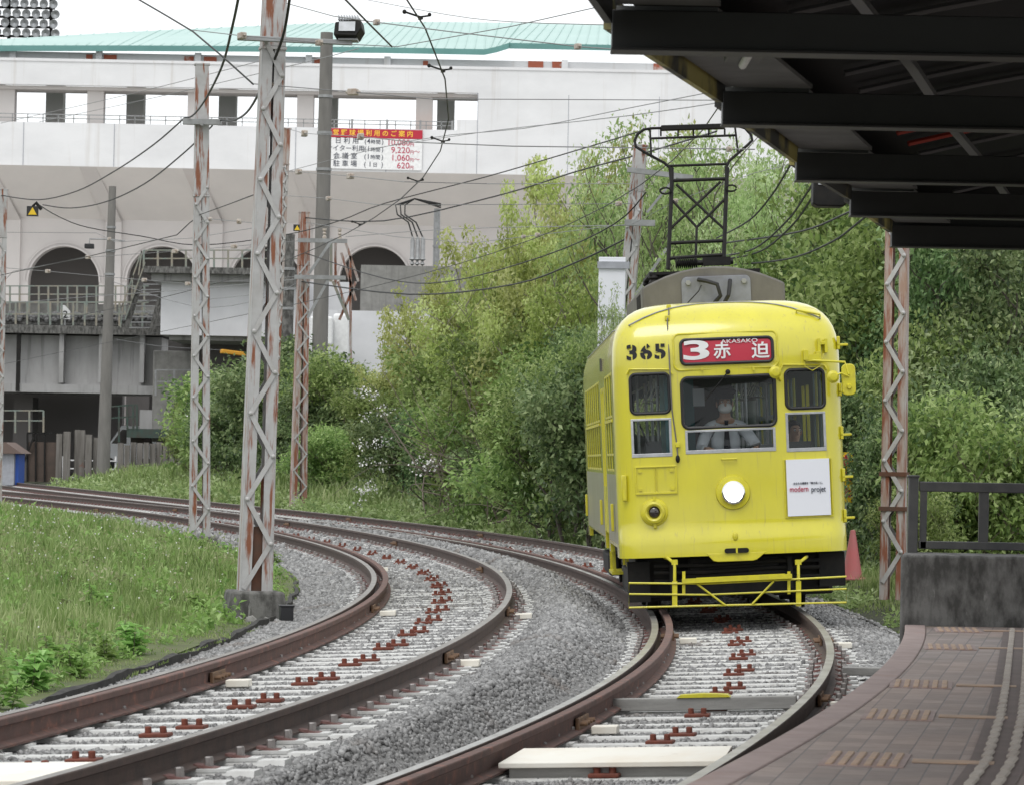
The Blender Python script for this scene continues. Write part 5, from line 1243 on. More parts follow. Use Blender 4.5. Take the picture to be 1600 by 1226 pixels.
for x0, x1 in ((-1.4, -.8), (.8, 1.4)):
    for a, b in ((3.02, 3.40), (3.52, 3.90)): cut.prism([(a, 1.30), (b, 1.30), (b, 2.32), (a, 2.32)], 'X', x0, x1)
    cut.prism([(2.92, .58), (4.02, .58), (4.02, .80), (2.92, .80)], 'X', x0, x1)
    cut.prism([(.62, .55), (2.6, .55), (2.6, .70), (.62, .70)], 'X', x0 - .0, x1)
    cut.prism([(4.3, .55), (10.2, .55), (10.2, .72), (4.3, .72)], 'X', x0, x1)
cu = cut.build('cut', 'yellow', smooth=False); cu.matrix_world = TM; bpy.context.view_layer.update(); boolean(body, cu)
body.data.polygons.foreach_set('use_smooth', [True] * len(body.data.polygons)); body.data.set_sharp_from_angle(angle=R(28))
def loop_tube(b, r_, d, rad, name, m, n=8, par=tram, closed=True, seg=10):
    pts = [FS(u, z, d) for u, z in rrect(*b, r_, n)]
    return MB().tube(pts, rad, 8, closed=True).build(name, m, par)
def patch(b, r_, d, m, name, par=tram, th=0):
    poly = rrect(*b, max(r_, .003), 6); cx, cz = (b[0] + b[2]) / 2, (b[1] + b[3]) / 2
    V = [FS(u, z, d) for u, z in poly] + [FS(cx, cz, d)]; n = len(poly)
    mb = MB().add(V, [(i, (i + 1) % n, n) for i in range(n)])
    if th:
        V2 = [p + Vector((0, th, 0)) for p in V[:n]]; mb.add(V[:n] + V2, [(i, (i + 1) % n, n + (i + 1) % n, n + i) for i in range(n)])
    return mb.build(name, m, par)
def flat_frame(b, wd, d, m, name, par=tram, dep=.03):
    x0, z0, x1, z1 = b; mb = MB()
    def strip_(ua, za, ub, zb):
        n = 6 if ub - ua > .3 else 1; V = []
        for i in range(n + 1):
            u = ua + (ub - ua) * i / n
            for z, dd in ((za, d), (zb, d), (zb, d - dep), (za, d - dep)): V.append(FS(u, z, dd))
        mb.add(V, [(i * 4 + j, i * 4 + (j + 1) % 4, i * 4 + 4 + (j + 1) % 4, i * 4 + 4 + j) for i in range(n) for j in range(4)] + [(0, 3, 2, 1), (4 * n, 4 * n + 1, 4 * n + 2, 4 * n + 3)])
    strip_(x0, z0, x1, z0 + wd); strip_(x0, z1 - wd * .6, x1, z1); strip_(x0, z0 + wd + .0005, x0 + wd * .7, z1 - wd * .6 - .0005); strip_(x1 - wd * .7, z0 + wd + .0005, x1, z1 - wd * .6 - .0005)
    return mb.build(name, m, par, bevel=.003, smooth=False)
for k in ('cu', 'lu', 'ru'):
    b, r_ = WIN[k]; g = loop_tube(b, r_, .004, .017, 'window', 'rubber'); g['label'] = 'rounded window with black rubber gasket'
    patch(b, r_, -.012, 'glass', 'pane', g)
for k in ('cl', 'll', 'rl'):
    b, r_ = WIN[k]; g = flat_frame(b, .036, .006, 'alu', 'window'); g['label'] = 'lower window with aluminium frame'
    patch(b, .003, -.012, 'glass', 'pane', g)
# rain strips over the side windows, gutter along the roof edge
for x0, x1, y in ((978, 1048, 577), (1218, 1290, 570)):
    a, b = tl(x0, y), tl(x1, y); pts = [FS(a[0], a[1] - .05, .012), FS(a[0] + .03, a[1], .014)] + [FS(a[0] + (b[0] - a[0]) * i / 5, a[1] + (b[1] - a[1]) * i / 5, .015) for i in range(1, 5)] + [FS(b[0] - .02, b[1], .014), FS(b[0] + .01, b[1] - .05, .012)]
    MB().tube(pts, .010, 6).build('rain_strip', 'yellow_trim', tram)
g = [(x, y, 2.93) for x, y in ring(2.93, -.012)]
zg = lambda x, y: 2.93 + (.10 * max(0, 1 - (x / 1.02) ** 2) if y < 1.2 or y > LEN - 1.2 else 0)
gp_ = []
for x, y in ring(2.93, -.014):
    if 16 <= 0: pass
    gp_.append((x, y))
gut = [Vector((-prof(2.90)[0] - .016, y, 2.90)) for y in np.linspace(LEN - .8, 1.0, 12)]
arc = []
for i in range(15):
    u = -.95 + 1.9 * i / 14; z = 3.122 - .20 * abs(u / .95) ** 2.6; arc.append(Vector((u, .0, z)))
def roof_y(u, z):
    lo_, hi_ = -.2, 1.2
    hx, f = prof(z); return f - BOW * max(0, 1 - (u / hx) ** 2) - .012
arc = [Vector((p.x, roof_y(p.x, p.z), p.z)) for p in arc]
gutr = [Vector((-p.x, p.y, p.z)) for p in reversed(gut)]
MB().tube(gut + [Vector((-1.02, .55, 2.90))] + arc + [Vector((1.02, .55, 2.90))] + gutr, .008, 6).build('gutter', 'steel_grey', tram)
MB().tube([FS(.72, 2.985, .01), FS(.72, 3.01, .05), FS(.95, 2.955, .05), FS(.95, 2.93, .01)], .011, 6).build('roof_handle', 'yellow_trim', tram)
# destination sign
b = tr4(1063, 529, 1206, 567); ds_ = patch(b, .05, .020, 'red_sign', 'destination_sign'); ds_['label'] = 'red destination sign with white 3 and station name'
loop_tube(b, .05, .022, .016, 'sign_frame', 'rubber', par=ds_); bs = (b[0] - .07, b[1] - .055, b[2] + .05, b[3] + .06)
sr_ = loop_tube(bs, .06, .004, .012, 'sign_surround', 'yellow_trim'); patch((bs[0], bs[1], bs[2], bs[3]), .06, .006, 'yellow', 'plate', sr_)
def ft_(body, px, py, hpx, m, par, d=.025, sx=1, bold=.003, al='CENTER', ex=.002):
    u, z = tl(px, py); p = FS(u, z, d); return text(body, hpx / TS * 1.32, m, par, p, rot=(R(90), 0, slope(u, z)), sx=sx, bold=bold, align=al, extrude=ex)
ft_('3', 1087.5, 549, 31, 'white', ds_, sx=2.45, bold=.006); ft_('赤', 1127, 550, 20, 'white', ds_, sx=1.05, bold=.003); ft_('迫', 1187, 549, 20, 'white', ds_, sx=1.08, bold=.003)
ft_('AKASAKO', 1154, 533.2, 6.6, 'white', ds_, sx=1.45, bold=.0)
mb = MB()
for px in (1096, 1176): u, z = tl(px, 574); mb.bar(FS(u, z, .02), FS(u, z - .03, .02), .02, .03)
mb.build('catch', 'yellow_trim', sr_)
# number 365 in stencil figures
for ch, px in (('3', 987), ('6', 1009), ('5', 1031)):
    o = ft_(ch, px, 551 - (px - 1010) * .04, 23.5, 'black', tram, d=.004, sx=1.2, bold=.008, ex=.003); o.name = 'number'
    bb = [Vector(c) for c in o.bound_box]; cx = (bb[0].x + bb[6].x) / 2; cyy = (bb[0].y + bb[6].y) / 2; h2 = (bb[6].y - bb[0].y)
    ct = MB(); ct.box((cx, cyy + h2 * .42, 0), (.012, h2 * .5, .1)).box((cx, cyy - h2 * .42, 0), (.012, h2 * .5, .1)).box((bb[0].x + .0, cyy - h2 * .02, 0), (.05, .010, .1))
    c_ = ct.build('cut', 'black', smooth=False); c_.parent = tram; c_.location = o.location; c_.rotation_euler = o.rotation_euler; c_.scale = o.scale
    bpy.context.view_layer.update(); boolean(o, c_)
# headlight, tail lamp
u, z = tl(1144, 768); hl = MB().lathe([(.0, .0), (.170, .0), (.172, .02), (.165, .034), (.125, .04), (.118, .065), (.105, .07), (.10, .05)], FS(u, z, -.01), 'Y', 32).build('headlight', 'yellow_trim', tram)
MB().lathe([(.115, .06), (.115, .075), (.095, .082), (.086, .06)], FS(u, z, -.01), 'Y', 32).build('rim', 'chrome', hl)
MB().lathe([(.0, .085), (.05, .082), (.078, .074), (.088, .066)], FS(u, z, -.01), 'Y', 28).build('lamp_lens', 'lamp_on', hl)
u, z = tl(1022, 799); t_ = MB().lathe([(.0, .0), (.135, .0), (.138, .02), (.130, .03), (.112, .035), (.108, .075), (.085, .085), (.068, .075), (.066, .05), (.0, .05)], FS(u, z, -.01), 'Y', 32, rot=Matrix.Rotation(slope(u, z), 3, 'Z')).build('tail_lamp', 'yellow_trim', tram); t_['label'] = 'round yellow lamp housing with dark lens'
MB().ball(FS(u, z, .03), .062, 16, 10, sc_=(1, .6, 1)).build('lamp_lens', 'lens_dark', t_)
mb = MB(); 
for q in (-1, 1): mb.box(FS(u, z + q * .135, .02), (.03, .03, .04))
mb.build('catch', 'yellow_trim', t_)
# hatch
b = tr4(992, 727, 1057, 771); h_ = patch(b, .004, .006, 'yellow', 'hatch', th=.01); flat_frame(b, .022, .018, 'yellow_trim', 'hatch_frame', h_, .016)
um = (b[0] + b[2]) / 2; flat_frame((um - .012, b[1] + .022, um + .012, b[3] - .014), .010, .014, 'yellow_trim', 'mullion', h_, .012)
mb = MB()
for u in (b[0] + .05, b[2] - .05):
    for z in (b[1] + .05, b[3] - .05): mb.box(FS(u, z, .012), (.035, .015, .025))
mb.build('hinge', 'yellow_trim', h_)
# advert board
b = tr4(1228, 716, 1296, 804); ad = patch(b, .004, .030, 'white_board', 'advert_board', th=.016); ad['label'] = 'white advert board with red and grey lettering'
flat_frame((b[0] - .025, b[1] - .02, b[2] + .03, b[3] + .004), .02, .012, 'yellow_trim', 'board_frame', ad, .012)
ft_('modern', 1247, 763, 9.4, 'text_red', ad, d=.034, sx=.76, bold=0); ft_('projet', 1277.5, 763, 9.4, 'text_navy', ad, d=.034, sx=.76, bold=0); ft_('あなたの健康を「働き者」に。', 1262, 753.5, 3.0, 'text_navy', ad, d=.034, sx=.88, bold=0)
# handles, hooks, slot, cord, wiper
def pbar(name, pts, rad, m='yellow_trim', n=8): return MB().tube(pts, rad, n).build(name, m, tram)
u, z = tl(1138, 716); pbar('grab_handle', [FS(u - .07, z, .0), FS(u - .07, z, .03), FS(u + .07, z, .03), FS(u + .07, z, .0)], .009)
u, z = tl(1147, 836); MB().ball(FS(u, z, .01), .028, 12, 8, sc_=(1, .6, 1.5)).build('lamp_hook', 'yellow_trim', tram)
u0, z0 = tl(1149, 866)
ap = MB(); poly = [(-.30, .03), (.30, .03), (.20, -.045), (.16, -.055), (-.19, -.055), (-.23, -.045)]
V = [FS(u0 + a, max(.56, z0 + b_), .006) for a, b_ in poly] ; V2 = [p + Vector((0, .05, 0)) for p in V]; n = len(poly)
V = [Vector((p.x, p.y, z0 + b_)) for p, (a, b_) in zip(V, poly)]; V2 = [p + Vector((0, .05, 0)) for p in V]
ap.add(V + V2, [tuple(range(n)), tuple(range(2 * n - 1, n - 1, -1))] + [(i, n + i, n + (i + 1) % n, (i + 1) % n) for i in range(n)])
cpl = ap.build('coupler_plate', 'yellow_trim', tram, bevel=.006, smooth=False)
u, z = tl(1149, 858); MB().prism(rrect(u - .12, z - .024, u + .12, z + .024, .022), 'Y', fy(u, z) - .020, fy(u, z)).build('slot', 'black_iron', cpl); MB().box((u, fy(u, z) - .024, z), (.018, .012, .05)).build('slot_bar', 'yellow_trim', cpl)
cord = [FS(*tl(1047, 478), .02), FS(*tl(1046, 489), .05), FS(*tl(1043, 500), .03), FS(*tl(1045, 560), .022), FS(*tl(1049, 640), .025), FS(*tl(1056, 690), .025), FS(*tl(1058, 712), .025)]
co = MB().tube(cord, .007, 6).build('pull_cord', 'box_grey', tram); mb = MB(); u, z = tl(1058, 716); mb.ball(FS(u, z, .025), .022, 10, 8, sc_=(1, 1, 1.8)); mb.build('cord_weight', 'black_iron', co)
mb = MB()
for px, py in ((1047, 478), (1043, 496), (1058, 694)): u, z = tl(px, py); mb.box(FS(u, z, .02), (.045, .04, .05))
mb.build('cord_guide', 'yellow_trim', co, bevel=.006)
a, b_ = tl(1136, 581), tl(1100, 626); wp_ = MB().tube([FS(*a, .03), FS((a[0] + b_[0]) / 2, (a[1] + b_[1]) / 2, .035), FS(*b_, .02)], .007, 6).build('wiper', 'black_iron', tram); MB().ball(FS(*a, .02), .025, 10, 8).build('pivot', 'black_iron', wp_)
# mirrors
def round_mirror(px, py, r_, d): 
    u, z = tl(px, py); p = FS(min(u, 1.0), z, d); p.x = u
    m_ = MB().lathe([(.0, .025), (r_ * .6, .022), (r_, .0), (r_ * .97, -.012), (.0, -.012)], p, 'Y', 24, rot=Matrix.Rotation(R(10), 3, 'Z')).build('mirror', 'yellow_trim', tram); return m_, p
m1, p1 = round_mirror(1209, 582, .062, .10); MB().bar(p1, p1 + Vector((.06, .12, -.09)), .02, .02).bar(p1 + Vector((.06, .12, -.05)), p1 + Vector((.06, .12, -.15)), .04, .03).build('stay', 'yellow_trim', m1)
m2, p2 = round_mirror(1299, 589, .062, .16)
u, z = tl(1324, 593); p3 = Vector((u, -.12, z)); m3 = MB().prism(rrect(p3.x - .068, z - .155, p3.x + .068, z + .155, .05), 'Y', p3.y - .03, p3.y + .015).build('mirror', 'yellow_trim', tram, bevel=.008); m3['label'] = 'large rounded rectangular mirror on an arm'
MB().lathe([(.0, .03), (.02, .03), (.028, .0)], p3 + Vector((0, -.03, -.07)), 'Y', 12).build('boss', 'yellow_trim', m3)
a = FS(*tl(1268, 563), .05); j = Vector((tl(1318, 566)[0], -.14, tl(1318, 566)[1])); arm_ = MB().tube([a, j, p3 + Vector((.0, -.035, .05))], .012, 8).tube([p2, (p2 + p3) / 2 + Vector((0, -.03, .05)), p3 + Vector((-.0, -.035, .03))], .009, 8).build('mirror_arm', 'yellow_trim', tram)
mb = MB()
for px, py, sx_, sz_ in ((1268, 559, .14, .07), (1258, 555, .05, .10), (1278, 556, .05, .09), (1290, 540, .03, .14), (1279, 539, .03, .13), (1284, 536, .07, .03)): u, z = tl(px, py); mb.box(FS(u, z, .03), (sx_, .06, sz_))
mb.tube([FS(*tl(1255, 563), .03), FS(*tl(1257, 573), .05), FS(*tl(1268, 579), .05), FS(*tl(1280, 572), .05), FS(*tl(1286, 552), .03)], .005, 6)
mb.build('mirror_bracket', 'yellow_trim', tram, bevel=.008)
# climbing steps on the right edge
for py in (535, 608, 675, 741, 805):
    px = 1306 + (py - 535) * .05; u, z = tl(px, py); u = 1.09
    mb = MB(); p = Vector((u, .10, z)); mb.box(p + Vector((.035, 0, 0)), (.03, .05, .13)); mb.box(p + Vector((.075, 0, -.02)), (.11, .05, .025)); mb.build('step_bracket', 'yellow_trim', tram, bevel=.006)
u, z = tl(963, 762); MB().box((-1.07, -.0, z), (.05, .05, .26)).build('hinge_cover', 'yellow_trim', tram, bevel=.01)
# side windows, doors, steps
for sx_ in (-1, 1):
    for a, b_ in SW:
        mb = MB(); x = sx_ * 1.118
        x = sx_ * 1.133
        for y in (a + .012, b_ - .012): mb.box((x, y, 1.97), (.012, .024, 1.0))
        for z in (1.482, 1.64, 2.03, 2.458): mb.box((x, (a + b_) / 2, z), (.0115, b_ - a - .048, .024))
        mb.box((x + sx_ * .012, (a + b_) / 2, 1.985), (.012, b_ - a, .03))
        fr = mb.build('side_window', 'yellow_trim', tram, bevel=.003, smooth=False)
        mb = MB(); xi = sx_ * 1.10
        for y in (a + .02, b_ - .02): mb.box((xi, y, 1.97), (.02, .05, 1.0))
        for z in (1.485, 2.03, 2.455): mb.box((xi, (a + b_) / 2, z), (.0195, b_ - a - .09, .05))
        mb.build('inner_frame', 'interior', fr, smooth=False)
        MB().box((sx_ * 1.131, (a + b_) / 2, 1.97), (.004, b_ - a - .05, .96)).build('pane', 'glass', fr)
    dr = MB(); x = sx_ * 1.118
    for c_ in (3.21, 3.71): dr.box((x, c_, 1.06), (.03, .44, .46)); dr.box((x, c_, 2.36), (.03, .44, .07))
    for y in (2.99, 3.43, 3.49, 3.93): dr.box((x + sx_ * .006, y, 1.58), (.036, .04, 1.58))
    dr = dr.build('door', 'yellow_trim', tram, bevel=.004, smooth=False)
    for c_ in (3.21, 3.71): MB().box((sx_ * 1.126, c_, 1.81), (.004, .38, 1.02)).build('pane', 'glass', dr)
    mb = MB(); mb.box((sx_ * 1.02, 3.45, .36), (.20, 1.0, .03))
    for y in (2.97, 3.93): mb.box((sx_ * 1.09, y, .48), (.03, .03, .26)); mb.box((sx_ * .95, y, .48), (.03, .03, .26))
    mb.build('door_step', 'yellow_trim' if sx_ < 0 else 'under', tram)
    mb = MB()
    for y in (.95, 4.4, 10.3): mb.box((sx_ * 1.165, y, 1.0), (.03, .07, .28))
    mb.build('side_bracket', 'yellow_trim', tram, bevel=.006)
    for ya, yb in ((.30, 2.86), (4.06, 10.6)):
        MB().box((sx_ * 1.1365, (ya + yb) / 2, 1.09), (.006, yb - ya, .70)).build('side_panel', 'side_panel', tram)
    MB().box((sx_ * 1.145, 3.45, 2.62), (.02, .30, .14)).build('door_lamp', 'lens_dark', tram)
# underframe, wheels, life guard
und = MB(); und.box((0, 5.5, .44), (1.7, 10.2, .30)); und.box((0, .40, .40), (1.95, .12, .42)); und.box((0, .22, .50), (.9, .2, .16))
for y in (2.4, 8.6): und.box((0, y, .32), (2.0, 1.9, .22)); und.box((-.93, y, .30), (.12, 2.2, .26)); und.box((.93, y, .30), (.12, 2.2, .26))
for x, y, sx_, sz_ in ((-.75, .7, .5, .36), (.72, .75, .6, .34), (.2, .55, .5, .25), (-.35, .5, .35, .3)): und.box((x, y, .33), (sx_, .4, sz_))
und.box((0, 5.5, .25), (1.5, 2.2, .30)); und = und.build('underframe', 'under', tram, bevel=.02, smooth=False)
mb = MB()
for i, (z, y) in enumerate(((.52, .08), (.45, .10), (.36, .12))): mb.tube([(-.8, y, z), (-.3, y - .02, z - .01), (.35, y, z + .01), (.85, y, z)], .022, 8)
mb.tube([(-.62, .05, .56), (-.62, .06, .28), (-.5, .2, .2)], .03, 8); mb.tube([(.55, .05, .56), (.55, .06, .25)], .03, 8); mb.box((.05, .14, .33), (1.15, .04, .26)); mb.box((.98, .25, .42), (.26, .2, .34)); mb.box((-.95, .28, .36), (.22, .2, .40)); mb.build('air_pipe', 'black_iron', und)
for y in (1.75, 3.05, 7.95, 9.25):
    for x in (-.7525, .7525): MB().lathe([(.0, -.07), (.10, -.075), (.28, -.05), (.33, -.06), (.33, .05), (.36, .055), (.36, .075), (.28, .07), (.10, .08), (.0, .08)], (x, y, .335), 'X', 28).build('wheel', 'under', tram)
lg = MB(); Y_ = -.24
def lpt(px, py, y=Y_): u, z = tl(px, py); return Vector((u, y, z))
lg.tube([lpt(981, 908), lpt(1100, 909), lpt(1318, 898), lpt(1318, 938), lpt(1100, 943), lpt(981, 946)], .011, 6, closed=True)
lg.tube([lpt(981, 925), lpt(1100, 926), lpt(1318, 917)], .010, 6)
lg.tube([lpt(1086, 909, Y_ - .02), lpt(1130, 942, Y_ - .02)], .011, 6); lg.tube([lpt(1205, 905, Y_ - .02), lpt(1172, 940, Y_ - .02)], .011, 6)
lf_ = lg.build('life_guard', 'yellow_trim', tram)
mb = MB()
for px, dx in ((1052, -14), (1244, 16)):
    mb.tube([lpt(px + dx, 869 - .04 * dx, -.02), lpt(px + dx * .7, 870, -.14), lpt(px, 878, -.2), lpt(px, 892, Y_ + .02), lpt(px, 908, Y_ + .02)], .016, 8)
    mb.bar(lpt(px, 905, Y_ + .015), lpt(px, 944, Y_ + .015), .05, .02, up=(0, 1, 0)); mb.box(lpt(px, 876, -.19), (.06, .05, .05))
for px in (1066, 1229): mb.bar(lpt(px, 890, Y_ + .01), lpt(px, 925, Y_ + .01), .03, .012, up=(0, 1, 0))
mb.bar(lpt(1063, 905, Y_ - .03), lpt(1233, 897, Y_ - .03), .06, .045); mb.bar(lpt(1085, 902, Y_ - .035), lpt(1222, 895.5, Y_ - .035), .03, .03); mb.build('hanger', 'yellow_trim', lf_)
# roof box and pantograph
rb = MB(); prf = [(-.745, 2.98), (-.745, 3.36)] + [(x, 3.36 + .20 * (1 - (x / .745) ** 2)) for x in np.linspace(-.66, .66, 9)] + [(.745, 3.36), (.745, 2.98)]
rb.prism(prf, 'Y', 1.55, 5.6); rbx = rb.build('roof_box', 'box_grey', tram, bevel=.02, angle=40); rbx['label'] = 'soot grey arched equipment box on the roof'
b = (LP(1066, 465, 1.5).x, 3.02, LP(1174, 455, 1.5).x, LP(1120, 431, 1.5).z)
MB().prism(rrect(b[0], b[1], b[2], b[3], .06), 'Y', 1.528, 1.549).build('front_panel', 'box_panel', rbx, bevel=.004)
mb = MB()
for x in (b[0] + .07, b[2] - .07): mb.lathe([(.0, .03), (.028, .03), (.03, 0)], (x, 1.528, b[3] - .06), 'Y', 6)
mb.build('bolt', 'steel_grey', rbx)
c1, c2 = LP(1091, 437, 1.5), LP(1141, 438, 1.5)
mb = MB(); mb.tube([c1, c1 + Vector((.08, -.06, -.02)), c1 + Vector((.19, -.10, -.06)), c1 + Vector((.22, -.10, -.18)), c1 + Vector((.14, -.05, -.27))], .022, 8); mb.tube([c2, c2 + Vector((-.01, -.06, -.05)), c2 + Vector((-.03, -.10, -.16)), c2 + Vector((-.10, -.06, -.28))], .022, 8)
mb.tube([c1 + Vector((.03, -.03, -.06)), c1 + Vector((.0, -.05, -.12)), c1 + Vector((-.12, -.04, -.24))], .006, 6); mb.build('cable', 'cable', rbx)
mb = MB()
for i in range(7): mb.box((-.748, 2.0 + i * .12, 3.2), (.012, .05, .22))
for x in (-.55, .5): mb.ball((x, 1.55, 3.12), .022, 8, 6)
mb.build('louvre', 'under', rbx)
pg = MB(); yb, yt = 3.3, 3.75
def Q(px, py, y): return LP(px, py, y)
def ln(pts, r_, y=None):
    pts = [Q(px, py, yb + (yt - yb) * (418 - py) / 220) for px, py in pts]; pg.tube(pts, r_ * .98, 8)
ln([(1044, 421), (1050, 290), (1050, 262)], .024); ln([(1131, 412), (1136, 278), (1137, 262)], .024)
for a, b_ in (((1052, 282), (1135, 279)), ((1044, 380), (1130, 376)), ((1043, 404), (1129, 398))): ln([a, b_], .020)
for a, b_ in (((1057, 288), (1131, 357)), ((1126, 284), (1046, 359)), ((1050, 312), (1089, 355)), ((1134, 310), (1089, 355)), ((1089, 355), (1087, 414))): ln([a, b_], .015)
pnt = pg.build('pantograph', 'black_iron', tram); pnt['label'] = 'black bow pantograph with crossed braces'
pg = MB(); ln([(1049, 285), (1047, 262), (1038, 254), (1010, 239), (994, 229), (992, 220), (996, 210), (1006, 202), (1020, 200), (1090, 198.5), (1152, 196), (1165, 200), (1174, 210), (1176, 219), (1168, 227), (1140, 251), (1135, 262), (1136, 283)], .017)
ln([(1045, 259), (1136, 256)], .015); ln([(1018, 216), (1150, 211)], .014); ln([(1016, 203), (1018, 244)], .012); ln([(1149, 197), (1154, 240)], .012); ln([(1089, 262), (1084, 262), (1089, 269), (1094, 261)], .006)
hd_ = pg.build('bow_frame', 'steel_grey' if False else 'black_iron', pnt)
a, b_ = Q(1033, 200, yt), Q(1133, 197, yt); mb = MB(); mb.bar(a, b_, .10, .06)
for px in (1033, 1060, 1084, 1108, 1133): mb.bar(Q(px, 200, yt), Q(px, 213, yt), .02, .02)
mb.build('contact_strip', 'black_iron', pnt, bevel=.01)
for px, py, s_ in ((1040, 298, -1), (1143, 294, 1)):
    c = Q(px, py, 3.5); mb = MB(); mb.tube([c + Vector((math.cos(t_) * .06, .0, math.sin(t_) * .035)) for t_ in np.linspace(0, 6, 10)], .012, 6); mb.build('lug', 'black_iron', pnt)
mb = MB(); a = Q(1057, 412, 3.2)
for i in range(11): mb.lathe([(.045, -.008), (.06, 0), (.045, .008)], a + Vector((i * .022, 0, .0)), 'X', 12)
mb.tube([a, a + Vector((.62, 0, .0))], .03, 8); mb.box(a + Vector((.44, 0, .01)), (.3, .12, .09)); mb.build('spring', 'black_iron', pnt)
mb = MB()
for x in (-.55, .55):
    for y in (2.9, 4.3): mb.lathe([(.0, .1), (.05, .1), (.06, .07), (.04, .05), (.06, .02), (.05, 0)], (x, y, 3.46), n=10)
mb.box((0, 3.6, 3.575), (1.2, 1.5, .03)); mb.build('base_frame', 'black_iron', pnt)
# interior
MB().box((0, 5.5, .83), (2.12, 10.6, .04)).build('floor', 'interior_dark', tram)
mb = MB()
for x in (-.86, .86): mb.box((x, 7.3, 1.10), (.42, 5.6, .46)); mb.box((x * 1.16, 7.3, 1.48), (.10, 5.6, .42)); mb.box((x, 2.1, 1.1), (.42, 1.0, .46))
mb.build('bench_seat', 'seat', tram, bevel=.03)
pt_ = MB(); pt_.box((-.42, 1.55, 1.75), (.34, .04, 1.8)); pt_.box((-.60, .80, 1.75), (.04, .9, 1.75)); pt_.build('partition', 'teal', tram)
pt_ = MB(); pt_.box((-.10, 1.58, 1.62), (.50, .04, 1.5)); pt_.box((-.02, 1.60, 2.45), (1.2, .05, .24)); pt_.build('cab_screen', 'interior_dark', tram)
mb = MB(); mb.box((-.02, .30, 1.42), (1.5, .30, .22)); mb.box((.42, .25, 1.62), (.22, .16, .14)); mb.box((.7, .3, 1.58), (.25, .2, .25)); mb.box((-.75, .28, 1.68), (.16, .14, .16)); mb.tube([(-.80, .2, 1.72), (-.88, .2, 1.92)], .010, 8); mb.tube([(.18, .3, 1.5), (.18, .26, 1.66), (.32, .22, 1.70)], .014, 8); mb.build('driving_desk', 'interior_dark', tram, bevel=.01)
for x in (-.62, .30, .62):
    for y in (1.7, 3.0, 4.3, 6.5, 9.0): MB().tube([(x, y, .85), (x, y, 2.9)], .016, 8).build('grab_pole', 'alu', tram)
for x in (-.55, .55): MB().tube([(x, 1.6, 2.42), (x, 10.2, 2.42)], .014, 8).build('hanging_rail', 'alu', tram)
for x in (-.58, .46):
    for k in range(7):
        y = 2.0 + k * .38; xx = x + (k % 3 - 1) * .055; hg_ = MB()
        hg_.tube([(xx, y, 2.42), (xx, y, 2.32)], .012, 6); hg_.tube([(xx - .075, y, 2.19), (xx + .075, y, 2.19), (xx, y, 2.33)], .011, 6, closed=True)
        hg_.build('strap_handle', 'strap', tram)
MB().box((-.20, 1.53, 2.20), (.12, .008, .18)).build('notice', 'white_board', tram)

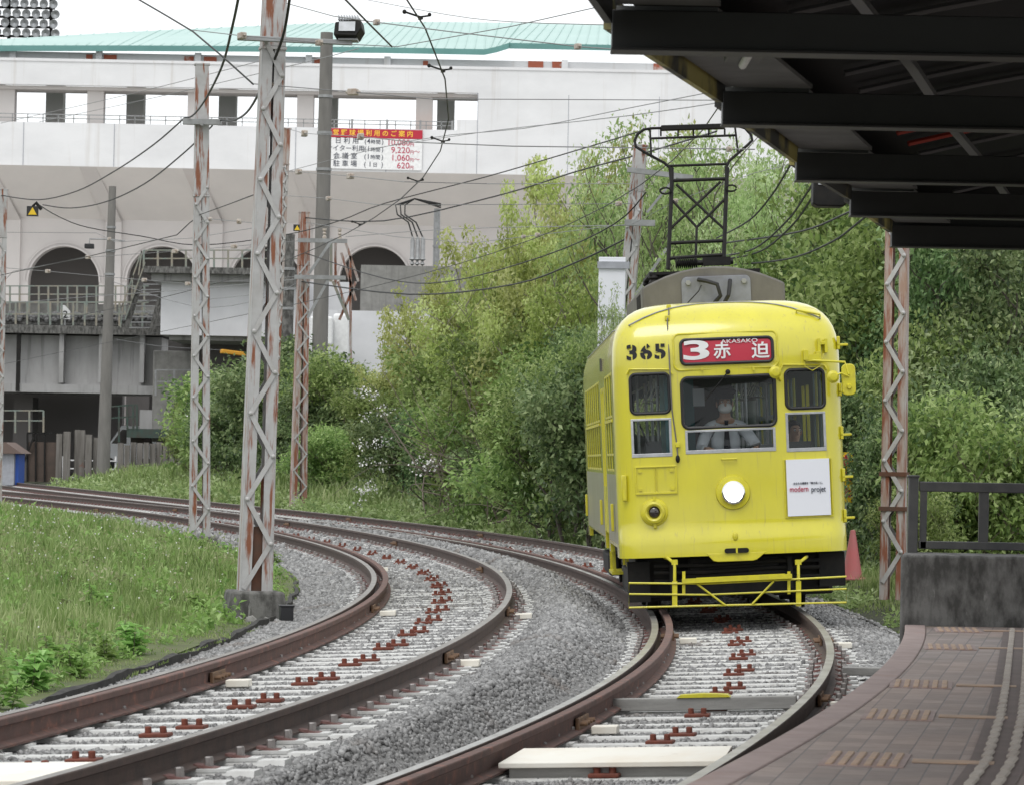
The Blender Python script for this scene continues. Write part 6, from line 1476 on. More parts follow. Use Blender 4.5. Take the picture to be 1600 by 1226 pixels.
# ------------------------------------------------------------------ people in the tram
def skin_obj(name, verts, edges, radii, m, parent, sub=2):
    me = bpy.data.meshes.new(name); me.from_pydata([tuple(v) for v in verts], edges, [])
    o = bpy.data.objects.new(name, me); COL.objects.link(o)
    md = o.modifiers.new('skin', 'SKIN'); md.use_smooth_shade = True
    for i, sv_ in enumerate(me.skin_vertices[0].data): sv_.radius = radii[i] if isinstance(radii[i], tuple) else (radii[i], radii[i]); sv_.use_root = (i == 0)
    s2 = o.modifiers.new('sub', 'SUBSURF'); s2.levels = sub; s2.render_levels = sub
    apply_mods(o); o.data.materials.clear(); o.data.materials.append(M[m]); o.data.polygons.foreach_set('use_smooth', [True] * len(o.data.polygons))
    if parent: o.parent = parent
    return o
def person(label, loc, rotz, shirt, cap=True, mask=True, hairm='hair', hands=((-.22, -.34, .32), (.25, -.36, .34)), tie=True):
    """seated figure facing -y, origin at the seat; seat z = 0"""
    r_ = thing('person', label, 'person', loc, (0, 0, rotz), None)
    V = []; E = []; Rd = []
    def add(p, r, par=None):
        V.append(Vector(p)); Rd.append(r)
        if par is not None: E.append((par, len(V) - 1))
        return len(V) - 1
    pel = add((0, .02, .10), (.155, .12)); w_ = add((0, .02, .25), (.135, .105), pel); ch = add((0, .01, .43), (.165, .115), w_); nb = add((0, .0, .555), (.085, .075), ch); nk = add((0, -.01, .62), .055, nb)
    jaw = add((0, -.03, .685), (.062, .068), nk); hm = add((0, -.025, .765), (.074, .09), jaw); top = add((0, -.01, .845), (.055, .07), hm)
    chains = []
    for s_, hnd in zip((-1, 1), hands):
        sh = add((s_ * .175, .01, .52), .062, nb); h = Vector(hnd); sp_ = Vector((s_ * .20, .01, .50)); el = (sp_ + h) / 2 + Vector((s_ * .07, .10, -.10))
        e = add(el, .043, sh); wri = add(h + (el - h).normalized() * .07, .028, e); pm = add(h, (.034, .020), wri)
        d = (h - el).normalized(); sd_ = d.cross(Vector((0, 0, 1))).normalized()
        for k, (o_, ln_) in enumerate(((-.027, .062), (-.009, .075), (.009, .072), (.026, .055))):
            a = add(h + d * .045 + sd_ * o_, .0095, pm); b_ = add(h + d * (.045 + ln_ * .55) + sd_ * o_ * 1.1 + Vector((0, 0, -.012)), .0088, a); add(h + d * (.045 + ln_ * .8) + sd_ * o_ * 1.1 + Vector((0, 0, -.035)), .0075, b_)
        t1 = add(h + d * .012 - sd_ * s_ * .035, .0105, pm); add(h + d * .045 - sd_ * s_ * .05 + Vector((0, 0, -.015)), .009, t1)
    for s_ in (-1, 1):
        hp = add((s_ * .10, -.02, .09), .082, pel); kn = add((s_ * .12, -.42, .10), .058, hp); an = add((s_ * .12, -.45, -.34), .040, kn); add((s_ * .12, -.58, -.39), .036, an)
    bd = skin_obj('body', V, E, Rd, 'skin', r_)
    # face
    mb = MB()
    for s_ in (-1, 1): mb.ball((s_ * .030, -.108, .775), .011, 8, 6)
    mb.build('eye', 'white', r_); mb = MB()
    for s_ in (-1, 1): mb.ball((s_ * .030, -.117, .775), .0055, 8, 6); mb.bar((s_ * .014, -.115, .797), (s_ * .046, -.105, .795), .008, .006)
    mb.build('pupil', 'hair', r_)
    mb = MB(); mb.ball((0, -.117, .745), .016, 10, 8, sc_=(.8, 1.0, 1.5))
    for s_ in (-1, 1): mb.ball((s_ * .079, -.02, .755), .026, 10, 8, sc_=(.45, .8, 1.25))
    mb.bar((-.022, -.098, .703), (.022, -.098, .703), .008, .008); mb.build('face', 'skin', r_)
    if mask: MB().ball((0, -.055, .715), .075, 16, 12, sc_=(.95, .98, .80)).build('mask', 'mask', r_)
    mb = MB(); mb.ball((0, .0, .79), .094, 16, 12, sc_=(.92, 1.05, .98))
    mb.v = [p if not (p[1] < -.045 and p[2] < .815) else (p[0], -.045 + (p[1] + .045) * .25, p[2]) for p in mb.v]
    mb.build('hair', hairm, r_)
    if cap:
        mb = MB(); mb.lathe([(.0, .905), (.09, .90), (.125, .875), (.118, .855), (.098, .835), (.098, .80)], (0, -.015, .01), n=22); mb.prism([(-.08, -.085), (-.06, -.15), (0, -.175), (.06, -.15), (.08, -.085)], 'Z', .805, .817); mb.build('cap', 'dark_cloth', r_)
    # clothes follow the same skeleton, a little larger
    idx = [i for i in range(len(V)) if i in (0, 1, 2, 3)] ; rem = {0: 0, 1: 1, 2: 2, 3: 3}
    V2 = [V[i] for i in range(4)]; E2 = [(0, 1), (1, 2), (2, 3)]; R2_ = [tuple(x + .016 for x in (Rd[i] if isinstance(Rd[i], tuple) else (Rd[i],) * 2)) for i in range(4)]; R2_[3] = (.088, .082); V2.append(Vector((0, -.004, .605))); R2_.append((.062, .060)); E2.append((3, 4))
    off = 8
    for s_, hnd in zip((0, 1), hands):
        base = 8 + s_ * 18
        sh, el, wr = V[base], V[base + 1], V[base + 2]
        n = len(V2); V2 += [sh, el, el.lerp(wr, .85)]; R2_ += [(.078, .075), (.060, .058), (.044, .044)]; E2 += [(3, n), (n, n + 1), (n + 1, n + 2)]
    skin_obj('shirt', V2, E2, R2_, shirt, r_)
    n0 = 8 + 36; V3 = [V[0]]; E3 = []; R3 = [(.168, .135)]
    for k in range(2):
        b0 = n0 + k * 4; n = len(V3); V3 += [V[b0], V[b0 + 1], V[b0 + 2]]; R3 += [.094, .07, .055]; E3 += [(0, n), (n, n + 1), (n + 1, n + 2)]
    skin_obj('trousers', V3, E3, R3, 'dark_cloth', r_)
    if tie:
        mb = MB(); mb.prism([(-.022, .59), (.022, .59), (.016, .555), (.034, .30), (0, .26), (-.034, .30), (-.016, .555)], 'Y', -.166, -.140); mb.build('tie', 'tie', r_)
    return r_
def in_tram(p): return TM @ Vector(p)
u, z = tl(1136, 634); drv = person('tram driver in pale grey shirt, dark tie, cap and white mask at the controls', in_tram((u + .03, .80, z - .72)), R(.9), 'shirt', hands=((-.20, -.40, .30), (.28, -.40, .32)))
drv.rotation_euler = (0, -R(3.2), R(.9))
u, z = tl(1257, 668); ps = person('dark haired passenger in dark clothes behind the right front window', in_tram((u, 1.75, z - .78)), R(20), 'dark_cloth', cap=False, mask=False, hands=((-.14, -.26, .20), (.14, -.26, .20)), tie=False)
MB().box((0, .03, -.25), (.42, .40, .5)).build('driver_seat', 'dark_cloth', tram).location = TMI @ drv.matrix_world.to_translation() if False else (tl(1136, 634)[0], 1.0, tl(1136, 634)[1] - .755)

# warning sign beyond the tram
q = P(1321, 745, 47.5); sg = thing('warning_sign', 'yellow sign with red characters partly hidden behind the tram', 'sign', q)
s_ = 47.5 / F; MB().box((0, 0, 0), (24 * s_, .02, 78 * s_)).build('plate', 'sign_yellow', sg)
for ch, dz in (('立', 25), ('入', 2), ('止', -24)): text(ch, 15 * s_ * 1.15, 'text_red', sg, (.0, -.014, dz * s_), bold=.008)
mb = MB()
for k in range(10): mb.box((11 * s_, -.012, (-36 + k * 8) * s_), (.035, .008, .030), 0, Matrix.Rotation(.6, 3, 'Y'))
mb.build('black_edge_stripe', 'sign_black', sg); MB().box((0, .03, -.5), (.05, .05, 1.6)).build('post', 'steel_grey', sg)
# ------------------------------------------------------------------ vegetation
def leaves(centres, radii, n, size, tint_c=None, seed=0, droop=.25, aspect=.5, shell=.55, fold=.25, updir=.45):
    """n leaf blades (each two triangles folded along the midrib) spread through clumps"""
    g = np.random.default_rng(seed); C = np.asarray(centres, float); Rr = np.asarray(radii, float)
    wgt = Rr ** 2; k = g.choice(len(C), n, p=wgt / wgt.sum())
    d = g.normal(size=(n, 3)); d /= np.linalg.norm(d, axis=1)[:, None]
    rr = (shell + (1 - shell) * g.uniform(0, 1, n) ** .6) * np.where(g.uniform(0, 1, n) < .25, g.uniform(.2, 1, n), 1) * g.uniform(.85, 1.15, n)
    p = C[k] + d * (rr * Rr[k])[:, None] * np.array([1, 1, .8])
    a = g.normal(size=(n, 3)) * .8 + d * .7; a[:, 2] -= droop; a /= np.linalg.norm(a, axis=1)[:, None]
    up = g.normal(size=(n, 3)) * .55 + d * .35 + np.array([0, 0, updir]); b = np.cross(a, up); b /= np.linalg.norm(b, axis=1)[:, None] + 1e-9; nn = np.cross(b, a)
    L = size * g.uniform(.6, 1.35, n); W = L * aspect * .5
    mid = p + a * (L * .45)[:, None]
    V = np.stack([p, mid + b * W[:, None] + nn * (W * fold)[:, None], p + a * L[:, None] - nn * (L * .12)[:, None], mid - b * W[:, None] + nn * (W * fold)[:, None]], 1)
    i = np.arange(n) * 4; Fq = np.stack([np.c_[i, i + 1, i + 2], np.c_[i, i + 2, i + 3]], 1).reshape(-1, 3)
    ct = g.normal(0, .21, len(C))
    t = np.clip(.5 + ct[k] + g.normal(0, .17, n), 0, 1)
    return V.reshape(-1, 3), Fq, np.repeat(t, 2)
def skeleton(H, spread, n_main, seed, trunks=1, first=.25, rise=.6, r0=.11, gap=0.0, levels=3):
    """limbs as tubes; returns mesh builder and clump centres"""
    g = random.Random(seed); mb = MB(); tips = []
    def limb(p, d, L, r, lev):
        pts = [p]; q = p.copy(); dd = d.copy(); n = 5
        for i in range(n):
            dd = (dd + Vector((g.gauss(0, .13), g.gauss(0, .13), g.gauss(.05, .10)))).normalized(); q = q + dd * L / n; pts.append(q.copy())
        mb.tube(pts, r, 6 if lev < 2 else 4, r2=r * .45)
        if lev >= levels: tips.append((q.copy(), L)); tips.append((pts[3].copy(), L * .8)); return
        k = g.randint(3, 4) if lev else n_main
        for j in range(k):
            f = 1.0 if j == 0 and lev else g.uniform(first if lev == 0 else .35, .98); i0 = min(n - 1, int(f * n)); s = pts[i0].lerp(pts[i0 + 1], f * n - i0) if i0 < n else pts[-1]
            az = g.uniform(0, 2 * math.pi) if lev else 2 * math.pi * j / k + g.uniform(-.5, .5)
            out_ = Vector((math.cos(az), math.sin(az), 0)); nd = (out_ * spread + Vector((0, 0, rise)) + dd * .35).normalized()
            limb(s, nd, L * g.uniform(.52, .72) if lev else L * g.uniform(.42, .62), r * .5, lev + 1)
    for t in range(trunks):
        az = 2 * math.pi * t / trunks + .7; d0 = Vector((math.cos(az) * .22 * (trunks > 1), math.sin(az) * .22 * (trunks > 1), 1)).normalized()
        limb(Vector((math.cos(az) * .15 * (trunks > 1), math.sin(az) * .15 * (trunks > 1), -.2)), d0, H * .62, r0, 0)
    return mb, tips
PROTO = {}
def norm_h(mb, tips, H):
    zmax = max(t[0].z for t in tips); s_ = H / zmax
    mb.v = [(x * s_, y * s_, z * s_) for x, y, z in mb.v]; return [(p * s_, L * s_) for p, L in tips]
def proto(kind, H, lm, bark, n, size, spread, n_main, seed, trunks=1, crad=.55, first=.3, rise=.6, r0=.1, low=0, lowr=.6, levels=3, **kw):
    mb, tips = skeleton(H, spread, n_main, seed, trunks, first, rise, r0, levels=levels); tips = norm_h(mb, tips, H * .94)
    g = random.Random(seed + 5); C = [tuple(p) for p, L in tips]; Rr = [crad * g.uniform(.6, 1.3) for _ in tips]
    for k in range(low):           # skirts of foliage down to the ground for shrubs
        a = g.uniform(0, 6.28); rr = g.uniform(.25, 1) * lowr * H; C.append((rr * math.cos(a), rr * math.sin(a), g.uniform(.1, .62) * H)); Rr.append(crad * g.uniform(.7, 1.3))
    V, Fq, t = leaves(C, Rr, n, size, seed=seed, **kw)
    PROTO[kind] = (mb, bark, V, Fq, t, lm, H)
proto('fresh', 9, 'leaf_fresh', 'bark_pale', 15000, .15, .95, 8, 3, trunks=3, crad=.50, first=.12, r0=.08, shell=.35, low=0, lowr=.33, aspect=.62, levels=2)
proto('fresh_b', 9, 'leaf_fresh', 'bark_pale', 11500, .15, 1.1, 8, 11, trunks=3, crad=.46, levels=2, first=.12, r0=.08, shell=.3, aspect=.6)
proto('feather', 9, 'leaf_feather', 'bark', 12500, .15, .8, 9, 21, trunks=3, crad=.50, levels=2, first=.3, r0=.09, shell=.35, droop=.5, aspect=.42)
proto('evergreen', 6, 'leaf_dark', 'bark', 30000, .125, 1.0, 8, 31, trunks=2, crad=.48, first=.08, r0=.08, shell=.5, low=34, lowr=.36, aspect=.5)
proto('evergreen_b', 6, 'leaf_mid', 'bark', 27000, .13, 1.0, 8, 37, trunks=2, crad=.46, first=.08, r0=.08, shell=.5, low=30, lowr=.34, aspect=.5)
proto('citrus', 6, 'leaf_mid', 'bark', 21000, .13, 1.0, 7, 41, trunks=2, crad=.42, first=.15, r0=.07, shell=.4, low=18, lowr=.3, aspect=.55)
proto('olive', 4.5, 'leaf_olive', 'twig', 19000, .125, 1.1, 8, 51, trunks=3, crad=.38, first=.05, r0=.05, shell=.4, low=26, lowr=.42, aspect=.5)
proto('dense', 4.5, 'leaf_dark', 'bark', 22000, .14, 1.1, 8, 61, trunks=3, crad=.42, first=.05, r0=.05, shell=.5, low=34, lowr=.44, aspect=.5)
proto('shrub', 3, 'leaf_mid', 'twig', 13000, .13, 1.2, 7, 71, trunks=4, crad=.32, first=.05, r0=.035, shell=.4, low=22, lowr=.42, aspect=.45)
def tangle_proto():
    g = random.Random(5); mb = MB()
    for k in range(95):
        a = g.uniform(0, 6.28); p = Vector((g.uniform(-1.5, 1.5), g.uniform(-1.0, 1.0), 0)); d = Vector((g.gauss(0, .5), g.gauss(0, .4), 1)).normalized(); pts = [p]
        for i in range(7): d = (d + Vector((g.gauss(0, .28), g.gauss(0, .28), g.gauss(-.05, .2)))).normalized(); p = p + d * .40; pts.append(p)
        mb.tube([Vector((q.x, q.y, max(q.z, .02))) for q in pts], g.uniform(.008, .018), 4, r2=.004)
    C = [(g.uniform(-1.5, 1.5), g.uniform(-1, 1), g.uniform(.3, 3.2)) for _ in range(30)]
    V, Fq, t = leaves(C, [.5] * 30, 9000, .10, seed=9, shell=.2); PROTO['tangle'] = (mb, 'twig', V, Fq, t * .75, 'leaf_olive', 3.4)
tangle_proto()
ROOT = {}
CAT = {'fresh': 'tree', 'fresh_b': 'tree', 'feather': 'tree', 'evergreen': 'tree', 'evergreen_b': 'tree', 'citrus': 'tree', 'olive': 'shrub', 'dense': 'shrub', 'shrub': 'shrub', 'tangle': 'shrub'}
NM = {'fresh': 'spring_tree', 'fresh_b': 'spring_tree', 'feather': 'light_green_tree', 'evergreen': 'evergreen_tree', 'evergreen_b': 'evergreen_tree', 'citrus': 'citrus_tree', 'olive': 'olive_green_shrub', 'dense': 'evergreen_shrub', 'shrub': 'leafy_shrub', 'tangle': 'tangled_shrub'}
def plant(kind, px, D, H, label, wd=1.0, z=None, rot=None, group='trees and shrubs beyond the tracks'):
    mb, bark, V, Fq, t, lm, H0 = PROTO[kind]; x = (px - 800) * D / F
    if z is None:
        z = float(verge_r(np.array(x), np.array(float(D)))) if x > rx(D) else -.1
    if H < 0: H = HC + (Y0 + .0192 * (px - 800) + H) * D / F - z
    elif z > .6: H -= z
    sc_ = max(H / H0, .3)
    if kind not in ROOT:
        r_ = thing(NM[kind], label, CAT[kind], (x, D, z), group=group)
        mb.build('trunk', bark, r_, fix=False); np_obj('crown', V, Fq, lm, r_, tint=t); ROOT[kind] = r_
    else: r_ = dup(ROOT[kind], (x, D, z), label=label)
    r_.rotation_euler = (0, 0, random.uniform(0, 6.28) if rot is None else rot); r_.scale = (sc_ * wd, sc_ * wd, sc_); return r_
PL = [
 # left of the far lattice pole
 ('shrub', 345, 131, 4.5, 'pale green white flecked bush between slim and near lattice poles', 1.15), ('shrub', 316, 134, 3.5, 'low bush behind the slim lattice pole', .9), ('dense', 362, 126, 3.6, 'dark bush right behind the near lattice pole', 1.2),
 # ivy hedge
 ('dense', 432, 117, 5.7, 'dark ivy mass left of the far lattice pole', 1.1), ('evergreen', 487, 111, -538, 'dark ivy covered hedge right of the far lattice pole', .85), ('dense', 528, 107, -560, 'dark shrub at the right end of the ivy hedge', 1.0),
 ('shrub', 515, 103.5, 2.3, 'bright low bush at the foot of the ivy hedge', 1.2),
 # middle slope
 ('olive', 560, 107, -540, 'olive green bush below the white wall', 1.1), ('olive', 602, 100, -582, 'yellowish bush below the grey wall, its foot in flowers', 1.1), ('dense', 640, 94.5, -610, 'dark round shrub on the slope below the yellow green trees', 1.15),
 ('evergreen_b', 690, 93, -575, 'mid green shrub in the middle of the slope', .95), ('olive', 735, 88, 5.2, 'olive shrub in the middle of the slope', 1.1), ('dense', 715, 85.5, 3.4, 'dark low shrub at the track bank in the middle', 1.15),
 ('olive', 775, 83, 4.8, 'olive brown bush left of the dry twigs', 1.0), ('tangle', 820, 79.5, 4.9, 'brown tangle of dry twigs on the slope', 1.15), ('tangle', 862, 75, 4.4, 'second tangle of dry twigs nearer the tram', 1.1), ('olive', 845, 83, 5.4, 'tall olive bush above the dry twigs', 1.0),
 ('dense', 785, 78, 2.4, 'small dark bush at the bank left of the dry twigs', 1.3), ('shrub', 843, 72, 2.1, 'small fresh bush at the foot of the dry twigs', 1.2),
 ('evergreen', 900, 72, -490, 'tall dark evergreen left of the tram roof', .7), ('evergreen_b', 893, 66.5, 4.3, 'mid green bush beside the tram left edge', .85), ('shrub', 868, 68, 2.9, 'leafy bush near the tram left side', 1.2), ('dense', 930, 63.5, 4.3, 'dark shrub directly behind the tram left edge', .9),
 # yellow green trees (negative height: photo row of the crown top)
 ('fresh', 655, 101, -470, 'leftmost yellow green tree, in front of the white wall', .75), ('fresh_b', 700, 97, -400, 'yellow green tree in front of the grey wall', .75), ('fresh', 762, 92, -335, 'yellow green tree left of the taller ones', .7), ('fresh_b', 775, 86, -380, 'sparse yellow green tree with visible branches', .75),
 ('fresh', 812, 90, -262, 'tall yellow green tree next to the banner end', .52), ('fresh', 868, 87, -222, 'tall yellow green tree in the middle of the clump', .55), ('fresh_b', 850, 80, -330, 'sparse bright tree over the dry twigs', .8), ('fresh', 922, 84, -200, 'tallest yellow green tree left of the pantograph', .56), ('fresh', 925, 77, -330, 'yellow green tree left of the white cabinet', .68), ('fresh_b', 975, 81, -185, 'bright thin tree next to the leaning pole', .55),
 # behind the pantograph
 ('feather', 1012, 78, -190, 'light green tree just left of the pantograph', .55), ('feather', 1060, 76, -160, 'light green tree behind the pantograph', .60), ('feather', 1112, 74, -170, 'light green tree right of the pantograph', .60), ('feather', 1165, 72, -195, 'light green tree below the second canopy beam', .6), ('feather', 1205, 70, -235, 'light green tree below the third canopy beam', .6), ('fresh_b', 1095, 84, -185, 'yellow green tree far behind the pantograph', .7),
 ('feather', 980, 58.5, -425, 'feathery sapling in front of the white cabinet', .42), ('feather', 1240, 64, -300, 'feathery tree right of the tram roof', .75), ('evergreen_b', 1010, 64, -470, 'bush behind the tram left corner', .8), ('evergreen_b', 1110, 66, -400, 'bush right behind the roof box', .8), ('evergreen_b', 1190, 66, -405, 'bush behind the right end of the roof box', .8),
 # right mass
 ('citrus', 1285, 57, -355, 'citrus tree with two orange fruits right of the tram', .75), ('evergreen', 1325, 61, -350, 'dark evergreen behind the citrus tree', .85), ('evergreen', 1345, 53.5, 4.3, 'dark evergreen left of the right lattice pole', .75), ('evergreen_b', 1375, 57, 6.6, 'green tree directly behind the right lattice pole', .8),
 ('evergreen_b', 1445, 54, 6.8, 'green tree over the post of the platform railing', .8), ('citrus', 1500, 57, 7.4, 'bright green tree in the middle over the railing', .9), ('evergreen', 1520, 52, 5.6, 'dark broad tree over the middle of the railing', .8), ('evergreen_b', 1570, 55, 7.2, 'green tree near the right picture edge', .9), ('evergreen', 1600, 50, 5.4, 'dark tree cut by the right picture edge', .85), ('citrus', 1430, 60, 7.6, 'light topped tree behind the others right of the lattice pole', .9), ('evergreen', 1660, 56, 7, 'tree beyond the right picture edge', .9),
 ('olive', 1452, 49, 3.9, 'olive bush between lattice pole and railing', .75), ('shrub', 1500, 45.5, 2.7, 'bright leafy bush behind the railing', .9), ('shrub', 1560, 44.5, 2.4, 'bright leafy bush behind the right part of the railing', .95), ('dense', 1360, 50, 2.9, 'dark low bush behind the traffic cone', .75), ('dense', 1410, 47, 2.6, 'dark low bush behind the right lattice pole', .75), ('dense', 1480, 47, 3.2, 'dark bush low behind the railing', .8), ('dense', 1600, 46, 3.4, 'dark bush low at the right edge', .8), ('shrub', 1440, 42, 1.3, 'small weed bush beside the wall corner', .9),
 ('dense', 1300, 52, 3.2, 'dark bush hidden behind the tram right side', .8), ('evergreen', 1250, 60, 5.2, 'dark evergreen behind the tram right window', .8)]
for k in PL: plant(*k[:5], wd=k[5] if len(k) > 5 else 1.0)
# fruits and blossoms
for px, py in ((1301, 463), (1334, 466)):
    p = P(px, py, 54.6); o = MB().ball((0, 0, 0), .055, 12, 8).build('orange_fruit', 'orange'); o.location = p; tag(o, ('left' if px < 1320 else 'right') + ' orange fruit hanging in the citrus tree', 'fruit', 'oranges in the citrus tree')
g = np.random.default_rng(4)
def blossom(px, py, D, rx_, rz_, n, label):
    c = P(px, py, D); C = np.array([c.x, c.y, c.z]) + g.normal(size=(14, 3)) * [rx_, .35, rz_]
    V, Fq, t = leaves(C, [.26] * 14, int(n * .7), .062, seed=int(px), aspect=.9, shell=.2); o = np_obj('blossom', V, Fq, 'petal', tint=t); tag(o, label, 'blossom', kind='stuff')
blossom(578, 690, 90.0, .35, .8, 520, 'white blossom on the bush below the grey wall'); blossom(708, 715, 79.5, .5, .3, 260, 'white blossom in the middle of the slope'); blossom(335, 650, 127, .8, .9, 220, 'scattered white flowers left of the near pole')
blossom(1535, 705, 48.5, .5, .35, 150, 'pale leaves behind the right railing'); blossom(1480, 720, 47.5, .3, .3, 110, 'pale leaves behind the railing post')

# grass
def blades(n, X, Y, Z, hgt, wd, seed, lean=.35):
    g = np.random.default_rng(seed); n = len(X); az = g.uniform(0, 6.28, n); L = hgt * g.uniform(.45, 1.4, n); W = wd * g.uniform(.7, 1.4, n)
    sx_, sy_ = np.cos(az) * W / 2, np.sin(az) * W / 2; la = g.uniform(0, 6.28, n); le = L * lean * g.uniform(.1, 1.3, n); lx_, ly_ = np.cos(la) * le, np.sin(la) * le
    b0 = np.stack([X - sx_, Y - sy_, Z], -1); b1 = np.stack([X + sx_, Y + sy_, Z], -1); m0 = np.stack([X - sx_ * .8 + lx_ * .35, Y - sy_ * .8 + ly_ * .35, Z + L * .6], -1); m1 = np.stack([X + sx_ * .8 + lx_ * .35, Y + sy_ * .8 + ly_ * .35, Z + L * .6], -1); t = np.stack([X + lx_, Y + ly_, Z + L * .95], -1)
    V = np.stack([b0, b1, m1, m0, t], 1).reshape(-1, 3); i = np.arange(n) * 5
    return V, np.stack([np.c_[i, i + 1, i + 2], np.c_[i, i + 2, i + 3], np.c_[i + 3, i + 2, i + 4]], 1).reshape(-1, 3)
def patchy(X, Y, s, ph): return .5 + .25 * (np.sin(X * s + ph) * np.cos(Y * s * .7 + ph * 2) + np.sin(X * s * 2.3 - Y * s * 1.7 + ph))
def grass(name, side, ranges, label, seed):
    g = np.random.default_rng(seed); Vs = []; Fs = []; Ts = []; off = 0
    for (ya, yb, w_, dens, hgt, wd) in ranges:
        n = int((yb - ya) * w_ * dens); Y = g.uniform(ya, yb, n); u = g.uniform(0, 1, n) ** 1.15 * w_
        X = (lx(Y) + .06 - u) if side < 0 else (rx(Y) + .02 + u)
        px = X / Y * F; k = (px > -1300) & (px < 1000); X, Y, u = X[k], Y[k], u[k]
        Z = (verge_l if side < 0 else verge_r)(X, Y) - .02
        pt = patchy(X, Y, 1.1, 1.3); k = g.uniform(0, 1, len(X)) < .45 + .75 * pt; X, Y, Z, u, pt = X[k], Y[k], Z[k], u[k], pt[k]
        hh = hgt * (.16 + 1.0 * sm(0, 1.5, u)) * (.30 + .75 * patchy(X, Y, .8, 4.1) + .75 * patchy(X, Y, 3.3, 1.1) ** 2)
        V, Fq = blades(len(X), X, Y, Z, hh, wd, seed + int(ya)); Vs.append(V); Fs.append(Fq + off); off += len(V)
        Ts.append(np.repeat(np.clip(.16 + .5 * patchy(X, Y, .9, 2.2) + .30 * patchy(X, Y, 4.1, .7) + g.normal(0, .20, len(X)), 0, 1), 3))
    tag(np_obj(name, np.concatenate(Vs), np.concatenate(Fs), 'grass', tint=np.concatenate(Ts)), label, 'grass', kind='stuff')
grass('grass', -1, ((17, 26, 7, 700, .16, .009), (26, 36, 7, 520, .17, .012), (36, 52, 9, 280, .19, .018), (52, 75, 12, 130, .19, .03), (75, 110, 14, 60, .17, .055)), 'long green grass on the left of the tracks', 101)
grass('grass', 1, ((33, 48, 4.5, 420, .16, .014), (48, 64, 5, 260, .26, .022), (64, 90, 5, 150, .38, .032), (90, 150, 7, 60, .45, .06)), 'green grass bank beyond the tracks under the bushes', 202)
# low leafy ground cover between the blades
def cover(name, side, ranges, m, label, seed):
    g = np.random.default_rng(seed); Vs = []; Fs = []; Ts = []; off = 0
    for (ya, yb, w_, nc, per, size, hh) in ranges:
        Y = g.uniform(ya, yb, nc); u = .25 + g.uniform(0, 1, nc) ** 1.3 * w_; X = (lx(Y) - u) if side < 0 else (rx(Y) + u)
        px = X / Y * F; k = (px > -1300) & (px < 1000) & (g.uniform(0, 1, nc) < .25 + patchy(X, Y, .7, 5.0)); X, Y = X[k], Y[k]
        Z = (verge_l if side < 0 else verge_r)(X, Y) + hh * g.uniform(.1, 1, len(X)) * .5
        V, Fq, t = leaves(np.c_[X, Y, Z], hh * g.uniform(.6, 1.2, len(X)), len(X) * per, size, seed=seed + int(ya), shell=.2, aspect=.5, updir=.9); Vs.append(V); Fs.append(Fq + off); off += len(V); Ts.append(t)
    tag(np_obj(name, np.concatenate(Vs), np.concatenate(Fs), m, tint=np.concatenate(Ts)), label, 'ground cover', kind='stuff')
cover('ground_cover', -1, ((20, 30, 5, 260, 46, .06, .14), (30, 48, 8, 420, 42, .075, .18), (48, 80, 12, 420, 36, .11, .22)), 'weed', 'low leafy plants among the left grass', 303)
cover('ground_cover', 1, ((34, 52, 4, 170, 44, .08, .16), (52, 70, 4, 260, 48, .11, .32), (70, 100, 4.5, 420, 48, .13, .42), (100, 150, 6, 420, 40, .17, .5)), 'leaf_feather', 'low leafy plants on the bank beyond the tracks', 404)
# thin seed stalks standing above the grass
g = np.random.default_rng(77); Y = g.uniform(22, 80, 2600); u = .5 + g.uniform(0, 1, 2600) * 10; X = lx(Y) - u; k = (X / Y * F > -980) & (g.uniform(0, 1, 2600) < patchy(X, Y, .6, 3.0) * 1.1); X, Y = X[k], Y[k]
Z = verge_l(X, Y); V1, F1 = blades(len(X), X, Y, Z, .36 * np.clip(1.5 - Y / 80, .4, 1), .007 * np.maximum(1, Y / 36), 78, .2)
tips = np.c_[V1.reshape(-1, 5, 3)[:, 4]]; V2, F2, t2 = leaves(tips, np.full(len(X), .05), len(X) * 5, .045, seed=79, shell=.1)
tag(np_obj('seed_stalks', np.concatenate([V1, V2]), np.concatenate([F1, F2 + len(V1)]), 'stalk', tint=np.concatenate([np.full(len(F1), .3), t2])), 'thin seed stalks above the left grass', 'grass', kind='stuff')
# broad leaved weeds on the left verge
def weed_proto(kind):
    g = random.Random(kind); mb = MB(); C = []; V = []; Fq = []
    st = 5 if kind == 1 else 3; lv = []
    for s_ in range(st):
        a = g.uniform(0, 6.28); b = Vector((.06 * math.cos(a), .06 * math.sin(a), 0)); H = g.uniform(.18, .38); tp2 = b + Vector((.06 * math.cos(a), .06 * math.sin(a), H)); mb.tube([b, (b + tp2) / 2 + Vector((.01, 0, 0)), tp2], .006, 5, r2=.003)
        for k in range(17):
            f = .10 + .90 * k / 16 + g.uniform(-.03, .03); p = b.lerp(tp2, f); az = k * 2.4 + a; lv.append((p, az, g.uniform(.13, .22) * (1.15 - .4 * f)))
    for p, az, L in lv:
        az += random.Random(n0_ := len(V)).uniform(-.6, .6); d = Vector((math.cos(az), math.sin(az), random.Random(n0_ + 7).uniform(-.05, .75))); sd_ = Vector((-math.sin(az), math.cos(az), 0)); n0 = len(V); W = L * .30
        V += [p, p + d * L * .4 + sd_ * W, p + d * L * .9 + Vector((0, 0, -.38 * L)), p + d * L * .4 - sd_ * W]; Fq += [(n0, n0 + 1, n0 + 2), (n0, n0 + 2, n0 + 3)]
    return mb, np.array([tuple(v) for v in V]), np.array(Fq), np.clip(np.random.default_rng(kind).normal(.5, .2, len(Fq)), 0, 1)
WR = {}
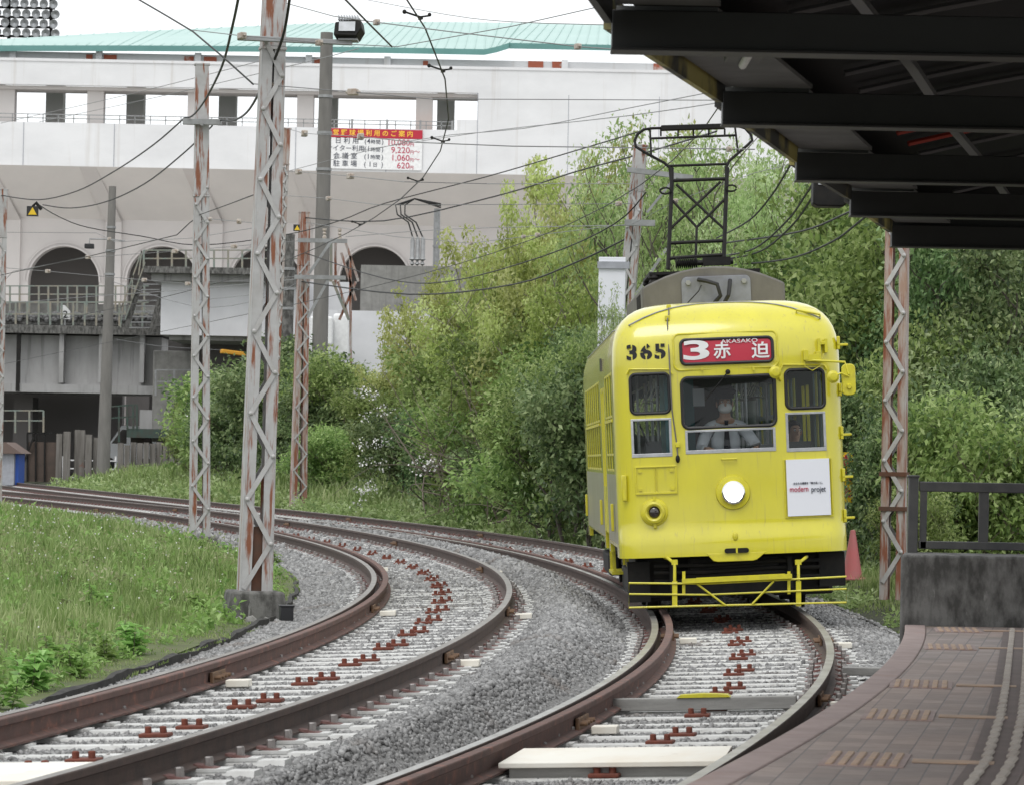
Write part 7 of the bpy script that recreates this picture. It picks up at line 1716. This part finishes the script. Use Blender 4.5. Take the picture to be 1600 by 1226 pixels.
for i, (px, py, s_, kd, lb) in enumerate(((55, 1045, 1.25, 1, 'large leafy weed at the left picture edge, nearest the track'), (215, 1005, 1.15, 1, 'leafy weed by the ballast in the middle of the left verge'), (95, 1020, 1.05, 2, 'leafy weed just behind the nearest one'), (175, 1012, .9, 2, 'smaller leafy weed left of the middle one'),
        (20, 1070, 1.0, 2, 'weed in the bottom left corner of the grass'), (130, 1030, .85, 1, 'low weed between the near leafy ones'), (52, 870, 1.3, 2, 'tall single weed standing in the grass at left'), (100, 930, .9, 1, 'dark weed in the middle of the grass'), (320, 870, 1.0, 1, 'weed left of the near pole footing'), (355, 860, 1.0, 2, 'weed behind the near pole footing'), (437, 868, .9, 2, 'weed right of the near lattice pole'), (270, 905, .8, 2, 'weed in the grass before the slim pole'), (315, 945, .9, 1, 'small weed left of the near pole'), (160, 965, 1.1, 2, 'weed in the sunny middle of the grass'))):
    D = 1.55 * F / (py - (Y0 + .0192 * (px - 800))); x = (px - 800) * D / F; zz_ = float(verge_l(np.array(x), np.array(D)))
    if kd not in WR:
        mb, V, Fq, t = weed_proto(kd); r_ = thing('weed', lb, 'weed', (x, D, zz_), group='leafy weeds on the left verge'); mb.build('stem', 'twig', r_, fix=False); np_obj('leaf', V, Fq, 'weed', r_, tint=t); WR[kd] = r_
    else: r_ = dup(WR[kd], (x, D, zz_), label=lb)
    s_ *= .66; r_.rotation_euler = (0, 0, i * 1.7); r_.scale = (s_, s_, s_)
# little flowers in the grass
g = np.random.default_rng(8); Y = g.uniform(26, 70, 260); X = lx(Y) - g.uniform(.4, 6, 260); mb = MB()
for x, y in zip(X, Y):
    z = float(verge_l(np.array(x), np.array(y))) + g.uniform(.12, .3); mb.ball((x, y, z), .008 * max(1, y / 34), 5, 3)
tag(mb.build('wild_flowers', 'petal', smooth=False, fix=False), 'tiny white flowers in the left grass', 'flowers', kind='stuff')
# rubble at the near pole foot
for i, (px, py, s_) in enumerate(((337, 950, .07), (395, 953, .08), (415, 952, .06), (375, 956, .05))):
    p = P(px, py, 33.6); V0, F0 = ico(); V1 = V0 * np.random.default_rng(i).uniform(.6, 1.2, (12, 1)) * s_
    o = MB().add([tuple(v) for v in V1], [tuple(f) for f in F0]).build('rubble_stone', 'concrete', smooth=False); o.location = (p.x, p.y, float(verge_l(np.array(p.x), np.array(p.y))) + .02)
    tag(o, ['brown stone left of the near pole footing', 'largest stone in front of the near pole footing', 'stone right in front of the near pole footing', 'smallest stone before the near pole footing'][i], 'stone', 'stones by the near pole')
